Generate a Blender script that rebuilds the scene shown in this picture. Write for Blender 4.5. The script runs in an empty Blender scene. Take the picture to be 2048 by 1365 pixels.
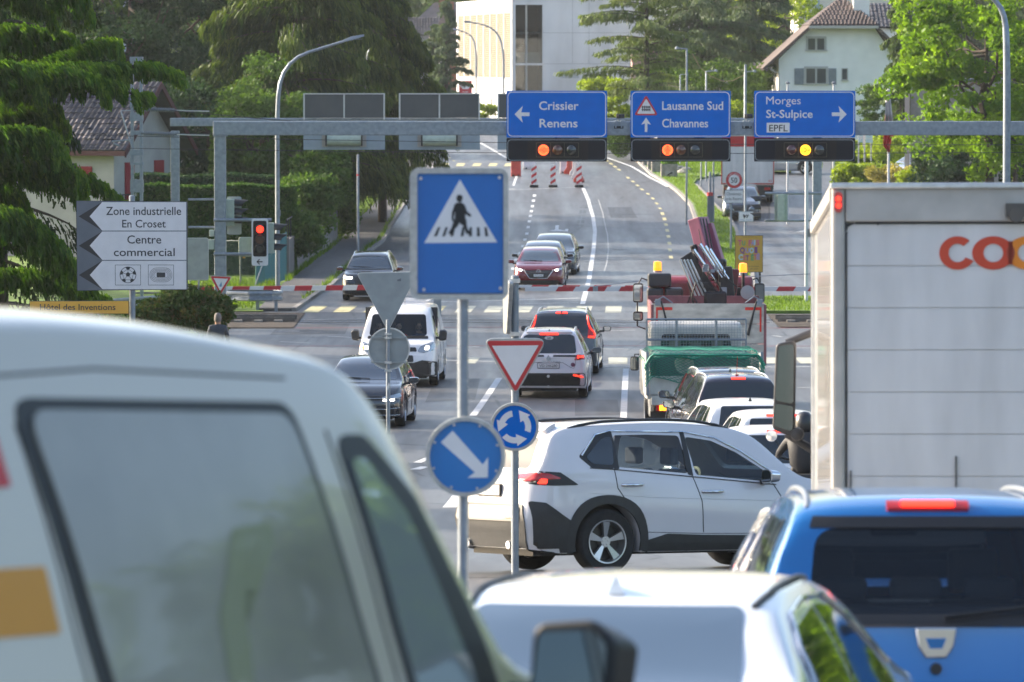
import bpy, bmesh, math, random
import numpy as np
from mathutils import Vector, Matrix
from mathutils.bvhtree import BVHTree
random.seed(7); RNG = np.random.default_rng(7)
S = bpy.context.scene; C = S.collection
R = math.radians
# ---------------------------------------------------------------- camera
FPX = 2048*200/36.0; CAMZ = 8.1; PITCH = math.atan(562.5/FPX)
cam = bpy.data.objects.new('camera', bpy.data.cameras.new('camera')); C.objects.link(cam)
cam.location = (0, 0, CAMZ); cam.rotation_euler = (R(90)-PITCH, 0, 0)
cam.data.lens = 200; cam.data.sensor_width = 36; cam.data.sensor_fit = 'HORIZONTAL'
cam.data.clip_start = 0.5; cam.data.clip_end = 5000
cam.data.dof.use_dof = True; cam.data.dof.focus_distance = 88; cam.data.dof.aperture_fstop = 6.8
S.camera = cam
S.render.resolution_x = 1024; S.render.resolution_y = 682
# ---------------------------------------------------------------- light
SUN_AZ = R(-66)      # clockwise from +Y (the view direction): the sun stands low on the left, a little ahead
SUN_EL = R(24)
w = bpy.data.worlds.new('World'); S.world = w; w.use_nodes = True
nt = w.node_tree; nt.nodes.clear()
sky = nt.nodes.new('ShaderNodeTexSky'); sky.sky_type = 'NISHITA'; sky.sun_disc = False
sky.sun_elevation = SUN_EL; sky.sun_rotation = SUN_AZ; sky.air_density = 1.0; sky.dust_density = 3.5
bg = nt.nodes.new('ShaderNodeBackground'); bg.inputs[1].default_value = 0.15
wo = nt.nodes.new('ShaderNodeOutputWorld')
nt.links.new(sky.outputs[0], bg.inputs[0]); nt.links.new(bg.outputs[0], wo.inputs[0])
sd = bpy.data.lights.new('sun', 'SUN'); sd.energy = 4.6; sd.angle = R(0.5); sd.color = (1.0, 0.87, 0.70)
sun = bpy.data.objects.new('sun', sd); C.objects.link(sun)
tosun = Vector((math.sin(SUN_AZ)*math.cos(SUN_EL), math.cos(SUN_AZ)*math.cos(SUN_EL), math.sin(SUN_EL)))
sun.rotation_euler = tosun.to_track_quat('Z', 'Y').to_euler(); sun.location = (0, 0, 80)
S.view_settings.view_transform = 'Standard'; S.view_settings.look = 'None'
S.view_settings.exposure = 1.42; S.view_settings.gamma = 1.0; S.view_settings.use_curve_mapping = False
S.render.engine = 'CYCLES'; S.cycles.use_denoising = True
S.cycles.max_bounces = 7; S.cycles.diffuse_bounces = 3; S.cycles.glossy_bounces = 3
S.cycles.transmission_bounces = 4; S.cycles.transparent_max_bounces = 12; S.cycles.volume_bounces = 0
S.cycles.sample_clamp_indirect = 6; S.cycles.caustics_reflective = False; S.cycles.caustics_refractive = False
# ---------------------------------------------------------------- terrain and pixel helpers
_N = [(-40,5.9),(0,5.7),(12,5.5),(15,5.38),(18,4.98),(20,4.72),(22,4.62),(27,4.44),(32,4.0),(38,3.6),(46,3.15),(54,2.8),(62,2.46),(70,2.0),(80,1.45),
      (90,1.05),(98,.8),(116,.35),(135,.08),(150,0),(240,0),(255,.25),(268,.85),(284,1.75),(310,2.3),(345,2.75),(400,3.2),(460,3.7),(600,6),(900,30),(1300,60)]
def pchip(pts):
    x = np.array([p[0] for p in pts], float); y = np.array([p[1] for p in pts], float)
    h = np.diff(x); d = np.diff(y)/h; m = np.zeros(len(x))
    for i in range(1, len(x)-1):
        m[i] = 0 if d[i-1]*d[i] <= 0 else 2*d[i-1]*d[i]/(d[i-1]+d[i])
    m[0] = d[0]; m[-1] = d[-1]
    def f(t):
        t = np.asarray(t, float); tc = np.clip(t, x[0], x[-1]); i = np.clip(np.searchsorted(x, tc)-1, 0, len(h)-1)
        s = (tc-x[i])/h[i]
        r = (1+2*s)*(1-s)**2*y[i] + s*(1-s)**2*h[i]*m[i] + s*s*(3-2*s)*y[i+1] + s*s*(s-1)*h[i]*m[i+1]
        return float(r) if r.ndim == 0 else r
    return f
_zf = pchip(_N); _YS = np.arange(-40, 1300.0, 1.0); _ZS = _zf(_YS)
def zg(Y): return float(np.interp(Y, _YS, _ZS))
CP, SP = math.cos(PITCH), math.sin(PITCH)
def P(px, py, D):
    """the place that the photograph's pixel shows at a distance of D metres"""
    u = (px-1024)/FPX; v = (682.5-py)/FPX
    d = Vector((u, CP+v*SP, -SP+v*CP)); return Vector((0, 0, CAMZ)) + d*(D/d.y)
def PX(px, D): return P(px, 400, D).x
def PZ(py, D): return P(1024, py, D).z
def G(px, py):
    lo, hi = 8.0, 1200.0
    a = None
    for k in range(600):
        D = lo*(hi/lo)**(k/599); p = P(px, py, D)
        if p.z <= zg(D):
            b = D; a = a or lo
            for _ in range(30):
                m = (a+b)/2
                if P(px, py, m).z <= zg(m): b = m
                else: a = m
            p = P(px, py, b); p.z = zg(b); return p
        a = D
    return P(px, py, 1000)
# ---------------------------------------------------------------- objects
def tagit(o, label=None, cat=None, group=None, kind=None):
    if label: o['label'] = label
    if cat: o['category'] = cat
    if group: o['group'] = group
    if kind: o['kind'] = kind
    return o
def thing(name, label, cat, loc=(0,0,0), rz=0, group=None):
    o = bpy.data.objects.new(name, None); C.objects.link(o); o.location = loc; o.rotation_euler = (0,0,rz)
    o.empty_display_size = .2
    return tagit(o, label, cat, group)
def link(name, me, parent=None, loc=None, rot=None, sc=None):
    o = bpy.data.objects.new(name, me); C.objects.link(o); o.parent = parent
    if loc is not None: o.location = loc
    if rot is not None: o.rotation_euler = rot
    if sc is not None: o.scale = sc
    return o
def kids(o, _c={}):
    return [c for c in C.objects if c.parent is o]
def dup(root, loc=None, rot=None, label=None, group=None, mats=None):
    r = root.copy(); C.objects.link(r)
    if loc is not None: r.location = loc
    if rot is not None: r.rotation_euler = rot
    if label: r['label'] = label
    if group: r['group'] = group
    def sub(src, dst):
        for ch in [c for c in src.children]:
            c = ch.copy(); C.objects.link(c); c.parent = dst; c.matrix_parent_inverse = ch.matrix_parent_inverse
            sub(ch, c)
    sub(root, r)
    return r
# ---------------------------------------------------------------- mesh builder
class MB:
    def __init__(s): s.v = []; s.f = []; s.m = []; s.cur = 0
    def add(s, vs, fs):
        n = len(s.v); s.v += [tuple(p) for p in vs]; s.f += [tuple(i+n for i in f) for f in fs]; s.m += [s.cur]*len(fs); return s
    def box(s, x0, x1, y0, y1, z0, z1, M=None):
        vs = [(x0,y0,z0),(x1,y0,z0),(x1,y1,z0),(x0,y1,z0),(x0,y0,z1),(x1,y0,z1),(x1,y1,z1),(x0,y1,z1)]
        if M is not None: vs = [M @ Vector(p) for p in vs]
        return s.add(vs, [(0,3,2,1),(4,5,6,7),(0,1,5,4),(1,2,6,5),(2,3,7,6),(3,0,4,7)])
    def cyl(s, a, b, r0, r1=None, n=12, caps=True):
        r1 = r0 if r1 is None else r1; a = Vector(a); b = Vector(b); d = (b-a)
        if d.length < 1e-9: return s
        q = d.to_track_quat('Z','Y'); vs = []
        for c, r in ((a,r0),(b,r1)):
            for i in range(n):
                t = 2*math.pi*i/n; vs.append(c + q @ Vector((r*math.cos(t), r*math.sin(t), 0)))
        fs = [(i,(i+1)%n,n+(i+1)%n,n+i) for i in range(n)]
        if caps: fs += [tuple(range(n-1,-1,-1)), tuple(range(n,2*n))]
        return s.add(vs, fs)
    def tube(s, path, r, n=8, caps=True):
        path = [Vector(p) for p in path]; m = len(path); vs = []
        rr = r if hasattr(r,'__len__') else [r]*m
        up = Vector((0,0,1)); prev = None
        for i, p in enumerate(path):
            t = (path[min(i+1,m-1)]-path[max(i-1,0)]).normalized()
            if prev is None:
                ref = up if abs(t.z) < .95 else Vector((1,0,0)); a = t.cross(ref).normalized()
            else: a = (prev - t*prev.dot(t)).normalized()
            prev = a; b = t.cross(a)
            for k in range(n):
                g = 2*math.pi*k/n; vs.append(p + a*(rr[i]*math.cos(g)) + b*(rr[i]*math.sin(g)))
        fs = [(i*n+k, i*n+(k+1)%n, (i+1)*n+(k+1)%n, (i+1)*n+k) for i in range(m-1) for k in range(n)]
        if caps: fs += [tuple(range(n-1,-1,-1)), tuple(range((m-1)*n, m*n))]
        return s.add(vs, fs)
    def prism(s, poly, y0, y1, ax='y'):
        """polygon (a,b) in the x-z plane pulled from y0 to y1 (ax x: y-z plane; ax z: x-y plane)"""
        n = len(poly)
        def q(a, b, c): return (a,c,b) if ax == 'y' else ((c,a,b) if ax == 'x' else (a,b,c))
        vs = [q(a,b,y0) for a,b in poly] + [q(a,b,y1) for a,b in poly]
        return s.add(vs, [tuple(range(n)), tuple(range(2*n-1,n-1,-1))] + [(i,n+i,n+(i+1)%n,(i+1)%n) for i in range(n)])
    def lathe(s, prof, axis='z', o=(0,0,0), n=32, caps=False):
        vs = []; m = len(prof)
        for i in range(n):
            t = 2*math.pi*i/n; c, sn = math.cos(t), math.sin(t)
            for r, h in prof:
                p = (r*c, r*sn, h) if axis == 'z' else ((h, r*c, r*sn) if axis == 'x' else (r*c, h, r*sn))
                vs.append((p[0]+o[0], p[1]+o[1], p[2]+o[2]))
        fs = [(i*m+k, ((i+1)%n)*m+k, ((i+1)%n)*m+k+1, i*m+k+1) for i in range(n) for k in range(m-1)]
        return s.add(vs, fs)
    def ring(s, ro, ri, y0, y1, n=40, cx=0, cz=0):
        prof = [(ri,y0),(ro,y0),(ro,y1),(ri,y1),(ri,y0)]; return s.lathe(prof, 'y', (cx,0,cz), n)
    def disc(s, r, y0, y1, n=40, cx=0, cz=0):
        return s.prism([(cx+r*math.cos(2*math.pi*i/n), cz+r*math.sin(2*math.pi*i/n)) for i in range(n)], y0, y1)
    def mesh(s, name, smooth=None):
        me = bpy.data.meshes.new(name); me.from_pydata(s.v, [], s.f)
        if any(s.m): me.polygons.foreach_set('material_index', s.m)
        bm = bmesh.new(); bm.from_mesh(me); bmesh.ops.recalc_face_normals(bm, faces=bm.faces); bm.to_mesh(me); bm.free()
        if smooth: 
            me.polygons.foreach_set('use_smooth', [True]*len(me.polygons)); me.set_sharp_from_angle(angle=R(smooth))
        return me
    def build(s, name, mat, parent=None, smooth=None, bevel=0, **kw):
        me = s.mesh(name, smooth)
        for m in (mat if isinstance(mat,(list,tuple)) else [mat]): me.materials.append(m)
        if bevel:
            bm = bmesh.new(); bm.from_mesh(me)
            es = [e for e in bm.edges if len(e.link_faces)==2 and e.calc_face_angle(0) > R(30)]
            bmesh.ops.bevel(bm, geom=es, offset=bevel, segments=2, profile=.5, affect='EDGES', clamp_overlap=True)
            bm.to_mesh(me); bm.free()
            me.polygons.foreach_set('use_smooth', [True]*len(me.polygons)); me.set_sharp_from_angle(angle=R(19))
        return link(name, me, parent, **kw)
def rrect(x0, x1, z0, z1, r, n=6):
    p = []
    for cx, cz, a0 in ((x1-r,z0+r,-90),(x1-r,z1-r,0),(x0+r,z1-r,90),(x0+r,z0+r,180)):
        for i in range(n+1):
            a = R(a0+90*i/n); p.append((cx+r*math.cos(a), cz+r*math.sin(a)))
    return p
def rpoly(pts, r, n=6):
    """polygon with rounded corners"""
    out = []; m = len(pts)
    for i in range(m):
        a, b, c = Vector(pts[i-1]), Vector(pts[i]), Vector(pts[(i+1)%m])
        u = (a-b).normalized(); v = (c-b).normalized(); ang = u.angle(v)
        d = min(r/math.tan(ang/2), (a-b).length*.48, (c-b).length*.48)
        p0 = b+u*d; p1 = b+v*d
        for k in range(n+1):
            t = k/n; q = p0*(1-t)**2 + b*2*t*(1-t) + p1*t*t; out.append((q.x, q.y))
    return out
# ---------------------------------------------------------------- lettering
_TC = {}
def text_data(s, bold=0.0, spacing=1.0):
    k = (s, bold, spacing)
    if k in _TC: return _TC[k]
    cu = bpy.data.curves.new('t', 'FONT'); cu.body = s; cu.size = 1; cu.offset = bold; cu.resolution_u = 3; cu.space_character = spacing
    o = bpy.data.objects.new('t', cu); C.objects.link(o)
    dg = bpy.context.evaluated_depsgraph_get(); me = bpy.data.meshes.new_from_object(o.evaluated_get(dg))
    vs = [(v.co.x, v.co.y) for v in me.vertices]; fs = [tuple(p.vertices) for p in me.polygons]
    bpy.data.objects.remove(o); bpy.data.curves.remove(cu); bpy.data.meshes.remove(me)
    _TC[k] = (vs, fs); return _TC[k]
def text_mb(mb, s, x0, x1, z, h, y, bold=0.012, spacing=1.0, flip=False, th=0.002):
    """lettering between x0 and x1 on baseline z with capital height h, on the plane y, facing -y (flip: +y)"""
    vs, fs = text_data(s, bold, spacing)
    if not vs: return mb
    xa = min(v[0] for v in vs); xb = max(v[0] for v in vs); sx = (x1-x0)/(xb-xa); sz = h/0.729
    sg = -1 if flip else 1
    P0 = [((x0+(v[0]-xa)*sx)*sg, y, z+v[1]*sz) for v in vs]
    mb.add(P0, fs if not flip else [tuple(reversed(f)) for f in fs]); return mb
# ---------------------------------------------------------------- materials
_M = {}
def mat(name, col, rough=.6, metal=0, coat=0, noise=0, nscale=8, bump=0, emit=0, ecol=None, spec=.5, rvar=0, stretch=None, col2=None, bscale=None, detail=4):
    if name in _M: return _M[name]
    m = bpy.data.materials.new(name); m.use_nodes = True; n = m.node_tree; b = n.nodes['Principled BSDF']; _M[name] = m
    b.inputs['Base Color'].default_value = (*col, 1); b.inputs['Roughness'].default_value = rough
    b.inputs['Metallic'].default_value = metal; b.inputs['Coat Weight'].default_value = coat; b.inputs['Coat Roughness'].default_value = .04
    b.inputs['Specular IOR Level'].default_value = spec
    if emit:
        b.inputs['Emission Color'].default_value = (*(ecol or col), 1); b.inputs['Emission Strength'].default_value = emit
    if noise or bump or rvar:
        tc = n.nodes.new('ShaderNodeTexCoord'); src = tc.outputs['Object']
        if stretch:
            mp = n.nodes.new('ShaderNodeMapping'); mp.inputs['Scale'].default_value = stretch; n.links.new(src, mp.inputs[0]); src = mp.outputs[0]
        nz = n.nodes.new('ShaderNodeTexNoise'); nz.inputs['Scale'].default_value = nscale; nz.inputs['Detail'].default_value = detail
        n.links.new(src, nz.inputs['Vector'])
        if noise:
            mx = n.nodes.new('ShaderNodeMix'); mx.data_type = 'RGBA'
            c2 = col2 or tuple(c*(1-noise) for c in col); c1 = tuple(min(1,c*(1+noise*.6)) for c in col)
            mx.inputs[6].default_value = (*c1,1); mx.inputs[7].default_value = (*c2,1)
            rp = n.nodes.new('ShaderNodeMapRange'); rp.inputs[1].default_value = .35; rp.inputs[2].default_value = .68
            n.links.new(nz.outputs['Fac'], rp.inputs[0]); n.links.new(rp.outputs[0], mx.inputs[0]); n.links.new(mx.outputs[2], b.inputs['Base Color'])
        if rvar:
            rr = n.nodes.new('ShaderNodeMapRange'); rr.inputs[1].default_value = .3; rr.inputs[2].default_value = .7
            rr.inputs[3].default_value = max(0,rough-rvar); rr.inputs[4].default_value = min(1,rough+rvar)
            n.links.new(nz.outputs['Fac'], rr.inputs[0]); n.links.new(rr.outputs[0], b.inputs['Roughness'])
        if bump:
            bp = n.nodes.new('ShaderNodeBump'); bp.inputs['Strength'].default_value = bump; bp.inputs['Distance'].default_value = .02
            if bscale:
                n2 = n.nodes.new('ShaderNodeTexNoise'); n2.inputs['Scale'].default_value = bscale; n.links.new(src, n2.inputs['Vector']); n.links.new(n2.outputs['Fac'], bp.inputs['Height'])
            else: n.links.new(nz.outputs['Fac'], bp.inputs['Height'])
            n.links.new(bp.outputs[0], b.inputs['Normal'])
    return m
def glass(name, tint=(.5,.55,.55), ior=1.5, body=None, bw=0.0):
    if name in _M: return _M[name]
    m = bpy.data.materials.new(name); m.use_nodes = True; n = m.node_tree; n.nodes.clear(); _M[name] = m
    o = n.nodes.new('ShaderNodeOutputMaterial'); t = n.nodes.new('ShaderNodeBsdfTransparent'); g = n.nodes.new('ShaderNodeBsdfGlossy')
    t.inputs[0].default_value = (*tint,1); g.inputs['Roughness'].default_value = .02; g.inputs[0].default_value = (.95,.97,1,1)
    fr = n.nodes.new('ShaderNodeFresnel'); fr.inputs[0].default_value = ior; mx = n.nodes.new('ShaderNodeMixShader')
    n.links.new(fr.outputs[0], mx.inputs[0]); n.links.new(t.outputs[0], mx.inputs[1]); n.links.new(g.outputs[0], mx.inputs[2]); n.links.new(mx.outputs[0], o.inputs[0])
    return m
def foliage(name, c1, c2, c3=None, trans=.45, scale=.8):
    """two-sided leaves: colour varies by leaf and by clump, light passes through"""
    if name in _M: return _M[name]
    m = bpy.data.materials.new(name); m.use_nodes = True; n = m.node_tree; n.nodes.clear(); _M[name] = m
    o = n.nodes.new('ShaderNodeOutputMaterial'); d = n.nodes.new('ShaderNodeBsdfDiffuse'); t = n.nodes.new('ShaderNodeBsdfTranslucent')
    gl = n.nodes.new('ShaderNodeBsdfGlossy'); gl.inputs['Roughness'].default_value = .45; gl.inputs[0].default_value = (.6,.65,.6,1)
    at = n.nodes.new('ShaderNodeAttribute'); at.attribute_name = 'tone'
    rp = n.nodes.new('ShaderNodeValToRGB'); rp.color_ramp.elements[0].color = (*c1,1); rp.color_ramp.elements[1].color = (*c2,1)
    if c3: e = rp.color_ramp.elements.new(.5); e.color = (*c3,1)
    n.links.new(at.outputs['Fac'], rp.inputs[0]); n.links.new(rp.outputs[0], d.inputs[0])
    hs = n.nodes.new('ShaderNodeMix'); hs.data_type = 'RGBA'; hs.blend_type = 'MULTIPLY'; hs.inputs[0].default_value = 1; hs.inputs[7].default_value = (1.5,1.6,.55,1)
    n.links.new(rp.outputs[0], hs.inputs[6]); n.links.new(hs.outputs[2], t.inputs[0])
    m1 = n.nodes.new('ShaderNodeMixShader'); m1.inputs[0].default_value = trans; m2 = n.nodes.new('ShaderNodeMixShader'); m2.inputs[0].default_value = .02
    n.links.new(d.outputs[0], m1.inputs[1]); n.links.new(t.outputs[0], m1.inputs[2]); n.links.new(m1.outputs[0], m2.inputs[1]); n.links.new(gl.outputs[0], m2.inputs[2]); n.links.new(m2.outputs[0], o.inputs[0])
    return m
STEEL = mat('galvanised_steel', (.25,.285,.33), .5, .5, noise=.14, nscale=9, rvar=.1, detail=6)
STEEL2 = mat('grey_sign_back', (.30,.33,.34), .5, .35, noise=.12, nscale=5)
ALU = mat('aluminium_frame', (.55,.56,.57), .35, .7, noise=.1, nscale=20)
BLUE = mat('sign_blue', (.0,.14,.58), .6, noise=.06, nscale=3, spec=.06)
WHITE = mat('sign_white', (.72,.70,.71), .42, noise=.05, nscale=6)
RED = mat('sign_red', (.52,.022,.03), .4, noise=.08, nscale=5)
BLACK = mat('sign_black', (.018,.018,.02), .5)
GREY = mat('sign_grey', (.13,.145,.17), .5, noise=.08, nscale=4)
PLASTIC = mat('black_plastic', (.022,.023,.025), .5, noise=.2, nscale=12)
RUBBER = mat('tyre_rubber', (.018,.018,.019), .8, noise=.3, nscale=20)
CHROME = mat('chrome', (.75,.76,.78), .12, 1)
ALLOY = mat('alloy_wheel', (.5,.5,.52), .28, .85)
DARKGLASS = mat('dark_car_glass', (.014,.019,.024), .04, 0, spec=.9)
SCREEN = mat('windscreen_glass', (.04,.06,.08), .03, 0, spec=1.0, coat=1)
CLEARG = glass('clear_side_glass', (.62,.70,.66))
TINTG = glass('tinted_side_glass', (.34,.38,.44))
INTER = mat('car_interior', (.03,.032,.036), .8)
LEATHER = mat('light_seat_fabric', (.30,.29,.25), .7, noise=.15)
PLATE = mat('number_plate_white', (.75,.75,.76), .4)
PAINTW = mat('road_paint_white', (.50,.52,.54), .6, noise=.22, nscale=5, detail=8)
PAINTY = mat('road_paint_yellow', (.44,.40,.21), .6, noise=.25, nscale=5, detail=8)
REDLIT = mat('lit_red_lamp', (.9,.02,.01), .3, emit=1.5, ecol=(1,.03,.012))
REDLENS = mat('red_lens', (.42,.012,.012), .15, coat=.6, noise=.15, nscale=30)
ORANGELIT = mat('lit_orange_lamp', (1,.25,.02), .3, emit=3.0, ecol=(1,.22,.01))
WHITELIT = mat('lit_headlamp', (1,.93,.78), .2, emit=9, ecol=(1,.90,.72))
LAMPGLASS = mat('lamp_glass', (.38,.40,.42), .08, .6, coat=1)
# ---------------------------------------------------------------- ground
def ground_mat(name, c, c2, rough, nscale, bump, patch=None, spec=.45):
    m = bpy.data.materials.new(name); m.use_nodes = True; n = m.node_tree; b = n.nodes['Principled BSDF']
    tc = n.nodes.new('ShaderNodeTexCoord')
    def noise(sc, det, st=None, rough_=.6):
        z = n.nodes.new('ShaderNodeTexNoise'); z.inputs['Scale'].default_value = sc; z.inputs['Detail'].default_value = det; z.inputs['Roughness'].default_value = rough_
        if st:
            mp = n.nodes.new('ShaderNodeMapping'); mp.inputs['Scale'].default_value = st; n.links.new(tc.outputs['Object'], mp.inputs[0]); n.links.new(mp.outputs[0], z.inputs['Vector'])
        else: n.links.new(tc.outputs['Object'], z.inputs['Vector'])
        return z
    big = noise(.25, 5, (1.6,.35,1)); fine = noise(nscale, 6); st = noise(.9, 3, (1.1,.06,1))
    def mixc(f, a, b_, lo=.35, hi=.65):
        r = n.nodes.new('ShaderNodeMapRange'); r.inputs[1].default_value = lo; r.inputs[2].default_value = hi; n.links.new(f.outputs['Fac'], r.inputs[0])
        x = n.nodes.new('ShaderNodeMix'); x.data_type = 'RGBA'; n.links.new(r.outputs[0], x.inputs[0])
        for s_, v in ((6,a),(7,b_)):
            if isinstance(v, tuple): x.inputs[s_].default_value = (*v,1)
            else: n.links.new(v, x.inputs[s_])
        return x.outputs[2]
    a = mixc(big, c, c2)
    d = mixc(st, tuple(q*1.2 for q in c), tuple(q*.85 for q in c2), .3, .75)
    x = n.nodes.new('ShaderNodeMix'); x.data_type = 'RGBA'; x.inputs[0].default_value = .45; n.links.new(a, x.inputs[6]); n.links.new(d, x.inputs[7])
    f = mixc(fine, (.72,.72,.72), (1.25,1.25,1.25), .3, .7)
    y = n.nodes.new('ShaderNodeMix'); y.data_type = 'RGBA'; y.blend_type = 'MULTIPLY'; y.inputs[0].default_value = .8; n.links.new(x.outputs[2], y.inputs[6]); n.links.new(f, y.inputs[7])
    out = y.outputs[2]
    if patch:
        vo = n.nodes.new('ShaderNodeTexVoronoi'); vo.feature = 'DISTANCE_TO_EDGE'; vo.inputs['Scale'].default_value = .22
        mp = n.nodes.new('ShaderNodeMapping'); mp.inputs['Scale'].default_value = (1.0,.35,1); wn = noise(.9,3)
        ad = n.nodes.new('ShaderNodeMix'); ad.data_type='RGBA'; ad.inputs[0].default_value = .35
        n.links.new(tc.outputs['Object'], ad.inputs[6]); n.links.new(wn.outputs['Color'], ad.inputs[7]); 
        n.links.new(tc.outputs['Object'], mp.inputs[0]); n.links.new(mp.outputs[0], vo.inputs['Vector'])
        lt = n.nodes.new('ShaderNodeMath'); lt.operation = 'LESS_THAN'; lt.inputs[1].default_value = .008; n.links.new(vo.outputs['Distance'], lt.inputs[0])
        gt = n.nodes.new('ShaderNodeMath'); gt.operation = 'GREATER_THAN'; gt.inputs[1].default_value = .5; n.links.new(noise(.6,3).outputs['Fac'], gt.inputs[0])
        mu = n.nodes.new('ShaderNodeMath'); mu.operation = 'MULTIPLY'; n.links.new(lt.outputs[0], mu.inputs[0]); n.links.new(gt.outputs[0], mu.inputs[1])
        m3 = n.nodes.new('ShaderNodeMix'); m3.data_type = 'RGBA'; n.links.new(mu.outputs[0], m3.inputs[0]); n.links.new(out, m3.inputs[6]); m3.inputs[7].default_value = (*patch,1); out = m3.outputs[2]
    n.links.new(out, b.inputs['Base Color'])
    rr = n.nodes.new('ShaderNodeMapRange'); rr.inputs[1].default_value=.3; rr.inputs[2].default_value=.7; rr.inputs[3].default_value = rough-.08; rr.inputs[4].default_value = rough+.12
    n.links.new(st.outputs['Fac'], rr.inputs[0]); n.links.new(rr.outputs[0], b.inputs['Roughness']); b.inputs['Specular IOR Level'].default_value = spec
    bp = n.nodes.new('ShaderNodeBump'); bp.inputs['Strength'].default_value = bump; bp.inputs['Distance'].default_value = .01; n.links.new(fine.outputs['Fac'], bp.inputs['Height']); n.links.new(bp.outputs[0], b.inputs['Normal'])
    return m
ASPH = ground_mat('asphalt', (.092,.094,.100), (.050,.052,.058), .44, 30, .5, patch=(.022,.023,.025))
PAVE = ground_mat('pavement_asphalt', (.10,.097,.095), (.075,.073,.072), .75, 22, .5)
EARTH = ground_mat('earth_and_grass_base', (.06,.085,.025), (.035,.055,.018), .95, 9, 1.0, spec=.1)
BALLAST = ground_mat('railway_ballast', (.07,.058,.05), (.04,.034,.03), .9, 12, 1.5, spec=.2)
KERB = mat('kerb_stone', (.22,.21,.20), .8, noise=.3, nscale=6)
GRASSB = mat('lawn', (.10,.17,.02), .9, noise=.35, nscale=1.5, bump=.8, bscale=25)
def sheet(name, xs, ys, zoff, m, parent=None, kind='structure', zfun=None):
    vs = []; 
    for y in ys:
        for x in xs: vs.append((x, y, (zfun(x,y) if zfun else zg(y)) + zoff))
    nx = len(xs); fs = [(j*nx+i, j*nx+i+1, (j+1)*nx+i+1, (j+1)*nx+i) for j in range(len(ys)-1) for i in range(nx-1)]
    me = bpy.data.meshes.new(name); me.from_pydata(vs, [], fs); me.materials.append(m); o = link(name, me, parent)
    if kind and not parent: o['kind'] = kind
    return o
ys = list(np.arange(-40, 470, 1.0)) + list(np.arange(470, 681, 10.0))
road = sheet('road', [-60,-30,-15,-8,0,8,15,30,60,90], ys, 0, ASPH)
terr = sheet('terrain', [-130,-95,-60], ys, -.05, EARTH)
terr2 = sheet('terrain', [90,110,130], ys, -.05, EARTH)
def xat(line, y):
    """x of a ground polyline (world points) at depth y"""
    return float(np.interp(y, [p[1] for p in line], [p[0] for p in line]))
def gl(pix): 
    l = [G(*p) for p in pix]; l.sort(key=lambda p: p.y); return [(p.x,p.y) for p in l]
def band(name, left, right, y0, y1, off, m, parent=None, step=1.0, kind='structure', label=None, depth=0):
    """strip of ground between two lines (functions or polylines), lying on the terrain; depth > 0 gives it kerb-high sides"""
    L = left if callable(left) else (lambda y: xat(left, y)); Rr = right if callable(right) else (lambda y: xat(right, y))
    n = max(1, int(math.ceil((y1-y0)/step))); yy = sorted(set([y0+(y1-y0)*i/n for i in range(n+1)] + [float(k) for k in range(int(math.ceil(y0)), int(y1)+1)]))
    vs = []; fs = []
    for y in yy: vs += [(L(y),y,zg(y)+off),(Rr(y),y,zg(y)+off)]
    for i in range(len(yy)-1): fs.append((2*i,2*i+1,2*i+3,2*i+2))
    if depth:
        b = len(vs)
        for y in yy: vs += [(L(y),y,zg(y)+off-depth),(Rr(y),y,zg(y)+off-depth)]
        for i in range(len(yy)-1):
            fs += [(2*i,2*i+2,b+2*i+2,b+2*i), (2*i+1,b+2*i+1,b+2*i+3,2*i+3)]
        fs += [(0,b,b+1,1), (2*len(yy)-2, 2*len(yy)-1, b+2*len(yy)-1, b+2*len(yy)-2)]
    me = bpy.data.meshes.new(name); me.from_pydata(vs, [], fs); me.materials.append(m); o = link(name, me, parent)
    if not parent: o['kind'] = kind
    return o
def drape(poly, off):
    """polygon on the ground as a strip mesh: poly is a list of world (x,y); returns verts, faces clipped at whole metres"""
    bm = bmesh.new(); vs = [bm.verts.new((x,y,0)) for x,y in poly]; bm.faces.new(vs)
    y0 = min(p[1] for p in poly); y1 = max(p[1] for p in poly)
    for k in range(int(math.floor(y0))+1, int(math.ceil(y1))):
        bmesh.ops.bisect_plane(bm, geom=bm.verts[:]+bm.edges[:]+bm.faces[:], plane_co=(0,k,0), plane_no=(0,1,0))
    for v in bm.verts: v.co.z = zg(v.co.y)+off
    bmesh.ops.recalc_face_normals(bm, faces=bm.faces)
    for f in bm.faces:
        if f.normal.z < 0: f.normal_flip()
    return bm
def marking(name, pix, m, off=.006, parent=None, world=False):
    poly = [(p[0],p[1]) for p in pix] if world else [(g.x,g.y) for g in (G(*p) for p in pix)]
    bm = drape(poly, off); me = bpy.data.meshes.new(name); bm.to_mesh(me); bm.free(); me.materials.append(m)
    return link(name, me, parent or road)
def line(name, pix, wd, m, off=.006, world=False):
    """painted line of width wd metres along a pixel polyline"""
    pts = [Vector(p) for p in pix] if world else [Vector((g.x,g.y)) for g in (G(*p) for p in pix)]
    # resample
    out = []
    for a, b in zip(pts[:-1], pts[1:]):
        n = max(1, int((b-a).length/1.0)); out += [a+(b-a)*(i/n) for i in range(n)]
    out.append(pts[-1]); vs = []
    for i, p in enumerate(out):
        t = (out[min(i+1,len(out)-1)]-out[max(i-1,0)]).normalized(); nn = Vector((-t.y,t.x))*wd/2
        for q in (p+nn, p-nn): vs.append((q.x,q.y,zg(q.y)+off))
    me = bpy.data.meshes.new(name); me.from_pydata(vs, [], [(2*i,2*i+1,2*i+3,2*i+2) for i in range(len(out)-1)]); me.materials.append(m)
    return link(name, me, road)
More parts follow.
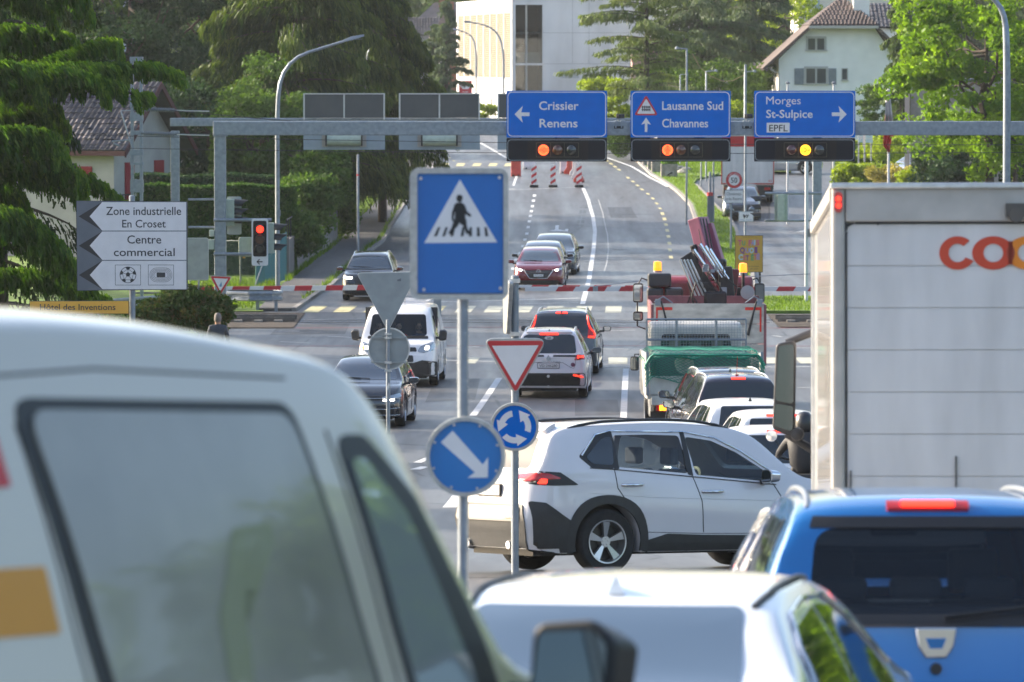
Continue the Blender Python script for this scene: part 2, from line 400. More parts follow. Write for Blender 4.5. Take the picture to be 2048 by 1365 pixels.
# lane lines
line('lane_line', [(1165,609),(1178,560),(1187,500),(1190,462),(1186,434),(1177,402),(1166,377)], .17, PAINTW)
line('lane_line', [(998,757),(972,796),(946,832)], .16, PAINTW)
line('lane_line', [(1252,738),(1249,790),(1247,840)], .15, PAINTW)
line('lane_line', [(918,992),(899,1016)], .22, PAINTW)
line('lane_line', [(762,531),(750,542)], .2, PAINTW)
line('lane_line', [(1030,601),(1160,597)], .25, PAINTW)
line('lane_line', [(905,604),(1010,601)], .22, PAINTW)
line('lane_line', [(1040,609),(1155,606)], .14, PAINTW)
line('lane_line', [(850,604),(905,604)], .3, PAINTW)
line('lane_line', [(1012,380),(1030,378)], .15, PAINTW)
line('lane_line', [(1015,381),(1085,378),(1166,375)], .14, PAINTW)
line('lane_line', [(1027,372),(1036,346)], .12, PAINTW)
line('lane_line', [(960,286),(985,300),(1012,316)], .16, PAINTW)
line('lane_line', [(1205,313),(1262,333),(1300,356),(1335,374)], .16, PAINTW)
line('lane_line', [(1205,735),(1300,734)], .18, PAINTW)
line('lane_line', [(1260,741),(1300,742)], .16, PAINTW)
line('lane_line', [(1530,735),(1640,734)], .18, PAINTW)
line('lane_line', [(1595,776),(1640,776)], .14, PAINTW)
line('lane_line', [(830,940),(852,934)], .2, PAINTW)
line('lane_line', [(835,926),(870,912)], .16, PAINTW)
line('lane_line', [(890,722),(1000,724)], .12, PAINTW)
line('lane_line', [(455,641),(640,640),(880,637),(1210,641),(1290,641)], .13, PAINTW)
line('lane_line', [(1540,646),(1640,645)], .12, PAINTW)
for a, b in (((1226,648),(1252,650)),((655,673),(710,676)),((545,663),(600,663)),((1545,672),(1565,674)),((560,684),(620,687)),((1195,663),(1270,661)),((1195,699),(1290,698)),((930,693),(960,695)),((1570,697),(1640,696)),((470,661),(500,661))):
    line('lane_line', [a, b], .12, PAINTW)
REDP = mat('red_cycle_lane_line', (.26,.045,.06), .6, noise=.25, nscale=3)
for yy_ in (656, 692):
    line('cycle_lane_line', [(455,yy_+1),(1040,yy_-1 if yy_<660 else yy_),(1640,yy_+1)], .14, REDP, .005)
# the two foot crossings
def xing(cx, yc, hh, wd, sk, m, name='crosswalk_stripe'):
    marking(name, [(cx-wd+sk,yc-hh),(cx+wd+sk,yc-hh),(cx+wd-sk,yc+hh),(cx-wd-sk,yc+hh)], m)
PAINTP = mat('road_paint_pale_yellow', (.42,.42,.34), .6, noise=.25, nscale=6, detail=8)
for cx, sk in ((630,10),(690,9),(750,8),(812,7),(871,6.5),(931,6),(988,5),(1047,4.5),(1108,4),(1167,2.5),(1227,1),(1288,0)):
    xing(cx, 619, 6.5, 16, sk, PAINTP if cx > 900 else PAINTY)
for cx, sk in ((-1,0),(860,6),(936,5),(1012,3),(1088,2),(1162,1),(1236,0),(1312,-1),(1388,-2),(1464,-3),(1545,-4),(1614,-6)):
    if cx > 0: xing(cx, 722, 6, 19, sk, PAINTP)
for cx in (889,921,954,986,1018): xing(cx, 330, 3, 8, 2, PAINTY)
# dashes
for x, y in ((1026,538),(1032,520),(1040,507),(1046,493),(1050,480),(1054,468),(1056.5,455),(1059,443.5),(1061,433),(1063,423),(1065,413),(1067,402),(1069,392)):
    marking('lane_dash', [(x-3,y-2.2),(x+3.4,y-2.2),(x+2.6,y+2.2),(x-3.8,y+2.2)], PAINTW)
yd = [(1342,515),(1340,501),(1339,487),(1337,474),(1334.5,461.5),(1332,450),(1329,438.5),(1325,428),(1320,417.5),(1313.5,407.5),(1305.5,397.5),(1296,388.5),(1284,379.5),(1275,371.5),(1266,363.5),(1256,356),(1238,340),(1230,334),(1222,328),(1213,322)]
for i, (x, y) in enumerate(yd):
    w_ = 3.6 if y > 420 else 3; h_ = 2.6 if y > 420 else 1.6; sk = -.8 if y > 420 else -2
    marking('lane_dash', [(x-w_+sk,y-h_),(x+w_+sk,y-h_),(x+w_-sk,y+h_),(x-w_-sk,y+h_)], PAINTY)
for x, y in ((878,303),(888,309),(899,316),(907,322)):
    marking('lane_dash', [(x-3.5,y-1),(x+1,y-1),(x+4,y+1),(x-.5,y+1)], PAINTY)
# turn arrow
marking('lane_arrow', [(1111,451),(1118,451),(1117,459.5),(1130,461.5),(1131,458.5),(1136.5,458.5),(1136,463.5),(1097,462.5),(1110,460)], PAINTW)
marking('lane_arrow', [(1612,461),(1618,459),(1606,464),(1590,465)], PAINTW)
# smoother light patch and tar seams of the far road
TAR = mat('tar_seam', (.012,.012,.014), .4); WORN = mat('worn_crack_sealing', (.30,.31,.32), .6, noise=.3, nscale=6)
line('seam', [(1197,400),(1205,425),(1208,440),(1215,470),(1217,500),(1214,525),(1208,545)], .05, WORN, .004)
line('seam', [(1030,432),(1100,431),(1200,430),(1290,429),(1380,431)], .25, TAR, .003)
# manhole covers and darker repair patches
IRON = mat('cast_iron_cover', (.05,.05,.052), .5, .5, noise=.2, nscale=20); DKAS = ground_mat('repair_asphalt', (.040,.041,.045), (.026,.027,.031), .5, 30, .5)
for px_, py_, r_ in ((1105,770,.33),(1190,850,.33),(700,725,.3),(1240,500,.35),(1110,690,.3),(880,800,.33),(905,450,.3)):
    g_ = G(px_, py_); marking('manhole_cover', [(g_.x+r_*math.cos(a), g_.y+r_*math.sin(a)) for a in np.linspace(0,2*math.pi,20,endpoint=False)], IRON, .005, world=True)
for q in ([(1010,640),(1130,640),(1120,655),(1000,655)],[(870,760),(960,758),(950,800),(850,805)],[(1215,415),(1262,415),(1275,436),(1222,436)],[(1150,800),(1235,800),(1240,830),(1150,832)],[(560,650),(700,648),(690,668),(540,670)]): marking('repair_patch', q, DKAS, .003)
for q in ([(600,633),(1290,631)],[(480,676),(1640,672)],[(870,742),(1180,746)],[(1080,402),(1190,404)],[(1030,484),(1190,487)],[(1225,470),(1330,473)]): line('tar_seam_line', q, .05, TAR, .0035)
# pavement on the left of the far road, kerb, wall, bank
KL = gl([(593,623),(640,590),(667,574),(705,540),(743,503),(770,483),(784,455),(798,432),(817,400),(842,365),(868,340),(870,332),(858,318),(838,305)])
WL = gl([(500,640),(579,560),(625,524),(669,490),(710,445),(757,400),(800,345),(822,308),(826,300)])
ky0, ky1 = KL[0][1], KL[-1][1]
pav = band('pavement', WL, lambda y: xat(KL,y)-.14, ky0, ky1, .10, PAVE, depth=.1)
def kerb_stones(line_, y0, y1, n, parent, off=.12, wd=.16, side=-1):
    for i in range(n):
        a = y0+(y1-y0)*i/n; b = y0+(y1-y0)*(i+1)/n-.03
        band('kerb_stone', lambda y: xat(line_,y)-(wd if side < 0 else 0), lambda y: xat(line_,y)+(0 if side < 0 else wd), a, b, off+random.uniform(-.006,.006), KERB, parent, 2.0, depth=.14)
kerbL = thing('kerb', None, None); kerbL['kind'] = 'structure'
kerb_stones(KL, ky0, 262, 46, kerbL); kerb_stones(KL, 262, ky1, 12, kerbL)
# the grass median between the main road and the side road
ML = gl([(1392,600),(1391,500),(1389,444),(1379,413),(1362,395),(1344,379),(1322,364),(1300,351),(1272,324),(1262,318)])
MR = gl([(1512,600),(1508,545),(1490,500),(1474,460),(1462,440),(1430,410),(1412,390),(1403,382),(1392,370),(1398,362),(1440,352),(1442,330),(1438,322)])
med = band('median_grass', lambda y: xat(ML,y)+.15, lambda y: xat(MR,y)-.1, max(ML[0][1],MR[0][1]), min(ML[-1][1],MR[-1][1]), .11, GRASSB, depth=.11)
kerbM = thing('kerb', None, None); kerbM['kind'] = 'structure'
kerb_stones(ML, ML[0][1], 262, 40, kerbM, side=1); kerb_stones(ML, 262, ML[-1][1]-2, 14, kerbM, side=1); kerb_stones(MR, MR[0][1], min(MR[-1][1],285), 40, kerbM, side=-1)
# near right: tracks verge
GR = [(4.9,3),(12,3)]
band('railway_ballast', lambda y: -14.0, lambda y: -6.6, 171.5, 181.5, .03, BALLAST)
band('railway_ballast', lambda y: 8.1, lambda y: 40.0, 172, 180.5, .03, BALLAST)
band('verge_grass', lambda y: 8.1, lambda y: 40.0, 181.5, 193, .10, GRASSB, depth=.1)
band('verge_grass', lambda y: -40.0, lambda y: -8.0, 182.5, 300, .04, GRASSB)
band('verge_grass', lambda y: -40.0, lambda y: -9.0, 100, 170, .04, GRASSB)
# low bank left of the pavement
band('verge_grass', lambda y: xat(WL,y)-5, lambda y: xat(WL,y)-.05, 250, 330, .14, GRASSB)
# lawns on the far right
band('verge_grass', lambda y: PX(1340,y) if y < 300 else PX(1300,y), lambda y: PX(1445,y), 296, 335, .08, GRASSB, depth=.08)
band('verge_grass', lambda y: PX(1672,y), lambda y: PX(2300,y), 268, 420, .12, GRASSB, depth=.12)
band('verge_grass', lambda y: PX(1550,y), lambda y: PX(1582,y), 300, 306, .09, GRASSB, depth=.09)
band('verge_grass', lambda y: PX(1610,y), lambda y: PX(1700,y), 330, 345, .12, GRASSB, depth=.12)
# light rail through the crossing
RAILM = mat('rail_steel', (.16,.15,.15), .35, .8, noise=.2, nscale=4)
rt = thing('railway_track', None, None); rt['kind'] = 'structure'
for y in (175.4, 177.0):
    b = MB(); b.box(-40,-6.7,y-.035,y+.035,.03,.17); b.build('rail', RAILM, rt)
    b = MB(); b.box(8.2,40,y-.035,y+.035,.03,.17); b.build('rail', RAILM, rt)
    b = MB(); b.box(-6.7,8.2,y-.035,y+.035,-.01,.012); b.build('rail', RAILM, rt)
    b = MB(); b.box(-6.7,8.2,y+.045,y+.10,-.01,.006); b.build('rail_groove', BLACK, rt)
SLP = mat('concrete_sleeper', (.2,.19,.18), .8, noise=.2)
sm = MB().box(-.13,.13,-1.2,1.2,-.05,.06).mesh('sleeper'); sm.materials.append(SLP)
for i in range(30):
    link('sleeper', sm, rt, (8.6+i*.62,176.2,.03)); 
    if i < 14: link('sleeper', sm, rt, (-7.2-i*.62,176.2,.03))
# grass blades (uncountable) on the verges
def blades(name, pts, h, wd, matn, seed=1, lean=.35):
    r = np.random.default_rng(seed); n = len(pts); P0 = np.array(pts)
    a = r.uniform(0, 2*np.pi, n); hh = h*r.uniform(.5,1.3,n); dx = np.cos(a)*wd/2; dy = np.sin(a)*wd/2
    lx = r.normal(0,lean,n)*hh; ly = r.normal(0,lean,n)*hh
    V = np.zeros((n,3,3)); V[:,0] = P0+np.c_[dx,dy,np.zeros(n)]; V[:,1] = P0-np.c_[dx,dy,np.zeros(n)]; V[:,2] = P0+np.c_[lx,ly,hh]
    return tri_mesh(name, V.reshape(-1,3), r.uniform(0,1,n), matn)
def tri_mesh(name, V, tone, m, k=3, parent=None):
    n = len(V)//k; me = bpy.data.meshes.new(name)
    me.vertices.add(len(V)); me.vertices.foreach_set('co', V.astype(np.float32).ravel())
    me.loops.add(len(V)); me.loops.foreach_set('vertex_index', np.arange(len(V), dtype=np.int32))
    me.polygons.add(n); me.polygons.foreach_set('loop_start', np.arange(0,len(V),k,dtype=np.int32)); me.polygons.foreach_set('loop_total', np.full(n,k,dtype=np.int32))
    me.update(calc_edges=True)
    at = me.attributes.new('tone','FLOAT','FACE'); at.data.foreach_set('value', np.clip(tone,0,1).astype(np.float32))
    me.materials.append(m); return link(name, me, parent)
FGRASS = foliage('grass_blades', (.05,.10,.012), (.16,.24,.03), trans=.4)
def scatter(lf, rf, y0, y1, n, seed):
    r = np.random.default_rng(seed); out = []
    y = r.uniform(y0,y1,n)
    for q in y:
        a, b = lf(q), rf(q); out.append((r.uniform(a,b), q, zg(q)+.1))
    return out
pts = scatter(lambda y: xat(ML,y)+.25, lambda y: xat(MR,y)-.15, max(ML[0][1],MR[0][1]), 330, 22000, 3)
pts += scatter(lambda y: 8.2, lambda y: 13, 181.6, 192, 5000, 4) + scatter(lambda y: PX(1340,y), lambda y: PX(1445,y), 298, 334, 8000, 5)
tagit(blades('grass', pts, .10, .03, FGRASS), None, None, None, 'stuff')
pts = scatter(lambda y: xat(WL,y)-3.5, lambda y: xat(WL,y)+.1, 250, 330, 16000, 6) + scatter(lambda y: -12, lambda y: -8.4, 183, 206, 7000, 7)
pts += scatter(lambda y: xat(WL,y)-.05, lambda y: xat(WL,y)+.18, 205, 250, 700, 8) + scatter(lambda y: xat(KL,y)-.3, lambda y: xat(KL,y)-.12, 190, 300, 900, 9)
tagit(blades('grass', pts, .22, .04, FGRASS, 2), None, None, None, 'stuff')
# ---------------------------------------------------------------- air: thin even haze round the whole place
hz_ = bpy.data.materials.new('haze'); hz_.use_nodes = True; n = hz_.node_tree; n.nodes.clear(); o_ = n.nodes.new('ShaderNodeOutputMaterial'); v_ = n.nodes.new('ShaderNodeVolumePrincipled')
v_.inputs['Density'].default_value = .00008; v_.inputs['Color'].default_value = (.88,.94,1,1); v_.inputs['Anisotropy'].default_value = .35; n.links.new(v_.outputs[0], o_.inputs['Volume'])
hb = MB().box(-140,140,-45,700,-1.2,26).build('haze', hz_); hb['kind'] = 'stuff'
# ---------------------------------------------------------------- cars
def place(o, x, y, heading, anchor=(0,0), lift=0):
    """stand a vehicle (local +y forward) on the sloping ground, its local point anchor at world x, y; heading in degrees clockwise from +y"""
    h = R(heading); f = Vector((math.sin(h), math.cos(h), 0))
    m = (zg(y+1.5)-zg(y-1.5))/3.0; n = Vector((0,-m,1)).normalized()
    f = (f - n*f.dot(n)).normalized(); r = f.cross(n)
    M = Matrix((r, f, n)).transposed().to_4x4()
    a = M @ Vector((anchor[0], anchor[1], 0)); M.translation = Vector((x, y, zg(y)+lift)) - a
    o.matrix_world = M; return o
SHAPES = {
 'suv': dict(top=[(0,.60),(.03,.62),(.12,.66),(.50,.955),(.75,.985),(1.7,1.0),(2.6,.985),(2.95,.94),(3.75,.62),(4.3,.56),(4.5,.50),(4.6,.43)],
             belt=[(0,.57),(.3,.64),(.9,.635),(2.0,.62),(3.1,.585),(3.75,.575),(4.4,.50),(4.6,.41)]),
 'hatch': dict(top=[(0,.60),(.04,.62),(.10,.65),(.42,.93),(.62,.975),(1.6,1.0),(2.4,.98),(2.8,.92),(3.55,.66),(4.1,.60),(4.4,.51),(4.5,.43)],
             belt=[(0,.57),(.3,.64),(.9,.64),(2.0,.62),(3.0,.60),(3.6,.60),(4.2,.52),(4.5,.41)]),
 'sedan': dict(top=[(0,.62),(.03,.66),(.12,.72),(.42,.735),(.62,.76),(1.25,.955),(1.7,.995),(2.3,1.0),(2.75,.965),(3.0,.92),(3.65,.68),(4.2,.62),(4.5,.53),(4.6,.44)],
             belt=[(0,.60),(.12,.70),(.55,.70),(1.2,.66),(2.0,.64),(3.0,.61),(3.6,.615),(4.3,.53),(4.6,.42)]),
 'van': dict(top=[(0,.58),(.05,.60),(.10,.93),(.30,.975),(1.5,1.0),(3.2,.99),(3.7,.955),(3.95,.90),(4.55,.585),(4.85,.52),(5.0,.40)],
             belt=[(0,.55),(.3,.585),(2.0,.585),(3.4,.575),(4.3,.545),(4.6,.53),(4.9,.45),(5.0,.37)]),
}
def wheel_meshes(r, wd, style, m_rim):
    t = MB(); rr = r*.66
    t.lathe([(rr,-wd/2+.015),(r*.9,-wd/2),(r*.975,-wd/2+.02),(r,-wd/2+.05),(r,wd/2-.05),(r*.975,wd/2-.02),(r*.9,wd/2),(rr,wd/2-.015),(rr,-wd/2+.015)], 'x', n=40)
    for k in range(3): t.lathe([(r+.001,-wd/2+.06+k*(wd-.12)/2-.008),(r-.004,-wd/2+.06+k*(wd-.12)/2),(r+.001,-wd/2+.06+k*(wd-.12)/2+.008)], 'x', n=40)
    tm = t.mesh('tyre', 40); tm.materials.append(RUBBER)
    b = MB(); b.lathe([(rr,wd/2-.02),(rr*1.01,wd/2-.002),(rr*.95,wd/2-.004),(rr*.90,wd/2-.05),(rr*.88,-wd/2+.02)], 'x', n=40)
    b.lathe([(0,wd/2-.045),(r*.16,wd/2-.045),(r*.18,wd/2-.06),(r*.18,wd/2-.12)], 'x', n=20)
    for i in range(5):
        a0 = 2*math.pi*i/5+math.pi/2
        def pt(rad, da, x): return (x, rad*math.cos(a0+da), rad*math.sin(a0+da))
        for side in ((-.30,.02),(-.02,.30)) if style == 2 else ((-.24,.24),):
            d0, d1 = side
            w0 = (d0*.9, d1*.9); w1 = (d0*1.05, d1*1.05)
            if style == 2: w0 = (d0*.55, d1*.55); w1 = (d0*.95, d1*.95)
            vs = [pt(r*.13,w0[0]*1.5,wd/2-.05),pt(r*.13,w0[1]*1.5,wd/2-.05),pt(rr*.93,w1[0]*.8,wd/2-.022),pt(rr*.93,w1[1]*.8,wd/2-.022),
                  pt(r*.13,w0[0]*1.5,wd/2-.09),pt(r*.13,w0[1]*1.5,wd/2-.09),pt(rr*.93,w1[0]*.8,wd/2-.07),pt(rr*.93,w1[1]*.8,wd/2-.07)]
            b.add(vs, [(0,1,3,2),(4,6,7,5),(0,2,6,4),(1,5,7,3),(2,3,7,6)])
        c = (wd/2-.035, r*.10*math.cos(a0), r*.10*math.sin(a0)); b.cyl((c[0]-.02,c[1],c[2]), c, .012, n=8)
    rm = b.mesh('rim', 35); rm.materials.append(m_rim)
    d = MB(); d.lathe([(0,wd/2-.11),(rr*.9,wd/2-.12),(rr*.9,-wd/2+.03),(0,-wd/2+.03)], 'x', n=24); dm = d.mesh('brake_disc'); dm.materials.append(mat('brake_disc_dark', (.05,.05,.05), .4, .5))
    return tm, rm, dm
_W = {}
class Car:
    def __init__(s, name, label, cat, paint, shape='suv', L=4.5, W=1.83, H=1.65, wb=2.67, fo=.9, r=.34, gc=.2, group=None, tumb=.40, clad=None, cut=(), glassm=DARKGLASS, cr_r=.25, cr_a=.13, cr_f=.45,
                 rp=None, fp=None, rimm=None, style=1, prof=None, detail=True, archr=None, beltk=1):
        s.L, s.W, s.H = L, W, H; s.root = thing(name, label, cat, group=group); s.glassm = glassm; s.paint = paint
        sh = prof or SHAPES[shape]; base = sh['top'][-1][0]
        k = L/base
        s.top = pchip([(t*k, z*H) for t,z in sh['top']]); s.belt = pchip([(t*k, z*H*beltk) for t,z in sh['belt']])
        s.ya = L-fo-wb; s.yf = L-fo; s.r = r; s.k = k
        ar = archr or r+.055; s.ar = ar
        rp = pchip(rp or [(0,.14),(.25*H,.04),(.36*H,.0),(.45*H,.03),(.60*H,.06),(H,.0)]); fp = pchip(fp or [(0,.12),(.2*H,.03),(.34*H,.0),(.5*H,.05),(H,.0)])
        st = set(np.linspace(0, L, 64).round(4)) | set((L*np.array([0,.002,.005,.01,.018,.03,.045,.065])).round(4)) | set((L-L*np.array([0,.002,.005,.01,.018,.03,.045,.065])).round(4))
        for c in (s.ya, s.yf): st |= set((c+ar*np.cos(np.linspace(0,math.pi,19))).round(4))
        ts = sorted(t for t in st if 0 <= t <= L)
        clean = [ts[0]]
        for t in ts[1:]:
            if t-clean[-1] > .004: clean.append(t)
        ts = clean; s.ts = ts
        def low(t):
            z = gc + .05*max(0, 1-t/.4) + .04*max(0,1-(L-t)/.4)
            for c in (s.ya, s.yf):
                d = abs(t-c)
                if d < ar: z = max(z, r+math.sqrt(ar*ar-d*d))
            return z
        def section(t):
            wv = W/2*(1-.02*(2*t/L-1)**2)
            if t < cr_r: wv -= cr_a*(1-math.sqrt(max(0,1-((cr_r-t)/cr_r)**2)))
            if L-t < cr_f: wv -= .24*(1-math.sqrt(max(0,1-((cr_f-(L-t))/cr_f)**2)))
            zt = s.top(t); zb = min(s.belt(t), zt-.004); g = zt-zb; zl = min(low(t), zb-.02)
            wr = wv-.06-tumb*g; ze = zb+g*.90
            p = [(wv-.20, zl+.0), (wv-.03, zl)]
            for j in range(1, 10):
                q = j/9; z = zl+(zb-zl)*q; a = z/zb
                off = .045*max(0,(.38-a)/.38)**1.3 + .045*max(0,(a-.72)/.28)**2 + .012*math.exp(-((a-.62)/.07)**2)*-1
                p.append((wv-off-.006, z))
            xb = p[-1][0]-.008
            for j in range(1, 7):
                q = j/6; p.append((xb+(wr-xb)*q+.02*math.sin(math.pi*q)*min(1,g/.3), zb+.004+(ze-zb-.004)*q))
            for j in range(1, 8):
                a = math.pi/2*j/7; p.append((wr*math.cos(a)**.8 if j < 7 else 0, ze+(zt-ze)*math.sin(a)))
            return p
        V = []; n = len(section(1.0)); rows = []
        for t in ts:
            p = section(t); row = []
            for x, z in p: row.append((x, t, z))
            for x, z in reversed(p[:-1]): row.append((-x, t, z))
            rows.append(row)
        m = len(rows[0])
        for row in rows:
            for x, t, z in row:
                y = t
                if t < .6: y += rp(z)*(1-t/.6)**2
                if L-t < .6: y -= fp(z)*(1-(L-t)/.6)**2
                V.append((x, y, z))
        F = [(i*m+j, i*m+j+1, (i+1)*m+j+1, (i+1)*m+j) for i in range(len(ts)-1) for j in range(m-1)]
        # end caps, bulged
        for e, sg in ((0,-1),(len(ts)-1,1)):
            base_i = e*m; prev = None
            for j in range(n):
                a = V[base_i+j]; bq = V[base_i+m-1-j]; w_ = max(abs(a[0]),1e-3)
                if j == n-1: idx = [base_i+j]
                else:
                    idx = [base_i+j]
                    for q in range(1, 8):
                        x = a[0]+(bq[0]-a[0])*q/8; V.append((x, a[1]+sg*.045*(1-(x/w_)**2)*min(1,w_/.4), a[2])); idx.append(len(V)-1)
                    idx.append(base_i+m-1-j)
                if prev is not None:
                    if len(idx) == 1: 
                        for q in range(8): F.append((prev[q], prev[q+1], idx[0]))
                    else:
                        for q in range(8): F.append((prev[q], prev[q+1], idx[q+1], idx[q]))
                prev = idx
        me = bpy.data.meshes.new('body'); me.from_pydata(V, [], F)
        bm = bmesh.new(); bm.from_mesh(me); bmesh.ops.remove_doubles(bm, verts=bm.verts, dist=.0008); bmesh.ops.recalc_face_normals(bm, faces=bm.faces); bm.to_mesh(me)
        s.bvh = BVHTree.FromBMesh(bm); bm.free()
        me.materials.append(paint)
        s.body = link('body', me, s.root)
        if cut: s._cut(cut)
        me = s.body.data
        me.polygons.foreach_set('use_smooth', [True]*len(me.polygons)); me.set_sharp_from_angle(angle=R(42))
        # dark floor between the wheels
        b = MB(); zi = s.belt(L/2)*.92
        hw = W/2-.27
        if cut: b.box(-hw,hw,.18,L-.25,gc-.03,gc+.12); b.box(-hw,hw,L-1.1*k,L-.3,gc+.1,s.belt(L-.7)-.2); b.box(-hw,hw,.22,s.ya+.35,gc+.1,.78)
        else: b.box(-hw,hw,.22,L-.3,gc-.03,min(zi,.9))
        b.build('floor_pan', PLASTIC, s.root)
        for c, sx_ in ((s.ya,1),(s.ya,-1),(s.yf,1),(s.yf,-1)):   # wheel housings
            b = MB(); q = 14
            for sx in (sx_,):
                pr = [(c+ (ar+.02)*math.cos(math.pi*i/q), r+(ar+.02)*math.sin(math.pi*i/q)) for i in range(q+1)]
                x1 = sx*(W/2-.05); x0 = sx*(W/2-.34); nn = len(b.v)
                vs = [(x0,y,z) for y,z in pr]+[(x1,y,z) for y,z in pr]
                b.add(vs, [(i,i+1,q+2+i,q+1+i) for i in range(q)] + [tuple(range(q+1))])
            b.build('wheel_housing', PLASTIC, s.root)
        key = (round(r,3), style, (rimm or ALLOY).name)
        if key not in _W: _W[key] = wheel_meshes(r, .22, style, rimm or ALLOY)
        tm, rm, dm = _W[key]
        for sx in (1,-1):
            for yy in (s.ya, s.yf):
                wh = bpy.data.objects.new('wheel', None); C.objects.link(wh); wh.parent = s.root; wh.location = (sx*(W/2-.125), yy, r); wh.empty_display_size=.1
                if sx < 0: wh.rotation_euler = (0,0,math.pi)
                link('tyre', tm, wh); link('rim', rm, wh); link('brake_disc', dm, wh)
    def ray(s, axis, a, b):
        if axis == 'R': o, d = Vector((3,a,b)), Vector((-1,0,0))
        elif axis == 'L': o, d = Vector((-3,a,b)), Vector((1,0,0))
        elif axis == 'B': o, d = Vector((a,-3,b)), Vector((0,1,0))
        elif axis == 'F': o, d = Vector((a,s.L+3,b)), Vector((0,-1,0))
        elif axis == 'T': o, d = Vector((a,b,5)), Vector((0,0,-1))
        h = s.bvh.ray_cast(o, d)
        if h[0] is None:
            p = o + d*(3+ (s.L/2 if axis in 'BF' else s.W/2 if axis in 'RL' else s.H)); h = s.bvh.find_nearest(p)
        n = h[1]
        if n.dot(d) > 0: n = -n
        return h[0], n
    def _cut(s, polys):
        me = s.body.data; sol = s.body.modifiers.new('s','SOLIDIFY'); sol.thickness = .03; sol.offset = -1
        b = MB()
        for axis, poly, depth in polys:
            rg = poly
            if axis in 'RL': b.prism(rg, .30*(1 if axis=='R' else -1), 1.3*(1 if axis=='R' else -1), 'x')
            elif axis == 'B': b.prism(rg, -1.0, depth, 'y')
            elif axis == 'F': b.prism(rg, s.L-depth, s.L+1, 'y')
        bm_ = b.mesh('cut'); bm2 = bmesh.new(); bm2.from_mesh(bm_); bmesh.ops.triangulate(bm2, faces=bm2.faces); bmesh.ops.recalc_face_normals(bm2, faces=bm2.faces); bm2.to_mesh(bm_); bm2.free()
        co = link('cutter', bm_, s.root)
        bo = s.body.modifiers.new('b','BOOLEAN'); bo.object = co; bo.operation = 'DIFFERENCE'; bo.solver = 'EXACT'; bo.use_self = True
        bpy.context.view_layer.update()
        dg = bpy.context.evaluated_depsgraph_get(); nm = bpy.data.meshes.new_from_object(s.body.evaluated_get(dg))
        s.body.modifiers.clear(); s.body.data = nm; nm.name = 'body'; bpy.data.objects.remove(co)
        if not nm.materials: nm.materials.append(s.paint)
    def patch(s, name, poly, axis, m, off=.006, skirt=.02, rnd=.03, rings=6, parent=None, label=None, sub=5, mb=False):
        if rnd: poly = rpoly(poly, rnd, 4)
        out = []
        for i, p in enumerate(poly):
            q = poly[(i+1) % len(poly)]; L_ = math.dist(p, q); n = max(1, int(L_/.07))
            out += [(p[0]+(q[0]-p[0])*k/n, p[1]+(q[1]-p[1])*k/n) for k in range(n)]
        cx = sum(p[0] for p in out)/len(out); cy = sum(p[1] for p in out)/len(out); n = len(out); vs = []; fs = []
        hits = []
        for rg in range(rings+1):
            q = 1-rg/rings
            if rg == rings: pts_ = [(cx,cy)]
            else: pts_ = [(cx+(p[0]-cx)*q, cy+(p[1]-cy)*q) for p in out]
            for p in pts_: h, nn = s.ray(axis, *p); hits.append((h, nn)); vs.append(h+nn*off)
        for rg in range(rings-1):
            for i in range(n): a = rg*n+i; b = rg*n+(i+1)%n; fs.append((a,b,b+n,a+n))
        c0 = rings*n
        for i in range(n): fs.append(((rings-1)*n+i, (rings-1)*n+(i+1)%n, c0))
        if skirt:
            k0 = len(vs)
            for i in range(n): vs.append(hits[i][0]-hits[i][1]*skirt)
            for i in range(n): fs.append((i,(i+1)%n,k0+(i+1)%n,k0+i))
        if mb: return vs, fs
        me = bpy.data.meshes.new(name); me.from_pydata(vs, [], fs); bm = bmesh.new(); bm.from_mesh(me); bmesh.ops.recalc_face_normals(bm, faces=bm.faces); bm.to_mesh(me); bm.free()
        me.polygons.foreach_set('use_smooth', [True]*len(me.polygons)); me.set_sharp_from_angle(angle=R(45)); me.materials.append(m)
        o = link(name, me, parent or s.root)
        if label: o['label'] = label
        return o
    def strip(s, name, path, axis, wd, m, off=.004, parent=None, th=.01):
        out = []
        for a, b in zip(path[:-1], path[1:]):
            n = max(1, int(math.dist(a,b)/.05)); out += [(a[0]+(b[0]-a[0])*k/n, a[1]+(b[1]-a[1])*k/n) for k in range(n)]
        out.append(path[-1]); pts_ = []
        for p in out: h, nn = s.ray(axis, *p); pts_.append(h+nn*off)
        mb_ = MB(); mb_.tube(pts_, wd/2, 6); return mb_.build(name, m, parent or s.root, 60)
    def both(s, fn):
        for ax in ('R','L'): fn(ax)
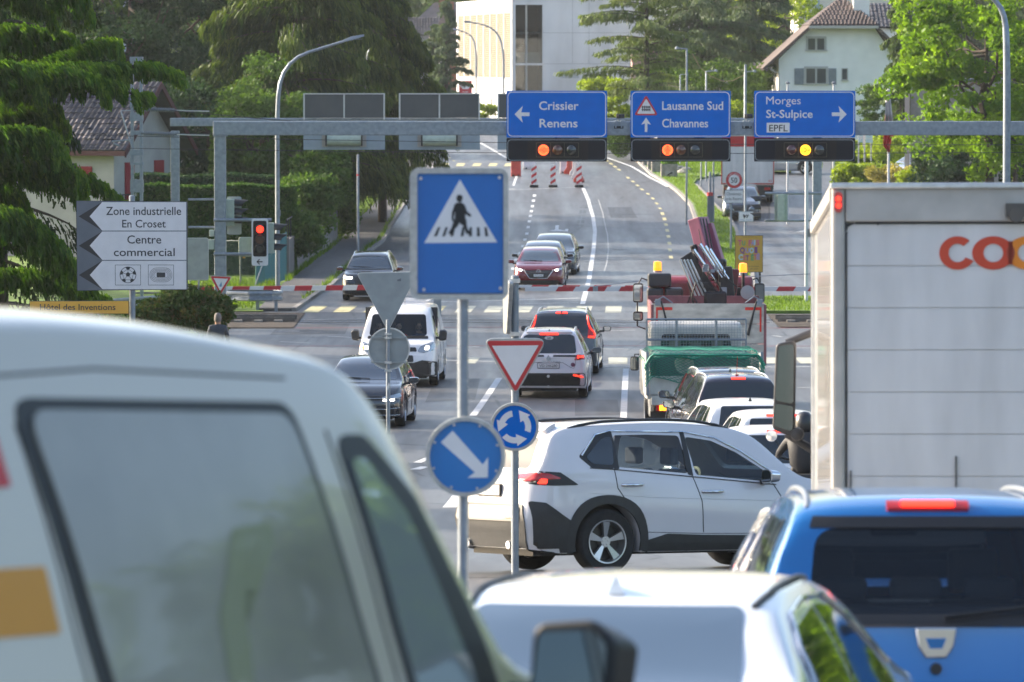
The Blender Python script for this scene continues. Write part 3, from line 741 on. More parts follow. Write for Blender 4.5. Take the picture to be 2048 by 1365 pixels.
    def mirror(s, y, z, m, sz=(.22,.10,.15), glassback=True, heading='fwd'):
        for sx in (1,-1):
            h, n = s.ray('R' if sx>0 else 'L', y, z-.05); x0 = abs(h.x)
            b = MB(); b.prism(rpoly([(0,-sz[2]/2),(sz[0],-sz[2]*.42),(sz[0]+.02,sz[2]*.3),(sz[0]*.8,sz[2]/2),(.02,sz[2]*.45)], .05), -sz[1]/2, sz[1]/2)
            b.v = [((x0+.07+p[0])*sx, y+p[1]+(0.04 if p[1]>0 else 0)*0-.25*p[0]*0, z+p[2]*(.75 if p[1]>0 else 1)) for p in b.v]
            o = b.build('wing_mirror', m, s.root, bevel=.012)
            b = MB(); b.box((x0-.02)*sx,(x0+.12)*sx, y-.03,y+.03,z-.09,z-.04); b.build('mirror_arm', PLASTIC, o)
            b = MB(); b.prism(rpoly([(.015,-sz[2]*.38),(sz[0]-.02,-sz[2]*.33),(sz[0]-.005,sz[2]*.26),(sz[0]*.8,sz[2]*.4),(.04,sz[2]*.36)], .03), -sz[1]/2-.006, -sz[1]/2-.002)
            b.v = [((x0+.07+p[0])*sx, y+p[1], z+p[2]) for p in b.v]; b.build('mirror_glass', mat('mirror_glass', (.25,.28,.3), .03, 1), o)
    def plate(s, axis, z, txt, x=0, w_=.5, h_=.11, tilt=0, front=False):
        h, n = s.ray(axis, x, z); sg = -1 if axis == 'B' else 1; o = thing('number_plate', None, None); o.parent = s.root; o.location = (x, h.y+sg*.02, z)
        if sg > 0: o.rotation_euler = (0,0,math.pi)
        b = MB(); b.prism(rrect(-w_/2,w_/2,-h_/2,h_/2,.01,3), -.006, .02); b.build('plate_panel', PLATE, o)
        b = MB(); b.prism(rrect(-w_/2-.012,w_/2+.012,-h_/2-.012,h_/2+.012,.012,3), -.003, .03); b.build('plate_frame', BLACK, o)
        b = MB(); text_mb(b, txt, -w_/2+.035, w_/2-.035, -h_*.32, h_*.62, -.008, .0); b.build('lettering', BLACK, o)
        return o
    def rails(s, y0, y1, m, xk=.06, hgt=.05):
        for sx in (1,-1):
            pts_ = []
            for i in range(15):
                y = y0+(y1-y0)*i/14; g = s.top(y)-s.belt(y); x = (s.W/2-.06-.40*g)*.985-.0; h = s.bvh.ray_cast(Vector((sx*(x-xk*.5),y,4)), Vector((0,0,-1)))
                e = min(1, min(i,14-i)/3.0)**.6; pts_.append(h[0]+Vector((0,0,-.01+hgt*e)))
            b = MB(); b.tube(pts_, .017, 8); b.build('roof_rail', m, s.root, 60)
    def fin(s, y, m, tall=False, x=0):
        h = s.bvh.ray_cast(Vector((x,y,4)), Vector((0,0,-1)))[0]
        b = MB(); z = h.z-.01
        if tall: b.box(x-.03,x+.03,y-.05,y+.05,z,z+.025); b.tube([(x,y,z+.02),(x,y-.10,z+.36)], .005, 6)
        else:
            b.add([(x-.035,y-.08,z),(x+.035,y-.08,z),(x,y+.13,z),(x-.006,y-.075,z+.07),(x+.006,y-.075,z+.07),(x,y-.02,z+.06)], [(0,1,2),(0,3,4,1),(1,4,5,2),(0,2,5,3),(3,5,4)])
        b.build('antenna', m, s.root)
LINE = mat('panel_gap', (.02,.02,.022), .7)
def side_glass(c, polys, m=None, frame=None):
    """polys in (y,z); one pane each side"""
    for ax in ('R','L'):
        for p in polys: c.patch('side_window', p, ax, m or c.glassm, .004, .02, .04)
def std_side(c, kind):
    """door glass, door cuts, handles for a car of the usual layout"""
    k = c.L/4.5; B = c.belt; T = c.top
    def zz(y, q): return B(y)+.02+(T(y)*.925-B(y))*q
    if kind in ('hatch','suv'):
        y = [.55*k, 1.02*k, 1.08*k, 1.95*k, 2.02*k, 3.15*k]
        ps = [[(.62*k,zz(.8*k,.25)),(y[1],zz(y[1],.06)),(y[1],zz(y[1],.93)),(.78*k,zz(.8*k,.93))]]
    else:
        y = [.95*k, 1.15*k, 1.22*k, 2.0*k, 2.07*k, 3.2*k]
        ps = [[(.98*k,zz(1.2*k,.10)),(1.2*k,zz(1.2*k,.05)),(1.2*k,zz(1.2*k,.86)),(1.1*k,zz(1.2*k,.62))]]
        y[2] = 1.24*k
    ps.append([(y[2],zz(y[2],.05)),(y[3],zz(y[3],.05)),(y[3],zz(y[3],.92)),(y[2],zz(y[2],.90))])
    ps.append([(y[4],zz(y[4],.05)),(y[5],zz(y[5],.06)),(2.82*k,zz(2.82*k,.72)),(2.55*k,zz(2.55*k,.90)),(y[4],zz(y[4],.92))])
    side_glass(c, ps)
    for ax in ('R','L'):
        c.strip('door_gap', [(1.98*k,zz(2*k,0)),(2.0*k,.55*c.H),(1.98*k,.2*c.H)], ax, .012, LINE, 0)
        c.strip('door_gap', [(3.12*k,zz(3.1*k,0)),(3.14*k,.45*c.H),(3.05*k,.2*c.H)], ax, .012, LINE, 0)
        for yy in (1.15*k, 2.15*k):
            h, n = c.ray(ax, yy+.1, .56*c.H); b = MB(); sx = 1 if ax=='R' else -1
            b.tube([h+Vector((0,-.09,0)), h+Vector((sx*.035,-.05,0)), h+Vector((sx*.035,.06,0)), h+Vector((0,.1,0))], .013, 6); b.build('door_handle', c.paint, c.root, 60)
def rear_std(c, glass_poly, lights, m=None, stop=None, plate=None, plate_z=None, bumper=None, platew=.5, lit=(1,), lensm=REDLENS):
    c.patch('rear_window', glass_poly, 'B', m or c.glassm, .005, .03, .06)
    for p in lights:
        for sx in (1,-1):
            q = [(a*sx, b) for a, b in p]
            c.patch('tail_light', q, 'B', lensm, .012, .03, .02, rings=4)
    if stop:
        x0, x1, z = stop; c.patch('brake_light', [(x0,z-.014),(x1,z-.014),(x1,z+.014),(x0,z+.014)], 'B', REDLIT, .012, .03, .005, rings=2)
    if bumper:
        c.patch('bumper_trim', bumper, 'B', PLASTIC, .012, .04, .05)
    if plate: c.plate('B', plate_z, plate, w_=platew)
def lit_block(c, poly, axis, m, name='lamp', off=.018, both=True):
    for sx in ((1,-1) if both else (1,)):
        c.patch(name, [(a*sx,b) for a,b in poly], axis, m, off, .01, .01, rings=2)
def symx(pts): return pts + [(-a,b) for a,b in reversed(pts)]
def cup(): pass
WPAINT = mat('white_car_paint', (.72,.72,.74), .28, coat=.8, noise=.03, nscale=2)
WPAINT2 = mat('pearl_white_paint', (.66,.64,.66), .25, coat=.9, noise=.03, nscale=2)
BPAINT = mat('black_car_paint', (.012,.013,.016), .2, coat=1)
DGPAINT = mat('dark_grey_paint', (.055,.06,.07), .22, .5, coat=1)
SGPAINT = mat('silver_blue_grey_paint', (.16,.18,.21), .25, .6, coat=1)
REDPAINT = mat('dark_red_paint', (.16,.008,.014), .22, .3, coat=1)
BLUEPAINT = mat('bright_blue_paint', (.0,.13,.40), .25, .25, coat=1)
# ---- white SUV crossing in front
k_ = 1.0
zz = 1.70
prof = dict(top=[(0,.62),(.03,.63),(.12,.66),(.42,.93),(.6,.965),(1.0,.985),(1.8,1.0),(2.6,.975),(2.95,.93),(3.62,.615),(4.1,.575),(4.4,.53),(4.53,.46),(4.6,.38)],
            belt=[(0,.59),(.35,.70),(.9,.695),(1.6,.665),(2.3,.63),(3.1,.585),(3.62,.57),(4.2,.53),(4.5,.44),(4.6,.36)])
qw = [(.74,1.285),(.98,1.48),(1.135,1.53),(1.09,1.20),(.84,1.215)]
rw = [(1.165,1.53),(1.60,1.535),(2.03,1.52),(2.06,1.10),(1.11,1.185)]
fw = [(2.10,1.51),(2.45,1.46),(2.75,1.33),(3.08,1.12),(3.12,1.0),(2.15,1.085)]
rgl = [(-.56,1.17),(.56,1.17),(.50,1.50),(.3,1.53),(-.3,1.53),(-.50,1.50)]
wsh = [(-.60,1.12),(.60,1.12),(.50,1.53),(-.50,1.53)]
sv = Car('white_suv', 'white SUV with black wheel-arch cladding crossing sideways in front of the queue', 'car', WPAINT2, L=4.6, W=1.86, H=1.70, wb=2.69, fo=.925, r=.362, gc=.24, prof=prof, archr=.425, style=1, cr_r=.5, cr_a=.21,
         cut=[('R',rpoly(rw,.05),1),('R',rpoly(fw,.05),1),('L',rpoly(rw,.05),1),('L',rpoly(fw,.05),1),('B',rpoly(rgl,.06),.75),('F',rpoly(wsh,.06),1.75)])
for ax in ('R','L'):
    # black glasshouse surround
    sv.patch('window_surround', [(.66,1.30),(.93,1.535),(1.12,1.565),(1.14,1.565),(1.08,1.155),(.80,1.18)], ax, BLACK, .003, .01, .03)
    sv.patch('side_window', qw, ax, DARKGLASS, .008, .02, .05)
    sv.patch('side_window', rw, ax, TINTG, -.006, 0, .05); sv.patch('side_window', fw, ax, CLEARG, -.006, 0, .05)
    sv.strip('window_trim', [(.70,1.31),(.93,1.535),(1.12,1.575),(2.1,1.56),(2.5,1.49),(2.8,1.345),(3.18,1.10)], ax, .022, CHROME, .006)
    sv.strip('window_trim', [(.78,1.175),(1.1,1.155),(2.1,1.065),(3.2,.965)], ax, .012, BLACK, .004)
    for xx in (1.12, 2.075):
        sv.patch('door_pillar', [(xx-.045,1.19),(xx-.02,1.57),(xx+.035,1.57),(xx+.035,1.07 if xx>2 else 1.16),(xx-.03,1.09 if xx>2 else 1.16)], ax, BLACK, .004, .01, .01)
    sv.strip('door_gap', [(1.09,1.16),(1.115,.95),(1.25,.77)], ax, .012, LINE, 0)
    sv.strip('door_gap', [(2.10,1.07),(2.20,.8),(2.22,.45)], ax, .012, LINE, 0)
    sv.strip('door_gap', [(3.16,.98),(3.30,.75),(3.32,.5)], ax, .012, LINE, 0)
    for cx_, w0 in ((sv.ya,.51),(sv.yf,.51)):
        a0, a1 = R(-14), R(194); n_ = 26; ro, ri = .515, .42
        mb_ = MB(); vs = []; sx = 1 if ax == 'R' else -1
        for i in range(n_+1):
            a = a0+(a1-a0)*i/n_
            sq = 1+.05*abs(math.sin(2*a))**2
            for rr_, of in ((ri,-.01),(ri,.018),(ro*sq,.014),(ro*sq,-.012)):
                yy, z_ = cx_+rr_*math.cos(a), .362+rr_*math.sin(a)
                h, nn = sv.ray(ax, cx_+ro*math.cos(a), min(max(.362+ro*1.0*math.sin(a),.3),.95)); vs.append((h.x+sx*of, yy, z_))
        mb_.add(vs, [(i*4+j, i*4+(j+1)%4, (i+1)*4+(j+1)%4, (i+1)*4+j) for i in range(n_) for j in range(4)])
        mb_.build('arch_cladding', PLASTIC, sv.root, 40)
    sv.patch('sill_cladding', [(1.42,.25),(3.2,.25),(3.2,.40),(2.2,.42),(1.75,.44),(1.45,.36)], ax, PLASTIC, .014, .03, .02)
    sv.patch('rear_corner_cladding', [(.12,.25),(.50,.25),(.58,.56),(.42,.66),(.22,.80),(.06,.82)], ax, PLASTIC, .012, .03, .03)
    # tail light wrapping onto the side
    sv.patch('tail_light', [(.05,1.0),(.10,1.15),(.40,1.13),(.62,.99),(.30,.985)], ax, BLACK, .006, .02, .01)
    sv.patch('tail_light', [(.07,1.03),(.11,1.13),(.28,1.115),(.42,1.06),(.24,1.05)], ax, REDLENS, .012, .02, .01)
    lt = sv.patch('lamp', [(.15,1.005),(.19,1.06),(.25,1.055),(.24,1.005)], ax, REDLIT, .016, .01, .01, rings=2)
    for yy, z_ in ((1.30,.985),(2.34,.90)):
        h, nn = sv.ray(ax, yy, z_); sx = 1 if ax == 'R' else -1; b = MB()
        b.tube([h+Vector((0,-.13,0)), h+Vector((sx*.04,-.10,0)), h+Vector((sx*.042,.10,0)), h+Vector((0,.14,0))], .017, 8); b.build('door_handle', CHROME, sv.root, 60)
sv.patch('rear_window', rgl, 'B', TINTG, -.004, 0, .06); sv.patch('windscreen', wsh, 'F', CLEARG, -.004, 0, .06)
sv.patch('tail_light', [(-.75,1.03),(-.45,1.05),(-.45,1.10),(-.78,1.13)], 'B', REDLENS, .01, .02, .01); sv.patch('tail_light', [(.75,1.03),(.45,1.05),(.45,1.10),(.78,1.13)], 'B', REDLENS, .01, .02, .01)
sv.patch('rear_bumper', [(-.72,.26),(.72,.26),(.76,.60),(.70,.78),(-.70,.78),(-.76,.60)], 'B', PLASTIC, .02, .04, .05)
sv.patch('bumper_trim', [(-.68,.60),(.68,.60),(.66,.75),(-.66,.75)], 'B', mat('silver_grey_bumper', (.22,.21,.20), .5, .2), .035, .03, .03)
sv.patch('reflector', [(.45,.62),(.66,.62),(.66,.65),(.45,.65)], 'B', REDLENS, .045, .02, .005)
sv.plate('B', .93, 'VD 417 602')
sv.mirror(3.02, 1.06, CHROME, (.22,.12,.17))
for yy in (.45, -.45):
    b = MB(); b.cyl((yy,-.02,.33),(yy,.3,.35),.045,n=14); b.build('exhaust_pipe', CHROME, sv.root, 60)
sv.rails(.62, 2.75, BLACK, .06, .045); sv.fin(.62, WPAINT2)
sv.patch('rear_spoiler', [(-.58,1.545),(.58,1.545),(.52,1.62),(-.52,1.62)], 'B', WPAINT2, .05, .05, .03)
for ax in ('R','L'):
    sv.strip('body_crease', [(.75,.90),(1.6,.84),(2.8,.80),(3.3,.78)], ax, .006, mat('crease_shade_grey',(.45,.44,.46),.4), -.001)  # grey strip paints the soft shade along the crease
    sv.strip('sill_gap', [(1.50,.46),(2.2,.435),(3.25,.42)], ax, .008, LINE, 0)
sv.strip('fuel_flap_gap', [(.62,.90),(.78,.90),(.78,1.04),(.62,1.04),(.62,.90)], 'L', .008, LINE, 0)
h_, n_ = sv.ray('R', 3.5, .86); b = MB(); vs, fs = text_data('HYBRID', .01, 1.1); b.add([(h_.x+.008, 3.42+v[0]*.05, .845+v[1]*.045) for v in vs], fs); b.build('lettering', mat('badge_blue_chrome',(.25,.38,.6),.3,.5), sv.root)
# interior
for sx in (.38,-.38):
    for yy, hh in ((1.25,1.02),(2.25,1.02)):
        b = MB(); b.box(sx-.25,sx+.25,yy-.05,yy+.5,.5,.62); b.box(sx-.24,sx+.24,yy-.16,yy-.02,.6,1.14); b.build('seat', LEATHER, sv.root, bevel=.03)
        b = MB(); b.box(sx-.13,sx+.13,yy-.2,yy-.09,1.19,1.38); b.build('headrest', LEATHER, sv.root, bevel=.03)
b = MB(); b.box(-.75,.75,3.0,3.4,.75,1.02); b.build('dashboard', INTER, sv.root, bevel=.04)
b = MB(); b.lathe([(.17,-.012),(.19,0),(.17,.012),(.155,0),(.17,-.012)], 'y', n=24); b.cyl((0,.01,0),(0,.05,0),.05,n=10); o = b.build('steering_wheel', LEATHER, sv.root, 60); o.location = (-.38,2.85,.98); o.rotation_euler = (R(-25),0,0)
g_ = G(1205,1149)
place(sv.root, g_.x, g_.y, 60, anchor=(.80, sv.ya))
# ---------------------------------------------------------------- car fronts and rears
def front_std(c, kind, plate=None, drl=False, lampm=LAMPGLASS, beam=True, logo=None):
    H, W = c.H, c.W
    if kind == 'hatch':
        c.patch('windscreen', [(-.70*W/1.8,.675*H),(.70*W/1.8,.675*H),(.54*W/1.8,.925*H),(-.54*W/1.8,.925*H)], 'F', SCREEN, .004, .02, .05)
        c.patch('grille', [(-.50,.475*H),(.50,.475*H),(.30,.30*H),(-.30,.30*H)], 'F', PLASTIC, .012, .03, .03)
        c.strip('grille_trim', [(-.52,.485*H),(-.31,.29*H),(.31,.29*H),(.52,.485*H)], 'F', .02, CHROME, .015)
        hl = [(.50,.49*H),(.80,.545*H),(.82,.50*H),(.60,.455*H)]
        lit = [(.56,.487*H),(.68,.505*H),(.68,.475*H),(.60,.465*H)]
        c.patch('air_intake', [(-.78,.16*H),(.78,.16*H),(.70,.24*H),(-.70,.24*H)], 'F', PLASTIC, .012, .03, .03)
    elif kind == 'suv':
        c.patch('windscreen', [(-.72,.66*H),(.72,.66*H),(.56,.915*H),(-.56,.915*H)], 'F', SCREEN, .004, .02, .05)
        c.patch('grille', [(-.48,.50*H),(.48,.50*H),(.40,.36*H),(-.40,.36*H)], 'F', PLASTIC, .012, .03, .03)
        hl = [(.48,.50*H),(.82,.53*H),(.83,.47*H),(.52,.44*H)]
        lit = [(.52,.49*H),(.78,.505*H),(.78,.475*H),(.55,.455*H)]
        c.patch('air_intake', [(-.6,.17*H),(.6,.17*H),(.66,.30*H),(-.66,.30*H)], 'F', PLASTIC, .012, .03, .03)
    elif kind == 'golf':
        c.patch('windscreen', [(-.70,.675*H),(.70,.675*H),(.54,.925*H),(-.54,.925*H)], 'F', SCREEN, .004, .02, .05)
        c.patch('grille', [(-.45,.46*H),(.45,.46*H),(.45,.40*H),(-.45,.40*H)], 'F', PLASTIC, .012, .03, .01)
        c.strip('grille_trim', [(-.82,.425*H),(.82,.425*H)], 'F', .012, CHROME, .018)
        hl = [(.44,.44*H),(.80,.50*H),(.84,.45*H),(.46,.385*H)]
        lit = [(.46,.405*H),(.70,.415*H),(.70,.395*H),(.47,.388*H)]
        c.patch('air_intake', [(-.78,.17*H),(.78,.17*H),(.80,.30*H),(-.80,.30*H)], 'F', PLASTIC, .012, .03, .03)
        c.strip('grille_trim', [(-.80,.29*H),(-.5,.275*H),(.5,.275*H),(.80,.29*H)], 'F', .012, CHROME, .02)
        c.strip('grille_trim', [(-.80,.19*H),(.80,.19*H)], 'F', .012, CHROME, .02)
    for sx in (1,-1):
        o = c.patch('headlight', [(a*sx,b) for a,b in hl], 'F', lampm, .012, .03, .02, rings=4)
        if beam: c.patch('lamp', [(a*sx,b) for a,b in lit], 'F', WHITELIT, .02, .01, .01, rings=2, parent=o)
    for sx in (1,-1): c.strip('wiper', [(sx*.1,.685*H),(sx*.1+.45,.70*H)], 'F', .014, BLACK, .015)
    if plate: c.plate('F', .36*H if kind != 'golf' else .35*H, plate, w_=.34, h_=.085)
def person_bust(parent, x, y, z, col, name='driver'):
    b = MB(); b.lathe([(0,-.0),(.21,.0),(.23,.25),(.19,.45),(.07,.52),(.055,.58)], 'z', (x,y,z), 14); o = b.build(name, col, parent, 60); o['kind']='thing'
    return o
# cars coming towards the camera
def facing(c, px, D, hd, lateral=0):
    place(c.root, PX(px, D), D, hd, anchor=(0, c.L))
m3 = Car('red_hatchback', 'dark red hatchback waiting at the stop line with lit headlights', 'car', REDPAINT, 'hatch', L=4.46, W=1.80, H=1.45, group='cars waiting beyond the level crossing')
std_side(m3, 'hatch'); front_std(m3, 'hatch', 'VD 516 942'); m3.mirror(3.02, .96, REDPAINT)
b = MB(); b.ring(.085,.068,-.01,.01,20); b.tube([(-.06,.0,.035),(-.02,0,-.015),(0,0,.0),(.02,0,-.015),(.06,0,.035)],.009,6); h,_ = m3.ray('F',0,.64); o = b.build('emblem', CHROME, m3.root); o.location = (0,h.y+.03,.645)
facing(m3, 1077, 200, 182)
m3b = Car('dark_hatchback', 'dark car half hidden behind the dark red hatchback', 'car', SGPAINT, 'hatch', L=4.3, W=1.78, H=1.46, group='cars waiting beyond the level crossing')
std_side(m3b, 'hatch'); front_std(m3b, 'suv'); m3b.mirror(2.95, .96, BPAINT); m3b.fin(.5, BPAINT)
facing(m3b, 1083, 206.5, 182)
m3c = Car('grey_saloon', 'black and grey saloon third in the queue beyond the crossing', 'car', DGPAINT, 'hatch', L=4.6, W=1.82, H=1.50, group='cars waiting beyond the level crossing')
std_side(m3c, 'hatch'); front_std(m3c, 'suv'); m3c.mirror(3.0, 1.0, BPAINT)
facing(m3c, 1104, 214, 183)
bs = Car('black_suv', 'black SUV with roof rails in the far left lane, headlights on', 'car', BPAINT, 'suv', L=4.2, W=1.79, H=1.60, wb=2.56, fo=.86)
std_side(bs, 'suv'); front_std(bs, 'suv', beam=True); bs.mirror(2.9, 1.04, BPAINT); bs.rails(.6, 2.6, CHROME)
facing(bs, 735, 191, 182)
gf = Car('grey_hatchback', 'dark grey hatchback with chrome strips below the back of the round sign', 'car', DGPAINT, 'hatch', L=4.26, W=1.79, H=1.47, wb=2.62, fo=.85)
std_side(gf, 'hatch'); front_std(gf, 'golf'); gf.mirror(2.93, .97, DGPAINT)
facing(gf, 722, 121, 183.5)
# white panel van
tv = Car('white_delivery_van', 'white delivery van with dark grey bumper and red vests behind its windscreen', 'van', WPAINT, 'van', L=4.97, W=1.98, H=1.98, wb=2.93, fo=1.0, r=.345, gc=.24, tumb=.22,
         fp=[(0,.10),(.3,.02),(.6,.0),(.9,.06),(1.98,.0)], cr_f=.5, cut=[('F',rpoly([(-.72,1.24),(.72,1.24),(.66,1.76),(-.66,1.76)],.08),1.4)])
tv.patch('windscreen', [(-.74,1.22),(.74,1.22),(.68,1.78),(-.68,1.78)], 'F', CLEARG, -.003, 0, .08)
tv.patch('windscreen_edge', [(-.76,1.17),(.76,1.17),(.74,1.24),(-.74,1.24)], 'F', BLACK, .004, .01, .03)
for sx in (1,-1):
    o = tv.patch('headlight', [(sx*a,b) for a,b in ((.50,.86),(.58,1.0),(.86,1.10),(.92,1.06),(.90,.90),(.66,.84))], 'F', LAMPGLASS, .012, .03, .04, rings=4)
    tv.patch('lamp', [(sx*a,b) for a,b in ((.68,.92),(.78,.92),(.80,.99),(.72,1.0))], 'F', WHITELIT, .02, .01, .02, rings=2, parent=o)
    if sx > 0: tv.patch('indicator', [(sx*a,b) for a,b in ((.82,.99),(.90,1.02),(.90,.93),(.82,.93))], 'F', ORANGELIT, .02, .01, .02, rings=2, parent=o)
tv.patch('front_bumper', [(-.95,.28),(.95,.28),(.96,.62),(.62,.66),(.50,.60),(-.50,.60),(-.62,.66),(-.96,.62)], 'F', PLASTIC, .03, .04, .04)
tv.patch('grille', [(-.42,.62),(.42,.62),(.40,.78),(-.40,.78)], 'F', PLASTIC, .02, .03, .04); tv.patch('grille_slot', [(-.50,.87),(.50,.87),(.46,.97),(-.46,.97)], 'F', PLASTIC, .012, .02, .03)
tv.strip('wiper', [(.0,1.20),(.6,1.22)], 'F', .02, BLACK, .02); tv.strip('wiper', [(-.1,1.20),(-.65,1.23)], 'F', .02, BLACK, .02)
for ax in ('R','L'):
    tv.patch('side_window', [(3.2,1.17),(4.15,1.10),(3.95,1.35),(3.62,1.70),(3.2,1.72)], ax, DARKGLASS, .004, .02, .05)
    tv.strip('door_gap', [(3.1,1.75),(3.1,.4)], ax, .014, LINE, 0); tv.strip('door_gap', [(1.9,1.75),(1.9,.4)], ax, .014, LINE, 0)
tv.mirror(4.0, 1.24, PLASTIC, (.19,.12,.30))
b = MB(); b.box(-.72,.72,3.6,3.68,.4,.95); b.build('seat_bench', INTER, tv.root, bevel=.03)
b = MB(); b.box(-.85,.85,4.05,4.35,.85,1.12); b.build('dashboard', INTER, tv.root, bevel=.04)
b = MB(); b.box(-.9,.9,3.0,3.05,.3,1.9); b.build('bulkhead', INTER, tv.root)
b = MB(); b.box(-.55,.55,1.2,1.35,1.985,2.07); b.box(-.75,.75,2.2,2.3,1.985,2.05); b.box(-.7,-.6,.8,3.2,2.03,2.07); b.box(.6,.7,.8,3.2,2.03,2.07); b.build('roof_rack', mat('white_roof_rack',(.6,.6,.62),.5), tv.root)
b = MB(); b.tube([(-.1,3.3,1.97),(-.1,3.2,2.2)],.006,6); b.build('antenna', BLACK, tv.root)
facing(tv, 793, 140, 182.5)
HIVIS = mat('orange_red_hi_vis', (.85,.10,.04), .7, noise=.2); HIRED = mat('bright_red_jacket', (.6,.02,.02), .7); NAVY = mat('navy_jacket', (.03,.05,.12), .8)
SKIN = mat('skin', (.42,.24,.17), .6); HAIRD = mat('dark_grey_hair', (.06,.055,.05), .8, noise=.3, nscale=40)
# ---------------------------------------------------------------- people (one skinned body each)
def person(label, loc, rz, pose, cloth, trous, hair=HAIRD, seated=False, helmet=None, parent=None, name='person', scale=1.0):
    """pose: joint positions in metres; the body is one continuous skinned mesh, clothes are material regions of it"""
    J = dict(pelvis=(0,0,.95), waist=(0,0,1.1), chest=(0,0,1.35), neck=(0,0,1.50), head0=(0,.01,1.58), head1=(0,.0,1.72),
             sl=(-.18,0,1.43), el=(-.25,.02,1.15), wl=(-.26,.08,.90), hl=(-.26,.10,.80), sr=(.18,0,1.43), er=(.25,.02,1.15), wr=(.26,.08,.90), hr=(.26,.10,.80),
             pl=(-.1,0,.90), kl=(-.11,.02,.50), al=(-.11,-.02,.08), tl=(-.11,.14,.04), pr=(.1,0,.90), kr=(.11,.02,.50), ar=(.11,-.02,.08), tr=(.11,.14,.04))
    J.update(pose)
    Rd = dict(pelvis=.15, waist=.14, chest=.165, neck=.06, head0=.085, head1=.085, sl=.075, el=.05, wl=.034, hl=.035, sr=.075, er=.05, wr=.034, hr=.035,
              pl=.10, kl=.065, al=.045, tl=.04, pr=.10, kr=.065, ar=.045, tr=.04)
    E = [('pelvis','waist'),('waist','chest'),('chest','neck'),('neck','head0'),('head0','head1'),('chest','sl'),('sl','el'),('el','wl'),('wl','hl'),('chest','sr'),('sr','er'),('er','wr'),('wr','hr'),
         ('pelvis','pl'),('pl','kl'),('kl','al'),('al','tl'),('pelvis','pr'),('pr','kr'),('kr','ar'),('ar','tr')]
    names = list(J); idx = {n:i for i,n in enumerate(names)}
    V = [J[n] for n in names]; rad = [Rd[n] for n in names]; EE = [(idx[a],idx[b]) for a,b in E]
    # five fingers on each hand
    for s_, sg in (('l',-1),('r',1)):
        h = Vector(J['h'+s_]); d = (h-Vector(J['w'+s_])).normalized(); side = d.cross(Vector((0,1,0)) if abs(d.y) < .8 else Vector((0,0,1))).normalized()
        for k in range(4):
            a = h + side*(.026*(k-1.5)); b_ = a + d*(.05+.008*(1.5-abs(k-1.5))) + Vector((0,0,-.008)); c_ = b_ + d*.025+Vector((0,0,-.02))
            n0 = len(V); V += [tuple(b_), tuple(c_)]; rad += [.010,.008]; EE += [(idx['h'+s_],n0),(n0,n0+1)]
        b_ = h + side*.045*sg + d*.02; n0 = len(V); V.append(tuple(b_)); rad.append(.011); EE.append((idx['h'+s_],n0))
    me = bpy.data.meshes.new('body'); me.from_pydata(V, EE, []); o = link('body', me, None)
    o.modifiers.new('k','SKIN'); o.modifiers.new('u','SUBSURF').levels = 2
    for i, r_ in enumerate(rad): me.skin_vertices[0].data[i].radius = (r_, r_*(.72 if names[i] in ('chest','waist') else 1)) if i < len(names) else (r_, r_)
    me.skin_vertices[0].data[idx['pelvis']].use_root = True
    bpy.context.view_layer.update(); dg = bpy.context.evaluated_depsgraph_get(); nm = bpy.data.meshes.new_from_object(o.evaluated_get(dg)); bpy.data.objects.remove(o); nm.name = 'body'
    nm.materials.clear(); 
    for m in (cloth, trous, SKIN, BLACK): nm.materials.append(m)
    pz = J['pelvis'][2]; hz = Vector(J['neck'])
    for p in nm.polygons:
        c = p.center; p.use_smooth = True; mi = 0
        if seated: mi = 1 if (c.z < pz+.02 or (c.y > J['pelvis'][1]+.18 and c.z < pz+.16)) else 0
        elif c.z < pz-.02: mi = 1
        if c.z > hz.z+.015 : mi = 2
        for s_ in 'lr':
            if (c-Vector(J['h'+s_])).length < .10: mi = 2
            if (c-Vector(J['t'+s_])).length < .14 and c.z < J['a'+s_][2]+.03: mi = 3
        p.material_index = mi
    t = thing(name, label, 'person' if label else None, loc, rz); t.parent = parent; body = link('body', nm, t); t.scale = (scale,)*3
    hd = Vector(J['head1'])*.5 + Vector(J['head0'])*.5 + Vector((0,.01,.01))
    # face and hair
    b = MB(); b.lathe([(0,-.105),(.055,-.09),(.08,-.02),(.084,.04),(.06,.10),(0,.125)], 'z', tuple(hd), 18); b.v = [((p[0]-hd.x)*.92+hd.x,(p[1]-hd.y)*1.12+hd.y,p[2]) for p in b.v]
    b.add([tuple(hd+Vector(q)) for q in ((-.015,.085,.01),(.015,.085,.01),(0,.12,-.02),(0,.09,.03))], [(0,1,2),(0,2,3),(1,3,2)])
    b.build('head', SKIN, body, 70)
    b = MB()
    for sx in (-1,1): b.lathe([(0,-.01),(.012,0),(0,.01)], 'y', tuple(hd+Vector((sx*.032,.088,.02))), 8)
    b.tube([tuple(hd+Vector((-.025,.088,-.05))),tuple(hd+Vector((.025,.088,-.05)))],.004,5); b.build('eyes_and_mouth', BLACK, body)
    for sx in (-1,1):
        b = MB(); b.lathe([(0,-.012),(.022,-.004),(.026,.006),(0,.012)], 'x', tuple(hd+Vector((sx*.08,-.005,.0))), 12); b.build('ear', SKIN, body, 60)
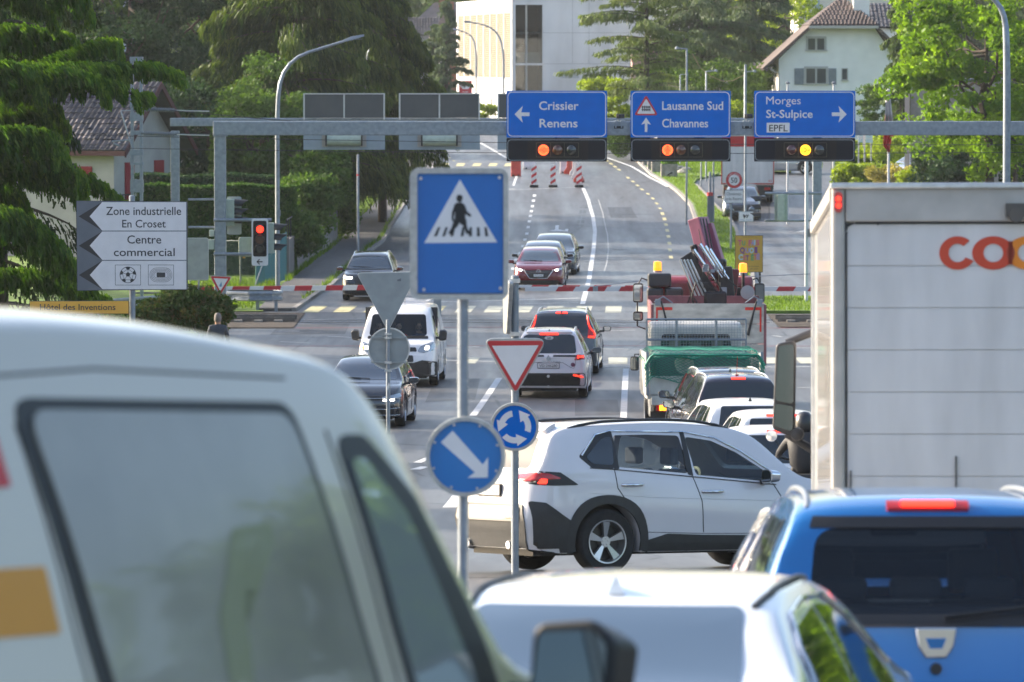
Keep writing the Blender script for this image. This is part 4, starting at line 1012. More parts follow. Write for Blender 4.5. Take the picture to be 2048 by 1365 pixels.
    if helmet:
        b = MB(); b.lathe([(0,.165),(.07,.15),(.12,.09),(.138,.0),(.13,-.07),(.10,-.12),(.085,-.13)], 'z', tuple(hd), 24); b.v = [(p[0],(p[1]-hd.y)*1.12+hd.y,p[2]) for p in b.v]; b.build('helmet', helmet, t, 60)
    else:
        b = MB(); b.lathe([(0,.138),(.05,.13),(.084,.085),(.094,.02),(.092,-.05),(.075,-.085)], 'z', tuple(hd+Vector((0,-.024,0))), 18); b.v = [((p[0]-hd.x)*.98+hd.x,(p[1]-hd.y)*1.12+hd.y,p[2]) for p in b.v]; b.build('hair', hair, t, 60)
    return t
sit = dict(pelvis=(0,0,.30), waist=(0,-.04,.45), chest=(0,-.05,.68), neck=(0,-.03,.84), head0=(0,0,.92), head1=(0,0,1.05), sl=(-.18,-.04,.76), sr=(.18,-.04,.76),
           el=(-.24,.12,.55), er=(.24,.12,.55), wl=(-.17,.34,.60), wr=(.17,.34,.60), hl=(-.16,.41,.62), hr=(.16,.41,.62), pl=(-.1,.05,.28), pr=(.1,.05,.28), kl=(-.12,.45,.34), kr=(.12,.45,.34),
           al=(-.12,.55,.05), ar=(.12,.55,.05), tl=(-.12,.68,.05), tr=(.12,.68,.05))
tv_m = tv.root.matrix_world.copy()
for x, cl, lb in ((.50,HIVIS,'passenger in an orange hi-vis jacket behind the windscreen of the white delivery van'),(.02,HIRED,'passenger in a bright red jacket in the middle seat of the white delivery van'),(-.48,NAVY,'driver in a dark blue top at the wheel of the white delivery van')):
    o = person(lb, (0,0,0), 0, sit, cl, NAVY, seated=True); o.matrix_world = tv_m @ Matrix.Translation((x,3.68,.42))
# ---- cars ahead on the left lane: white crossover and the dark one before it
au = Car('white_crossover', 'white crossover with long brake light, half behind the give-way sign', 'car', WPAINT2, 'suv', L=4.51, W=1.83, H=1.62, wb=2.67, fo=.95)
std_side(au, 'suv')
gp = [(-.66,.655*1.62),(.66,.655*1.62),(.60,.90*1.62),(.5,.925*1.62),(-.5,.925*1.62),(-.60,.90*1.62)]
rear_std(au, gp, [[(.60,.90),(.86,.92),(.86,1.03),(.66,1.03),(.64,.98)]], stop=(-.22,.22,1.50), plate='VD·246280', plate_z=.78, bumper=[(-.86,.30),(.86,.30),(.88,.48),(.84,.60),(-.84,.60),(-.88,.48)])
lit_block(au, [(.68,.95),(.82,.96),(.82,1.01),(.69,1.01)], 'B', REDLIT)
for sx in (1,-1):
    au.patch('light_bar', [(sx*.10,.985),(sx*.64,.98),(sx*.66,1.02),(sx*.12,1.02)], 'B', BLACK, .012, .02, .008, rings=2)
    au.patch('reflector', [(sx*.58,.55),(sx*.82,.50),(sx*.80,.53),(sx*.60,.575)], 'B', REDLIT, .03, .02, .005, rings=2)  # reflector given the glowing lamp material, though it is no lamp
    au.strip('tailgate_gap', [(sx*.16,.86),(sx*.34,.85),(sx*.52,.74),(sx*.60,.71),(sx*.64,.80),(sx*.64,.95)], 'B', .01, LINE, .0)
b = MB(); b.prism([(0,.085),(.055,0),(0,-.085),(-.055,0)], -.01,.01); h,_ = au.ray('B',0,.94); o = b.build('emblem', CHROME, au.root); o.location=(0,h.y-.015,.95)
b = MB(); b.disc(.05,-.008,.008,16); h,_=au.ray('B',.58,.80); o = b.build('club_sticker', mat('maroon_blue_sticker',(.20,.06,.12),.5,noise=.6,nscale=40), au.root); o.location=(.58,h.y-.01,.80)
b = MB(); b.disc(.035,-.008,.008,16); b.cyl((0,0,-.25),(0,.1,-.25),.03,n=10); h,_=au.ray('B',0,.52); o = b.build('tow_hook_cover', ALU, au.root); o.location=(0,h.y-.06,.53)
b = MB(); b.prism([(.12*math.cos(a)*.9,.045*math.sin(a)) for a in np.linspace(0,2*math.pi,20,endpoint=False)],-.004,.004); h,_=au.ray('B',0,1.40); o = b.build('country_sticker', WHITE, au.root); o.location=(0,h.y-.012,1.42); 
b = MB(); text_mb(b,'GR',-.05,.05,-.022,.05,-.006); b.build('lettering', BLACK, o)
b = MB(); h,_=au.ray('B',.0,.87); text_mb(b,'AUSTRAL',-.17,.30,.865,.03,h.y-.012); b.build('lettering', CHROME, au.root)
au.patch('rear_spoiler', [(-.56,1.52),(.56,1.52),(.50,1.575),(-.50,1.575)], 'B', WPAINT2, .04, .05, .03)
au.rails(.7,2.7,ALU); au.fin(.55,BPAINT); au.mirror(3.0,1.02,BPAINT)
place(au.root, PX(1097,134.6), 134.6, 2.8)
vo = Car('dark_estate_suv', 'dark SUV with tall curved red tail lights ahead of the white crossover', 'car', DGPAINT, 'suv', L=4.69, W=1.90, H=1.66, wb=2.86, fo=.9)
std_side(vo, 'suv'); rear_std(vo, [(-.66,1.08),(.66,1.08),(.60,1.50),(-.60,1.50)], [[(.68,1.0),(.88,.92),(.90,1.02),(.80,1.12),(.76,1.20),(.68,1.50),(.64,1.50),(.70,1.2)]], stop=(-.15,.15,1.575), plate='VD 88 310', plate_z=.75)
for sx in (1,-1): vo.strip('lamp', [(sx*.655,1.50),(sx*.70,1.28),(sx*.76,1.18),(sx*.83,1.10),(sx*.86,1.0)], 'B', .03, REDLIT, .02); vo.strip('lamp', [(sx*.70,.98),(sx*.84,.97)], 'B', .05, REDLIT, .02)
vo.rails(.6,2.8,ALU); vo.fin(.5,BPAINT); vo.mirror(3.1,1.06,DGPAINT); place(vo.root, PX(1122,146), 146, 3)
# ---- the queue on the right
qa = Car('black_suv', 'black SUV with upright red tail lights right behind the flatbed truck', 'car', BPAINT, 'suv', L=4.4, W=1.83, H=1.64, group='cars queuing on the right')
std_side(qa,'suv'); rear_std(qa, [(-.62,1.07),(.62,1.07),(.56,1.5),(-.56,1.5)], [[(.66,.92),(.84,.90),(.82,1.15),(.72,1.48),(.66,1.5),(.68,1.15)]], stop=(-.2,.2,1.54))
lit_block(qa, [(.70,1.0),(.80,1.0),(.78,1.16),(.71,1.16)], 'B', REDLIT); qa.rails(.6,2.7,ALU,.06,.03); qa.fin(.5,BPAINT); qa.mirror(3.0,1.05,BPAINT,(.22,.1,.17)); place(qa.root, PX(1466,110), 110, -4.2)
qb = Car('dark_purple_suv', 'large dark SUV with grey roof rails and a tall red-based aerial', 'car', mat('dark_violet_paint',(.02,.018,.032),.2,.2,coat=1), 'suv', L=4.5, W=1.80, H=1.70, group='cars queuing on the right')
qb.patch('roof_panel', [(-.52,.75),(.52,.75),(.50,2.7),(-.50,2.7)], 'T', mat('pale_roof',(.42,.44,.48),.25,.3,coat=1), .004, .01, .08)
std_side(qb,'suv'); rear_std(qb, [(-.70,1.06),(.70,1.06),(.62,1.55),(-.62,1.55)], [[(.70,.78),(.86,.80),(.86,1.0),(.80,1.12),(.72,1.10)]], stop=(-.13,.13,1.62))
lit_block(qb, [(.72,.92),(.82,.92),(.81,1.08),(.73,1.06)], 'B', REDLIT); qb.rails(.6,2.8,ALU,.06,.04); qb.fin(.75,REDLENS,True); qb.mirror(3.0,1.07,BPAINT,(.22,.1,.17)); place(qb.root, PX(1484,104), 104, -4.5)
qc = Car('white_saloon', 'white low-roofed saloon with a black shark-fin aerial in the right queue', 'car', WPAINT, 'hatch', L=4.4, W=1.80, H=1.44, group='cars queuing on the right')
std_side(qc,'hatch'); rear_std(qc, [(-.62,.95),(.62,.95),(.54,1.33),(-.54,1.33)], [[(.56,.86),(.86,.86),(.84,.98),(.60,.96)]]); lit_block(qc, [(.66,.89),(.80,.89),(.80,.94),(.66,.93)], 'B', REDLIT)
qc.fin(.75,PLASTIC); qc.mirror(3.0,.97,WPAINT); place(qc.root, PX(1512,97.5), 97.5, -5.5)
qd = Car('white_compact_car', 'white compact car with a long brake light, next to last in the right queue', 'car', WPAINT, 'hatch', L=3.8, W=1.70, H=1.46, wb=2.5,fo=.75, group='cars queuing on the right')
std_side(qd,'hatch'); rear_std(qd, [(-.6,.97),(.6,.97),(.53,1.33),(-.53,1.33)], [[(.60,.84),(.80,.84),(.80,1.0),(.66,1.0)]], stop=(-.26,.26,1.375)); lit_block(qd, [(.66,.9),(.76,.9),(.76,.96),(.67,.96)], 'B', REDLIT)
qd.fin(.7,PLASTIC); qd.mirror(2.6,.97,WPAINT); place(qd.root, PX(1573,91), 91, -5.5)
qe = Car('white_small_hatchback', 'white small hatchback with a tall aerial and round emblem, last in the right queue', 'car', WPAINT, 'hatch', L=3.75, W=1.68, H=1.48, wb=2.45,fo=.7, group='cars queuing on the right')
std_side(qe,'hatch'); rear_std(qe, [(-.62,.95),(.62,.95),(.55,1.345),(-.55,1.345)], [[(.58,.80),(.80,.80),(.80,.95),(.62,.95)]], stop=(-.19,.19,1.395))
b = MB(); b.ring(.085,.073,-.008,.008,24); text_mb(b,'V',-.04,.04,.005,.055,-.01,.0); text_mb(b,'W',-.055,.055,-.06,.055,-.01,.0); h,_=qe.ray('B',0,.82); o = b.build('emblem', CHROME, qe.root); o.location=(0,h.y-.02,.83)
qe.fin(.6,PLASTIC,True); qe.mirror(2.6,.97,WPAINT); place(qe.root, PX(1570,80.5), 80.5, -6)
# ---- near cars, out of focus
dc = Car('blue_suv', 'bright blue SUV seen from behind with a lit brake light on its roof edge', 'car', BLUEPAINT, 'suv', L=4.1, W=1.80, H=1.60, wb=2.6, fo=.82, tumb=.36,
         cut=[('B',rpoly([(-.60,1.01),(.60,1.01),(.55,1.42),(-.55,1.42)],.12),.8),('F',rpoly([(-.60,1.04),(.60,1.04),(.50,1.42),(-.50,1.42)],.06),1.7)])
dc.patch('rear_window', [(-.65,.965),(.65,.965),(.58,1.465),(-.58,1.465)], 'B', glass('light_tinted_rear_glass',(.58,.62,.68)), -.002, 0, .12)
dc.patch('windscreen', [(-.62,1.02),(.62,1.02),(.52,1.44),(-.52,1.44)], 'F', CLEARG, -.004, 0, .06)
for q in ([(-.66,.955),(.66,.955),(.66,1.01),(-.66,1.01)],[(-.58,1.42),(.58,1.42),(.56,1.475),(-.56,1.475)]): dc.patch('window_surround', q, 'B', BLACK, .006, .02, .01)
std_side(dc,'suv')
for sx in (1,-1): dc.patch('tail_light', [(sx*.66,.72),(sx*.86,.74),(sx*.85,1.0),(sx*.74,1.02),(sx*.70,.9)], 'B', REDLENS, .012, .03, .04)
dc.patch('brake_light_housing', [(-.20,1.50),(.20,1.50),(.20,1.535),(-.20,1.535)], 'B', REDLENS, .02, .03, .01); dc.patch('brake_light', [(-.13,1.506),(.13,1.506),(.13,1.529),(-.13,1.529)], 'B', REDLIT, .028, .02, .01, rings=2)
b = MB(); b.prism([(-.10,.07),(.10,.07),(.085,-.02),(.05,-.075),(-.05,-.075),(-.085,-.02)],-.012,.012); e = b.build('emblem', CHROME, dc.root, bevel=.008); h,_=dc.ray('B',0,.87); e.location=(0,h.y-.02,.885)
b = MB(); b.prism([(-.05,.02),(.05,.02),(.03,-.03),(-.03,-.03)],-.016,-.006); b.build('emblem_inset', BLUEPAINT, e)
b = MB(); b.disc(.028,-.01,.01,16); h,_=dc.ray('B',0,.75); o=b.build('reversing_camera', BLACK, dc.root); o.location=(0,h.y-.02,.76)
dc.strip('wiper', [(.05,.985),(.5,1.03)], 'B', .025, BLACK, .03); dc.plate('B',.55,'VD 307 145')
dc.rails(.5,2.4,mat('rail_grey',(.22,.24,.27),.35,.4),.08,.03); dc.mirror(2.75,1.03,BPAINT)
SEATD = mat('dark_seat_fabric',(.075,.08,.09),.8)
for sx, yy in ((.37,1.15),(-.37,1.15),(.0,1.15),(.37,2.0),(-.37,2.0)):
    b = MB(); b.box(sx-.22,sx+.22,yy-.1,yy+.02,.5,1.02); b.build('seat', SEATD, dc.root, bevel=.03); b = MB(); b.box(sx-.13,sx+.13,yy-.1,yy-.02,1.05,1.28 if yy>1.5 else 1.16); b.build('headrest', SEATD, dc.root, bevel=.03)
b = MB(); b.box(-.75,.75,2.75,3.0,.7,.98); b.build('dashboard', INTER, dc.root, bevel=.04)
b = MB(); b.box(-.12,.12,2.35,2.38,1.33,1.40); b.build('inside_mirror', INTER, dc.root, bevel=.02)
place(dc.root, PX(1876,27.0), 27.0, -1)
sw = Car('white_small_suv', 'white small SUV whose left rear shoulder shows beside the blue SUV', 'car', mat('cream_white_paint',(.62,.60,.56),.25,coat=.9), 'suv', L=3.7, W=1.66, H=1.58, wb=2.4, fo=.7)
std_side(sw,'suv'); rear_std(sw, [(-.58,1.02),(.58,1.02),(.5,1.42),(-.5,1.42)], [[(.6,.8),(.78,.8),(.76,1.0),(.66,1.0)]]); sw.rails(.5,2.3,ALU,.06,.025); place(sw.root, PX(1745,32.0), 32.0, -1)
ws = Car('white_saloon', 'blurred white saloon roof with a fin aerial in the foreground', 'car', mat('bluish_white_paint',(.66,.70,.76),.22,coat=1), 'sedan', L=4.7, W=1.82, H=1.46, wb=2.75, fo=.9, glassm=DARKGLASS, tumb=.46)
std_side(ws,'sedan')
ws.patch('rear_window', [(-.60,1.07),(.60,1.07),(.52,1.375),(-.52,1.375)], 'B', mat('sky_tinted_rear_glass',(.07,.11,.17),.15,spec=.5), .004, .02, .06)  # blue base colour stands in for the sky reflected in the glass
ws.patch('boot_lid', [(-.62,.08),(.62,.08),(.66,.55),(-.66,.55)], 'T', ws.paint, .003, .01, .05)
for sx in (1,-1):
    ws.patch('tail_light', [(sx*.55,.85),(sx*.86,.85),(sx*.86,.98),(sx*.58,.99)], 'B', REDLENS, .012, .03, .03)
    g_ = [(sx*.555,1.25),(sx*.575,1.5),(sx*.57,2.0),(sx*.555,2.6)]
    ws.strip('roof_moulding', g_, 'T', .03, BLACK, .004)
    ws.strip('window_trim', [(1.0,.99),(1.2,1.22),(1.45,1.335),(1.9,1.37),(2.5,1.355),(2.85,1.26),(3.3,1.03)], 'R' if sx>0 else 'L', .022, CHROME, .008)
ws.fin(1.42, ws.paint); ws.mirror(3.05,.86,ws.paint,(.18,.09,.12))
place(ws.root, PX(1282,22.4), 22.4, 11, anchor=(0,1.9))
# ---- the white van in the left foreground
vprof = dict(top=[(0,.55),(.05,.58),(.12,.95),(.35,1.0),(1.2,1.005),(1.8,.995),(2.35,.97),(2.60,.955),(2.76,.90),(2.98,.66),(3.10,.56),(3.9,.47),(4.3,.38)],
             belt=[(0,.54),(.3,.56),(2.0,.56),(2.7,.545),(3.05,.53),(3.9,.44),(4.3,.36)])
VANW = mat('van_white_paint', (.50,.455,.37), .25, coat=.9)
VGLASS = mat('van_side_glass',(.42,.46,.44),.03,.45,spec=1)
vn = Car('white_van', 'blurred white van with a frosted side window and logos filling the left foreground', 'van', VANW, L=4.3, W=1.90, H=2.06, wb=2.75, fo=.75, r=.33, prof=vprof, tumb=.29, cr_f=.5)
FROST = mat('frosted_side_window', (.26,.25,.21), .16, coat=.6, noise=.18, nscale=2.2)
YEL = mat('pale_yellow_swoosh',(.21,.22,.13),.25,coat=.5)
for ax in ('R','L'):
    vn.patch('window_seal', [(1.06,.92),(.98,1.84),(2.28,1.82),(2.36,.92)], ax, PLASTIC, .004, .01, .08)
    vn.patch('side_window', [(1.12,.94),(1.03,1.81),(2.24,1.79),(2.32,.94)], ax, FROST, .012, .02, .07)
    vn.patch('window_seal', [(2.50,.92),(2.45,1.74),(2.62,1.735),(2.80,1.58),(2.98,1.15),(3.02,.92)], ax, PLASTIC, .004, .01, .07)
    vn.patch('side_window', [(2.53,.94),(2.49,1.68),(2.57,1.67),(2.70,1.54),(2.84,1.15),(2.88,.94)], ax, VGLASS, .012, .02, .06)
    vn.strip('door_gap', [(2.42,1.75),(2.44,1.1),(2.44,.4)], ax, .008, LINE, 0); vn.strip('door_gap', [(.98,1.78),(1.0,1.1),(1.0,.4)], ax, .008, LINE, 0)
    vn.patch('logo', [(.50,1.64),(.88,1.64),(.88,1.78),(.50,1.78)], ax, mat('red_logo',(.55,.02,.03),.4), .004, .01, .01)
    vn.patch('logo', [(.50,1.31),(.93,1.31),(.93,1.46),(.50,1.46)], ax, mat('amber_logo',(.65,.27,.02),.4), .004, .01, .01)
    vn.patch('swoosh', [(1.55,.96),(1.66,.96),(1.72,1.28),(1.80,1.43),(1.95,1.46),(1.98,1.53),(1.78,1.52),(1.62,1.32)], ax, YEL, .014, 0, .04, rings=3)
    vn.patch('swoosh', [(.78,.90),(.84,.90),(.76,1.20),(.70,1.20)], ax, YEL, .005, 0, .02, rings=3)
vn.patch('windscreen', [(-.74,1.22),(.74,1.22),(.64,1.78),(-.64,1.78)], 'F', DARKGLASS, .005, .02, .08)
vn.strip('roof_seam', [(.4,1.87),(1.4,1.905),(2.3,1.88)], 'R', .010, LINE, -.002)
vn.strip('roof_seam', [(.4,1.87),(1.4,1.905),(2.3,1.88)], 'L', .010, LINE, -.002)
vn.mirror(3.08, 1.13, PLASTIC, (.24,.14,.27))
place(vn.root, PX(735,14.0), 14.0, 27, anchor=(.84,2.40))
# ---------------------------------------------------------------- trucks
def tbox(name, parent, m, x0,x1,y0,y1,z0,z1, bev=0, **k):
    return MB().box(x0,x1,y0,y1,z0,z1).build(name, m, parent, bevel=bev)
def twheels(root, xs, ys, r, wd=.28, dz=0):
    key = ('truck', r, wd)
    if key not in _W: _W[key] = wheel_meshes(r, wd, 1, mat('white_steel_rim',(.45,.45,.46),.4,.3))
    tm, rm, dm = _W[key]
    for y in ys:
        for sx in (1,-1):
            wh = bpy.data.objects.new('wheel', None); C.objects.link(wh); wh.parent = root; wh.location = (sx*xs, y, r+dz)
            if sx < 0: wh.rotation_euler = (0,0,math.pi)
            link('tyre', tm, wh); link('rim', rm, wh); link('brake_disc', dm, wh)
TW = mat('truck_panel_white', (.64,.63,.64), .35, coat=.3, noise=.13, nscale=2.2, detail=8, stretch=(1.6,1,.35)); TFR = mat('truck_frame_grey', (.44,.42,.40), .4, .25, noise=.14, nscale=4, detail=6)
TSIDE = mat('truck_side_white', (.66,.64,.62), .2, coat=.8, noise=.08, nscale=2)
# ---- box truck on the right
ct = thing('box_truck', 'large white box truck with a red and orange logo on its roller door, right foreground', 'truck', (0,0,0))
LEN = 7.6; zb0 = 1.05; ztp = 3.66; HW = 1.275
b = MB(); b.box(-HW+.02,HW-.02,.06,LEN,zb0,ztp-.05); b.build('box_body', TSIDE, ct)
b = MB(); b.box(-HW,-HW+.09,0,.14,zb0,ztp); b.build('rear_post', TFR, ct, bevel=.025); b = MB(); b.box(HW-.09,HW,0,.14,zb0,ztp); b.build('rear_post', TFR, ct, bevel=.025)
b = MB(); b.box(-HW+.092,HW-.092,.004,.14,ztp-.24,ztp-.004); b.build('rear_header', TFR, ct, bevel=.01)
b = MB(); b.box(-HW-.01,HW+.01,-.03,.10,ztp-.02,ztp+.02); b.build('roof_edge', ALU, ct, bevel=.01)
zt_ = ztp-.255
for i in range(9):
    z1 = zt_-i*.283; z0 = z1-.279
    if z0 < zb0: break
    b = MB(); b.box(-HW+.105,HW-.105,.045,.09,z0,z1); b.build('door_panel', TW, ct, bevel=.003)
b = MB(); b.prism([(-HW+.09,zt_+.01),(-HW+.09,zt_-.06),(-HW+.11,zt_-.02),(-HW+.16,zt_+.01)],.03,.05); b.build('door_seal', PLASTIC, ct); tbox('door_seal', ct, PLASTIC, -HW+.092,-HW+.102,.03,.05,zb0,zt_-.06); tbox('door_seal', ct, PLASTIC, -HW+.16,HW-.10,.03,.05,zt_+.002,zt_+.014)
for i in range(24):
    z = ztp-.12-i*.105
    b = MB(); b.lathe([(0,-.012),(.010,-.008),(.012,0)], 'x', (-HW+.02,.17,z), 8); b.build('rivet', ALU, ct)
tbox('side_rail', ct, ALU, -HW-.006,-HW+.02,.14,.20,zb0,ztp-.02); tbox('side_rail', ct, ALU, -HW-.006,-HW+.02,LEN-.06,LEN,zb0,ztp-.02); tbox('side_rail', ct, TFR, -HW-.012,-HW+.03,.1,LEN,ztp-.09,ztp+.005); tbox('side_rail', ct, TFR, -HW-.012,-HW+.03,.1,LEN,zb0-.05,zb0+.08)
b = MB(); b.prism(rrect(-.028,.028,-.07,.07,.027,5),-.03,.0); o = b.build('marker_lamp', REDLENS, ct); o.location=(-HW+.045,0,ztp-.11); b = MB(); b.disc(.017,-.04,-.03,12,0,.022); b.disc(.017,-.04,-.03,12,0,-.022); b.build('lamp', REDLIT, o)
b = MB(); b.prism(rrect(-.028,.028,-.07,.07,.027,5),-.03,.0); o = b.build('marker_lamp', REDLENS, ct); o.location=(HW-.045,0,ztp-.11); b = MB(); b.disc(.02,-.04,-.03,12); b.build('lamp', REDLIT, o)
b = MB(); b.box(-.13,.13,-.06,.02,-.03,.06); b.cyl((-.06,-.10,-.02),(-.06,.0,-.02),.05,n=12); b.cyl((.06,-.10,-.0),(.06,.0,-.0),.03,n=12); o = b.build('rear_camera', mat('camera_housing',(.10,.09,.08),.6), ct); o.location=(0.02,0,ztp-.18)
for px_, y0, y1 in ((1705,943,990),(1916,914,990)): b = MB(); b.box((px_-2048)/299-.006,(px_-2048)/299+.006,.025,.043,PZ(y1,38)-zg(38),PZ(y0,38)-zg(38)); b.build('door_rod', mat('dark_grey_rod',(.12,.12,.12),.5), ct)
for px_, py_ in ((1697,466),(1697,534),(1697,619),(1697,702),(1697,788),(1760,449),(1832,447),(1936,447)): b = MB(); x_ = (px_-2048)/299; z_ = PZ(py_,38)-zg(38); b.cyl((x_,.036,z_),(x_,.046,z_),.007,n=8); b.build('bolt', mat('dark_grey_rod',(.12,.12,.12),.5), ct)
# logo letters on the door
CR = mat('logo_orange_red', (.58,.055,.018), .4); CO = mat('logo_orange', (.80,.24,.01), .4); COV = mat('logo_overlap_red', (.36,.045,.02), .4)
def ering(cx, cz, rx, rz, hx, hz, a0=0, a1=360, y=.036, n=40):
    b = MB(); vs = []
    for i in range(n+1):
        a = R(a0+(a1-a0)*i/n); vs += [(cx+rx*math.cos(a),y,cz+rz*math.sin(a)),(cx+hx*math.cos(a),y,cz+hz*math.sin(a)),(cx+rx*math.cos(a),y+.008,cz+rz*math.sin(a)),(cx+hx*math.cos(a),y+.008,cz+hz*math.sin(a))]
    b.add(vs, [(i*4,i*4+1,i*4+5,i*4+4) for i in range(n)]+[(i*4,i*4+4,i*4+6,i*4+2) for i in range(n)]+[(i*4+1,i*4+3,i*4+7,i*4+5) for i in range(n)]); return b
lz = zt_-.195; rx, rz_, hx, hz = .142,.112,.066,.062
ering(-.43,lz,.122,.112,.060,.062,48,332).build('logo_letter', CR, ct)
ering(-.19,lz,rx,rz_,hx,hz).build('logo_letter', CR, ct)
ering(.04,lz,rx,rz_,hx,hz,y=.032).build('logo_letter', CO, ct)
ering(.26,lz,rx,rz_,hx,hz,y=.036).build('logo_letter', CO, ct)
tbox('logo_letter', ct, CO, .12,.19,.034,.044,lz-.26,lz)
b = MB(); n_=16; pts_=[]
for sg in (1,-1):
    for i in range(n_+1):
        zz_ = -.078+.156*i/n_; zz_ *= sg; pts_.append((-.19+rx*math.sqrt(1-(zz_/rz_)**2), zz_+lz) if sg==1 else (.04-rx*math.sqrt(1-(zz_/rz_)**2), zz_+lz))
b.prism(pts_,.026,.034); b.build('logo_overlap', COV, ct)
# chassis, cab
tbox('chassis', ct, PLASTIC, -.45,.45,.3,9.2,.75,1.0); tbox('bumper_bar', ct, PLASTIC, -1.1,1.1,.1,.25,.45,.6)
for sx in (-1,1): tbox('tail_light', ct, REDLENS, sx*.95-.15,sx*.95+.15,.05,.12,.72,.84)
b = MB(); b.prism([(7.75,.55),(9.7,.5),(9.75,1.5),(9.5,2.95),(8.9,3.1),(7.75,3.1)], -1.22, 1.22, 'x'); b.build('cab', TSIDE, ct, bevel=.06)
b = MB(); b.prism([(8.3,1.7),(9.4,1.7),(9.25,2.6),(8.3,2.6)], -1.235,-1.215,'x'); b.build('cab_window', DARKGLASS, ct); b = MB(); b.prism([(8.3,1.7),(9.4,1.7),(9.25,2.6),(8.3,2.6)], 1.215,1.235,'x'); b.build('cab_window', DARKGLASS, ct)
twheels(ct, 1.0, (2.0, 8.6), .48)
b = MB(); b.lathe([(.5,-.14),(.62,-.14),(.62,.14),(.5,.14)], 'x', (-1.12,8.6,.5), 28); b.v = [p for p in b.v]; b.build('wheel_arch', TSIDE, ct)
mo = thing('wing_mirror', None, None); mo.parent = ct; mo.location = (-1.46,9.05,2.33)
MH = mat('mirror_housing',(.045,.045,.05),.45)
pm = [(-.13,-.42),(-.09,.36),(.055,.42),(.06,-.30)]
b = MB(); b.prism(rpoly([(-.115,-.34),(-.085,.37),(.085,.41),(.07,-.42)],.05),-.0,.10); b.build('mirror_housing', MH, mo, bevel=.015)
MG = mat('mirror_glass', (.25,.28,.3), .03, 1)
b = MB(); b.prism(rpoly([(-.092,-.10),(-.065,.35),(.062,.37),(.058,-.13)],.03),-.012,-.006); b.build('mirror_glass', mat('truck_mirror_glass',(.13,.145,.16),.05,1), mo)
b = MB(); b.prism(rpoly([(-.10,-.31),(-.094,-.125),(.056,-.15),(.05,-.36)],.03),-.012,-.006); b.build('mirror_glass', mat('truck_mirror_glass',(.13,.145,.16),.05,1), mo)
for pth in ([(0,.05,.38),(.20,.05,.46),(.38,.1,.52),(.50,.2,.60)],[(0,.05,-.38),(.2,.05,-.50),(.40,.1,-.56),(.5,.2,-.60)]):
    b = MB(); b.tube(pth,[.03,.035,.035,.04],8); b.build('mirror_arm', MH, mo, 60)
b = MB(); b.lathe([(0,0),(.05,.01),(.06,.04),(.0,.08)],'y',(.09,-.02,-.38),14); b.build('kerb_mirror', MH, mo, 60)
place(ct, PX(1667,38), 38, 2.0, anchor=(-HW,0))
# ---- red tipper with crane
rt_ = thing('crane_truck', 'dark red tipper truck with a folded loading crane and amber beacons behind the cab', 'truck', (0,0,0))
DR = mat('dark_red_truck_paint', (.17,.010,.018), .4, coat=.4, noise=.2, nscale=3); DRF = mat('faded_red_steel', (.23,.085,.095), .6, noise=.35, nscale=3, detail=8)
WOODG = mat('weathered_alu_board', (.52,.49,.45), .5, .25, noise=.3, nscale=2.5, detail=8, stretch=(1,1,2.5))
hw = 1.27
for i, (z0,z1) in enumerate(((1.42,1.85),(1.86,2.29),(2.30,2.745))): b = MB(); b.box(-hw+.03,hw-.03,0,.045,z0,z1); b.build('tailboard_plank', WOODG, rt_, bevel=.006)
b = MB(); b.box(-hw-.0,-hw+.06,-.01,4.5,1.38,2.72); b.build('side_board', DRF, rt_, bevel=.01); b = MB(); b.box(hw-.06,hw,-.01,4.5,1.38,2.72); b.build('side_board', DRF, rt_, bevel=.01)
b = MB(); b.box(-hw,hw,4.45,4.52,1.38,2.80); b.build('head_board', DRF, rt_, bevel=.01)
b = MB(); b.box(-hw+.05,hw-.05,.05,4.45,1.3,1.40); b.build('tipper_floor', DRF, rt_)
for sx in (-1,1):
    b = MB(); b.box(sx*(hw-.06)-.0,sx*(hw-.11),-.06,-.0,2.28,2.42) if 0 else None
    b.box(min(sx*1.16,sx*1.12),max(sx*1.16,sx*1.12),-.012,-.004,2.12,2.66); b.box(min(sx*1.16,sx*.80),max(sx*1.16,sx*.80),-.0125,-.0045,2.60,2.665); b.build('red_corner_marking', mat('bright_red_reflective',(.75,.03,.02),.3), rt_)
    b = MB(); b.tube([(sx*1.05,-.03,2.80),(sx*.98,-.08,2.55),(sx*.86,-.06,2.05)],[.02,.02,.035],8); b.build('gas_strut', BLACK, rt_, 60)
    b = MB(); b.tube([(sx*1.20,.0,2.78),(sx*1.0,-.02,2.90),(sx*.80,.0,2.76)],.018,6); b.box(sx*1.12-.06,sx*1.12+.06,-.05,.06,2.70,2.84); b.build('tailboard_hinge', STEEL, rt_, 60)
    b = MB(); b.box(sx*1.05-.16,sx*1.05+.16,-.02,.06,1.15,1.30); b.build('tail_light', REDLENS, rt_)
tbox('chassis', rt_, PLASTIC, -.45,.45,.1,9.0,.8,1.25); twheels(rt_, 1.08, (1.2,2.4,7.6), .5, .3, .2)
for sx in (-1,1): tbox('mudflap', rt_, PLASTIC, sx*1.05-.2,sx*1.05+.2,.4,.43,.35,1.0)
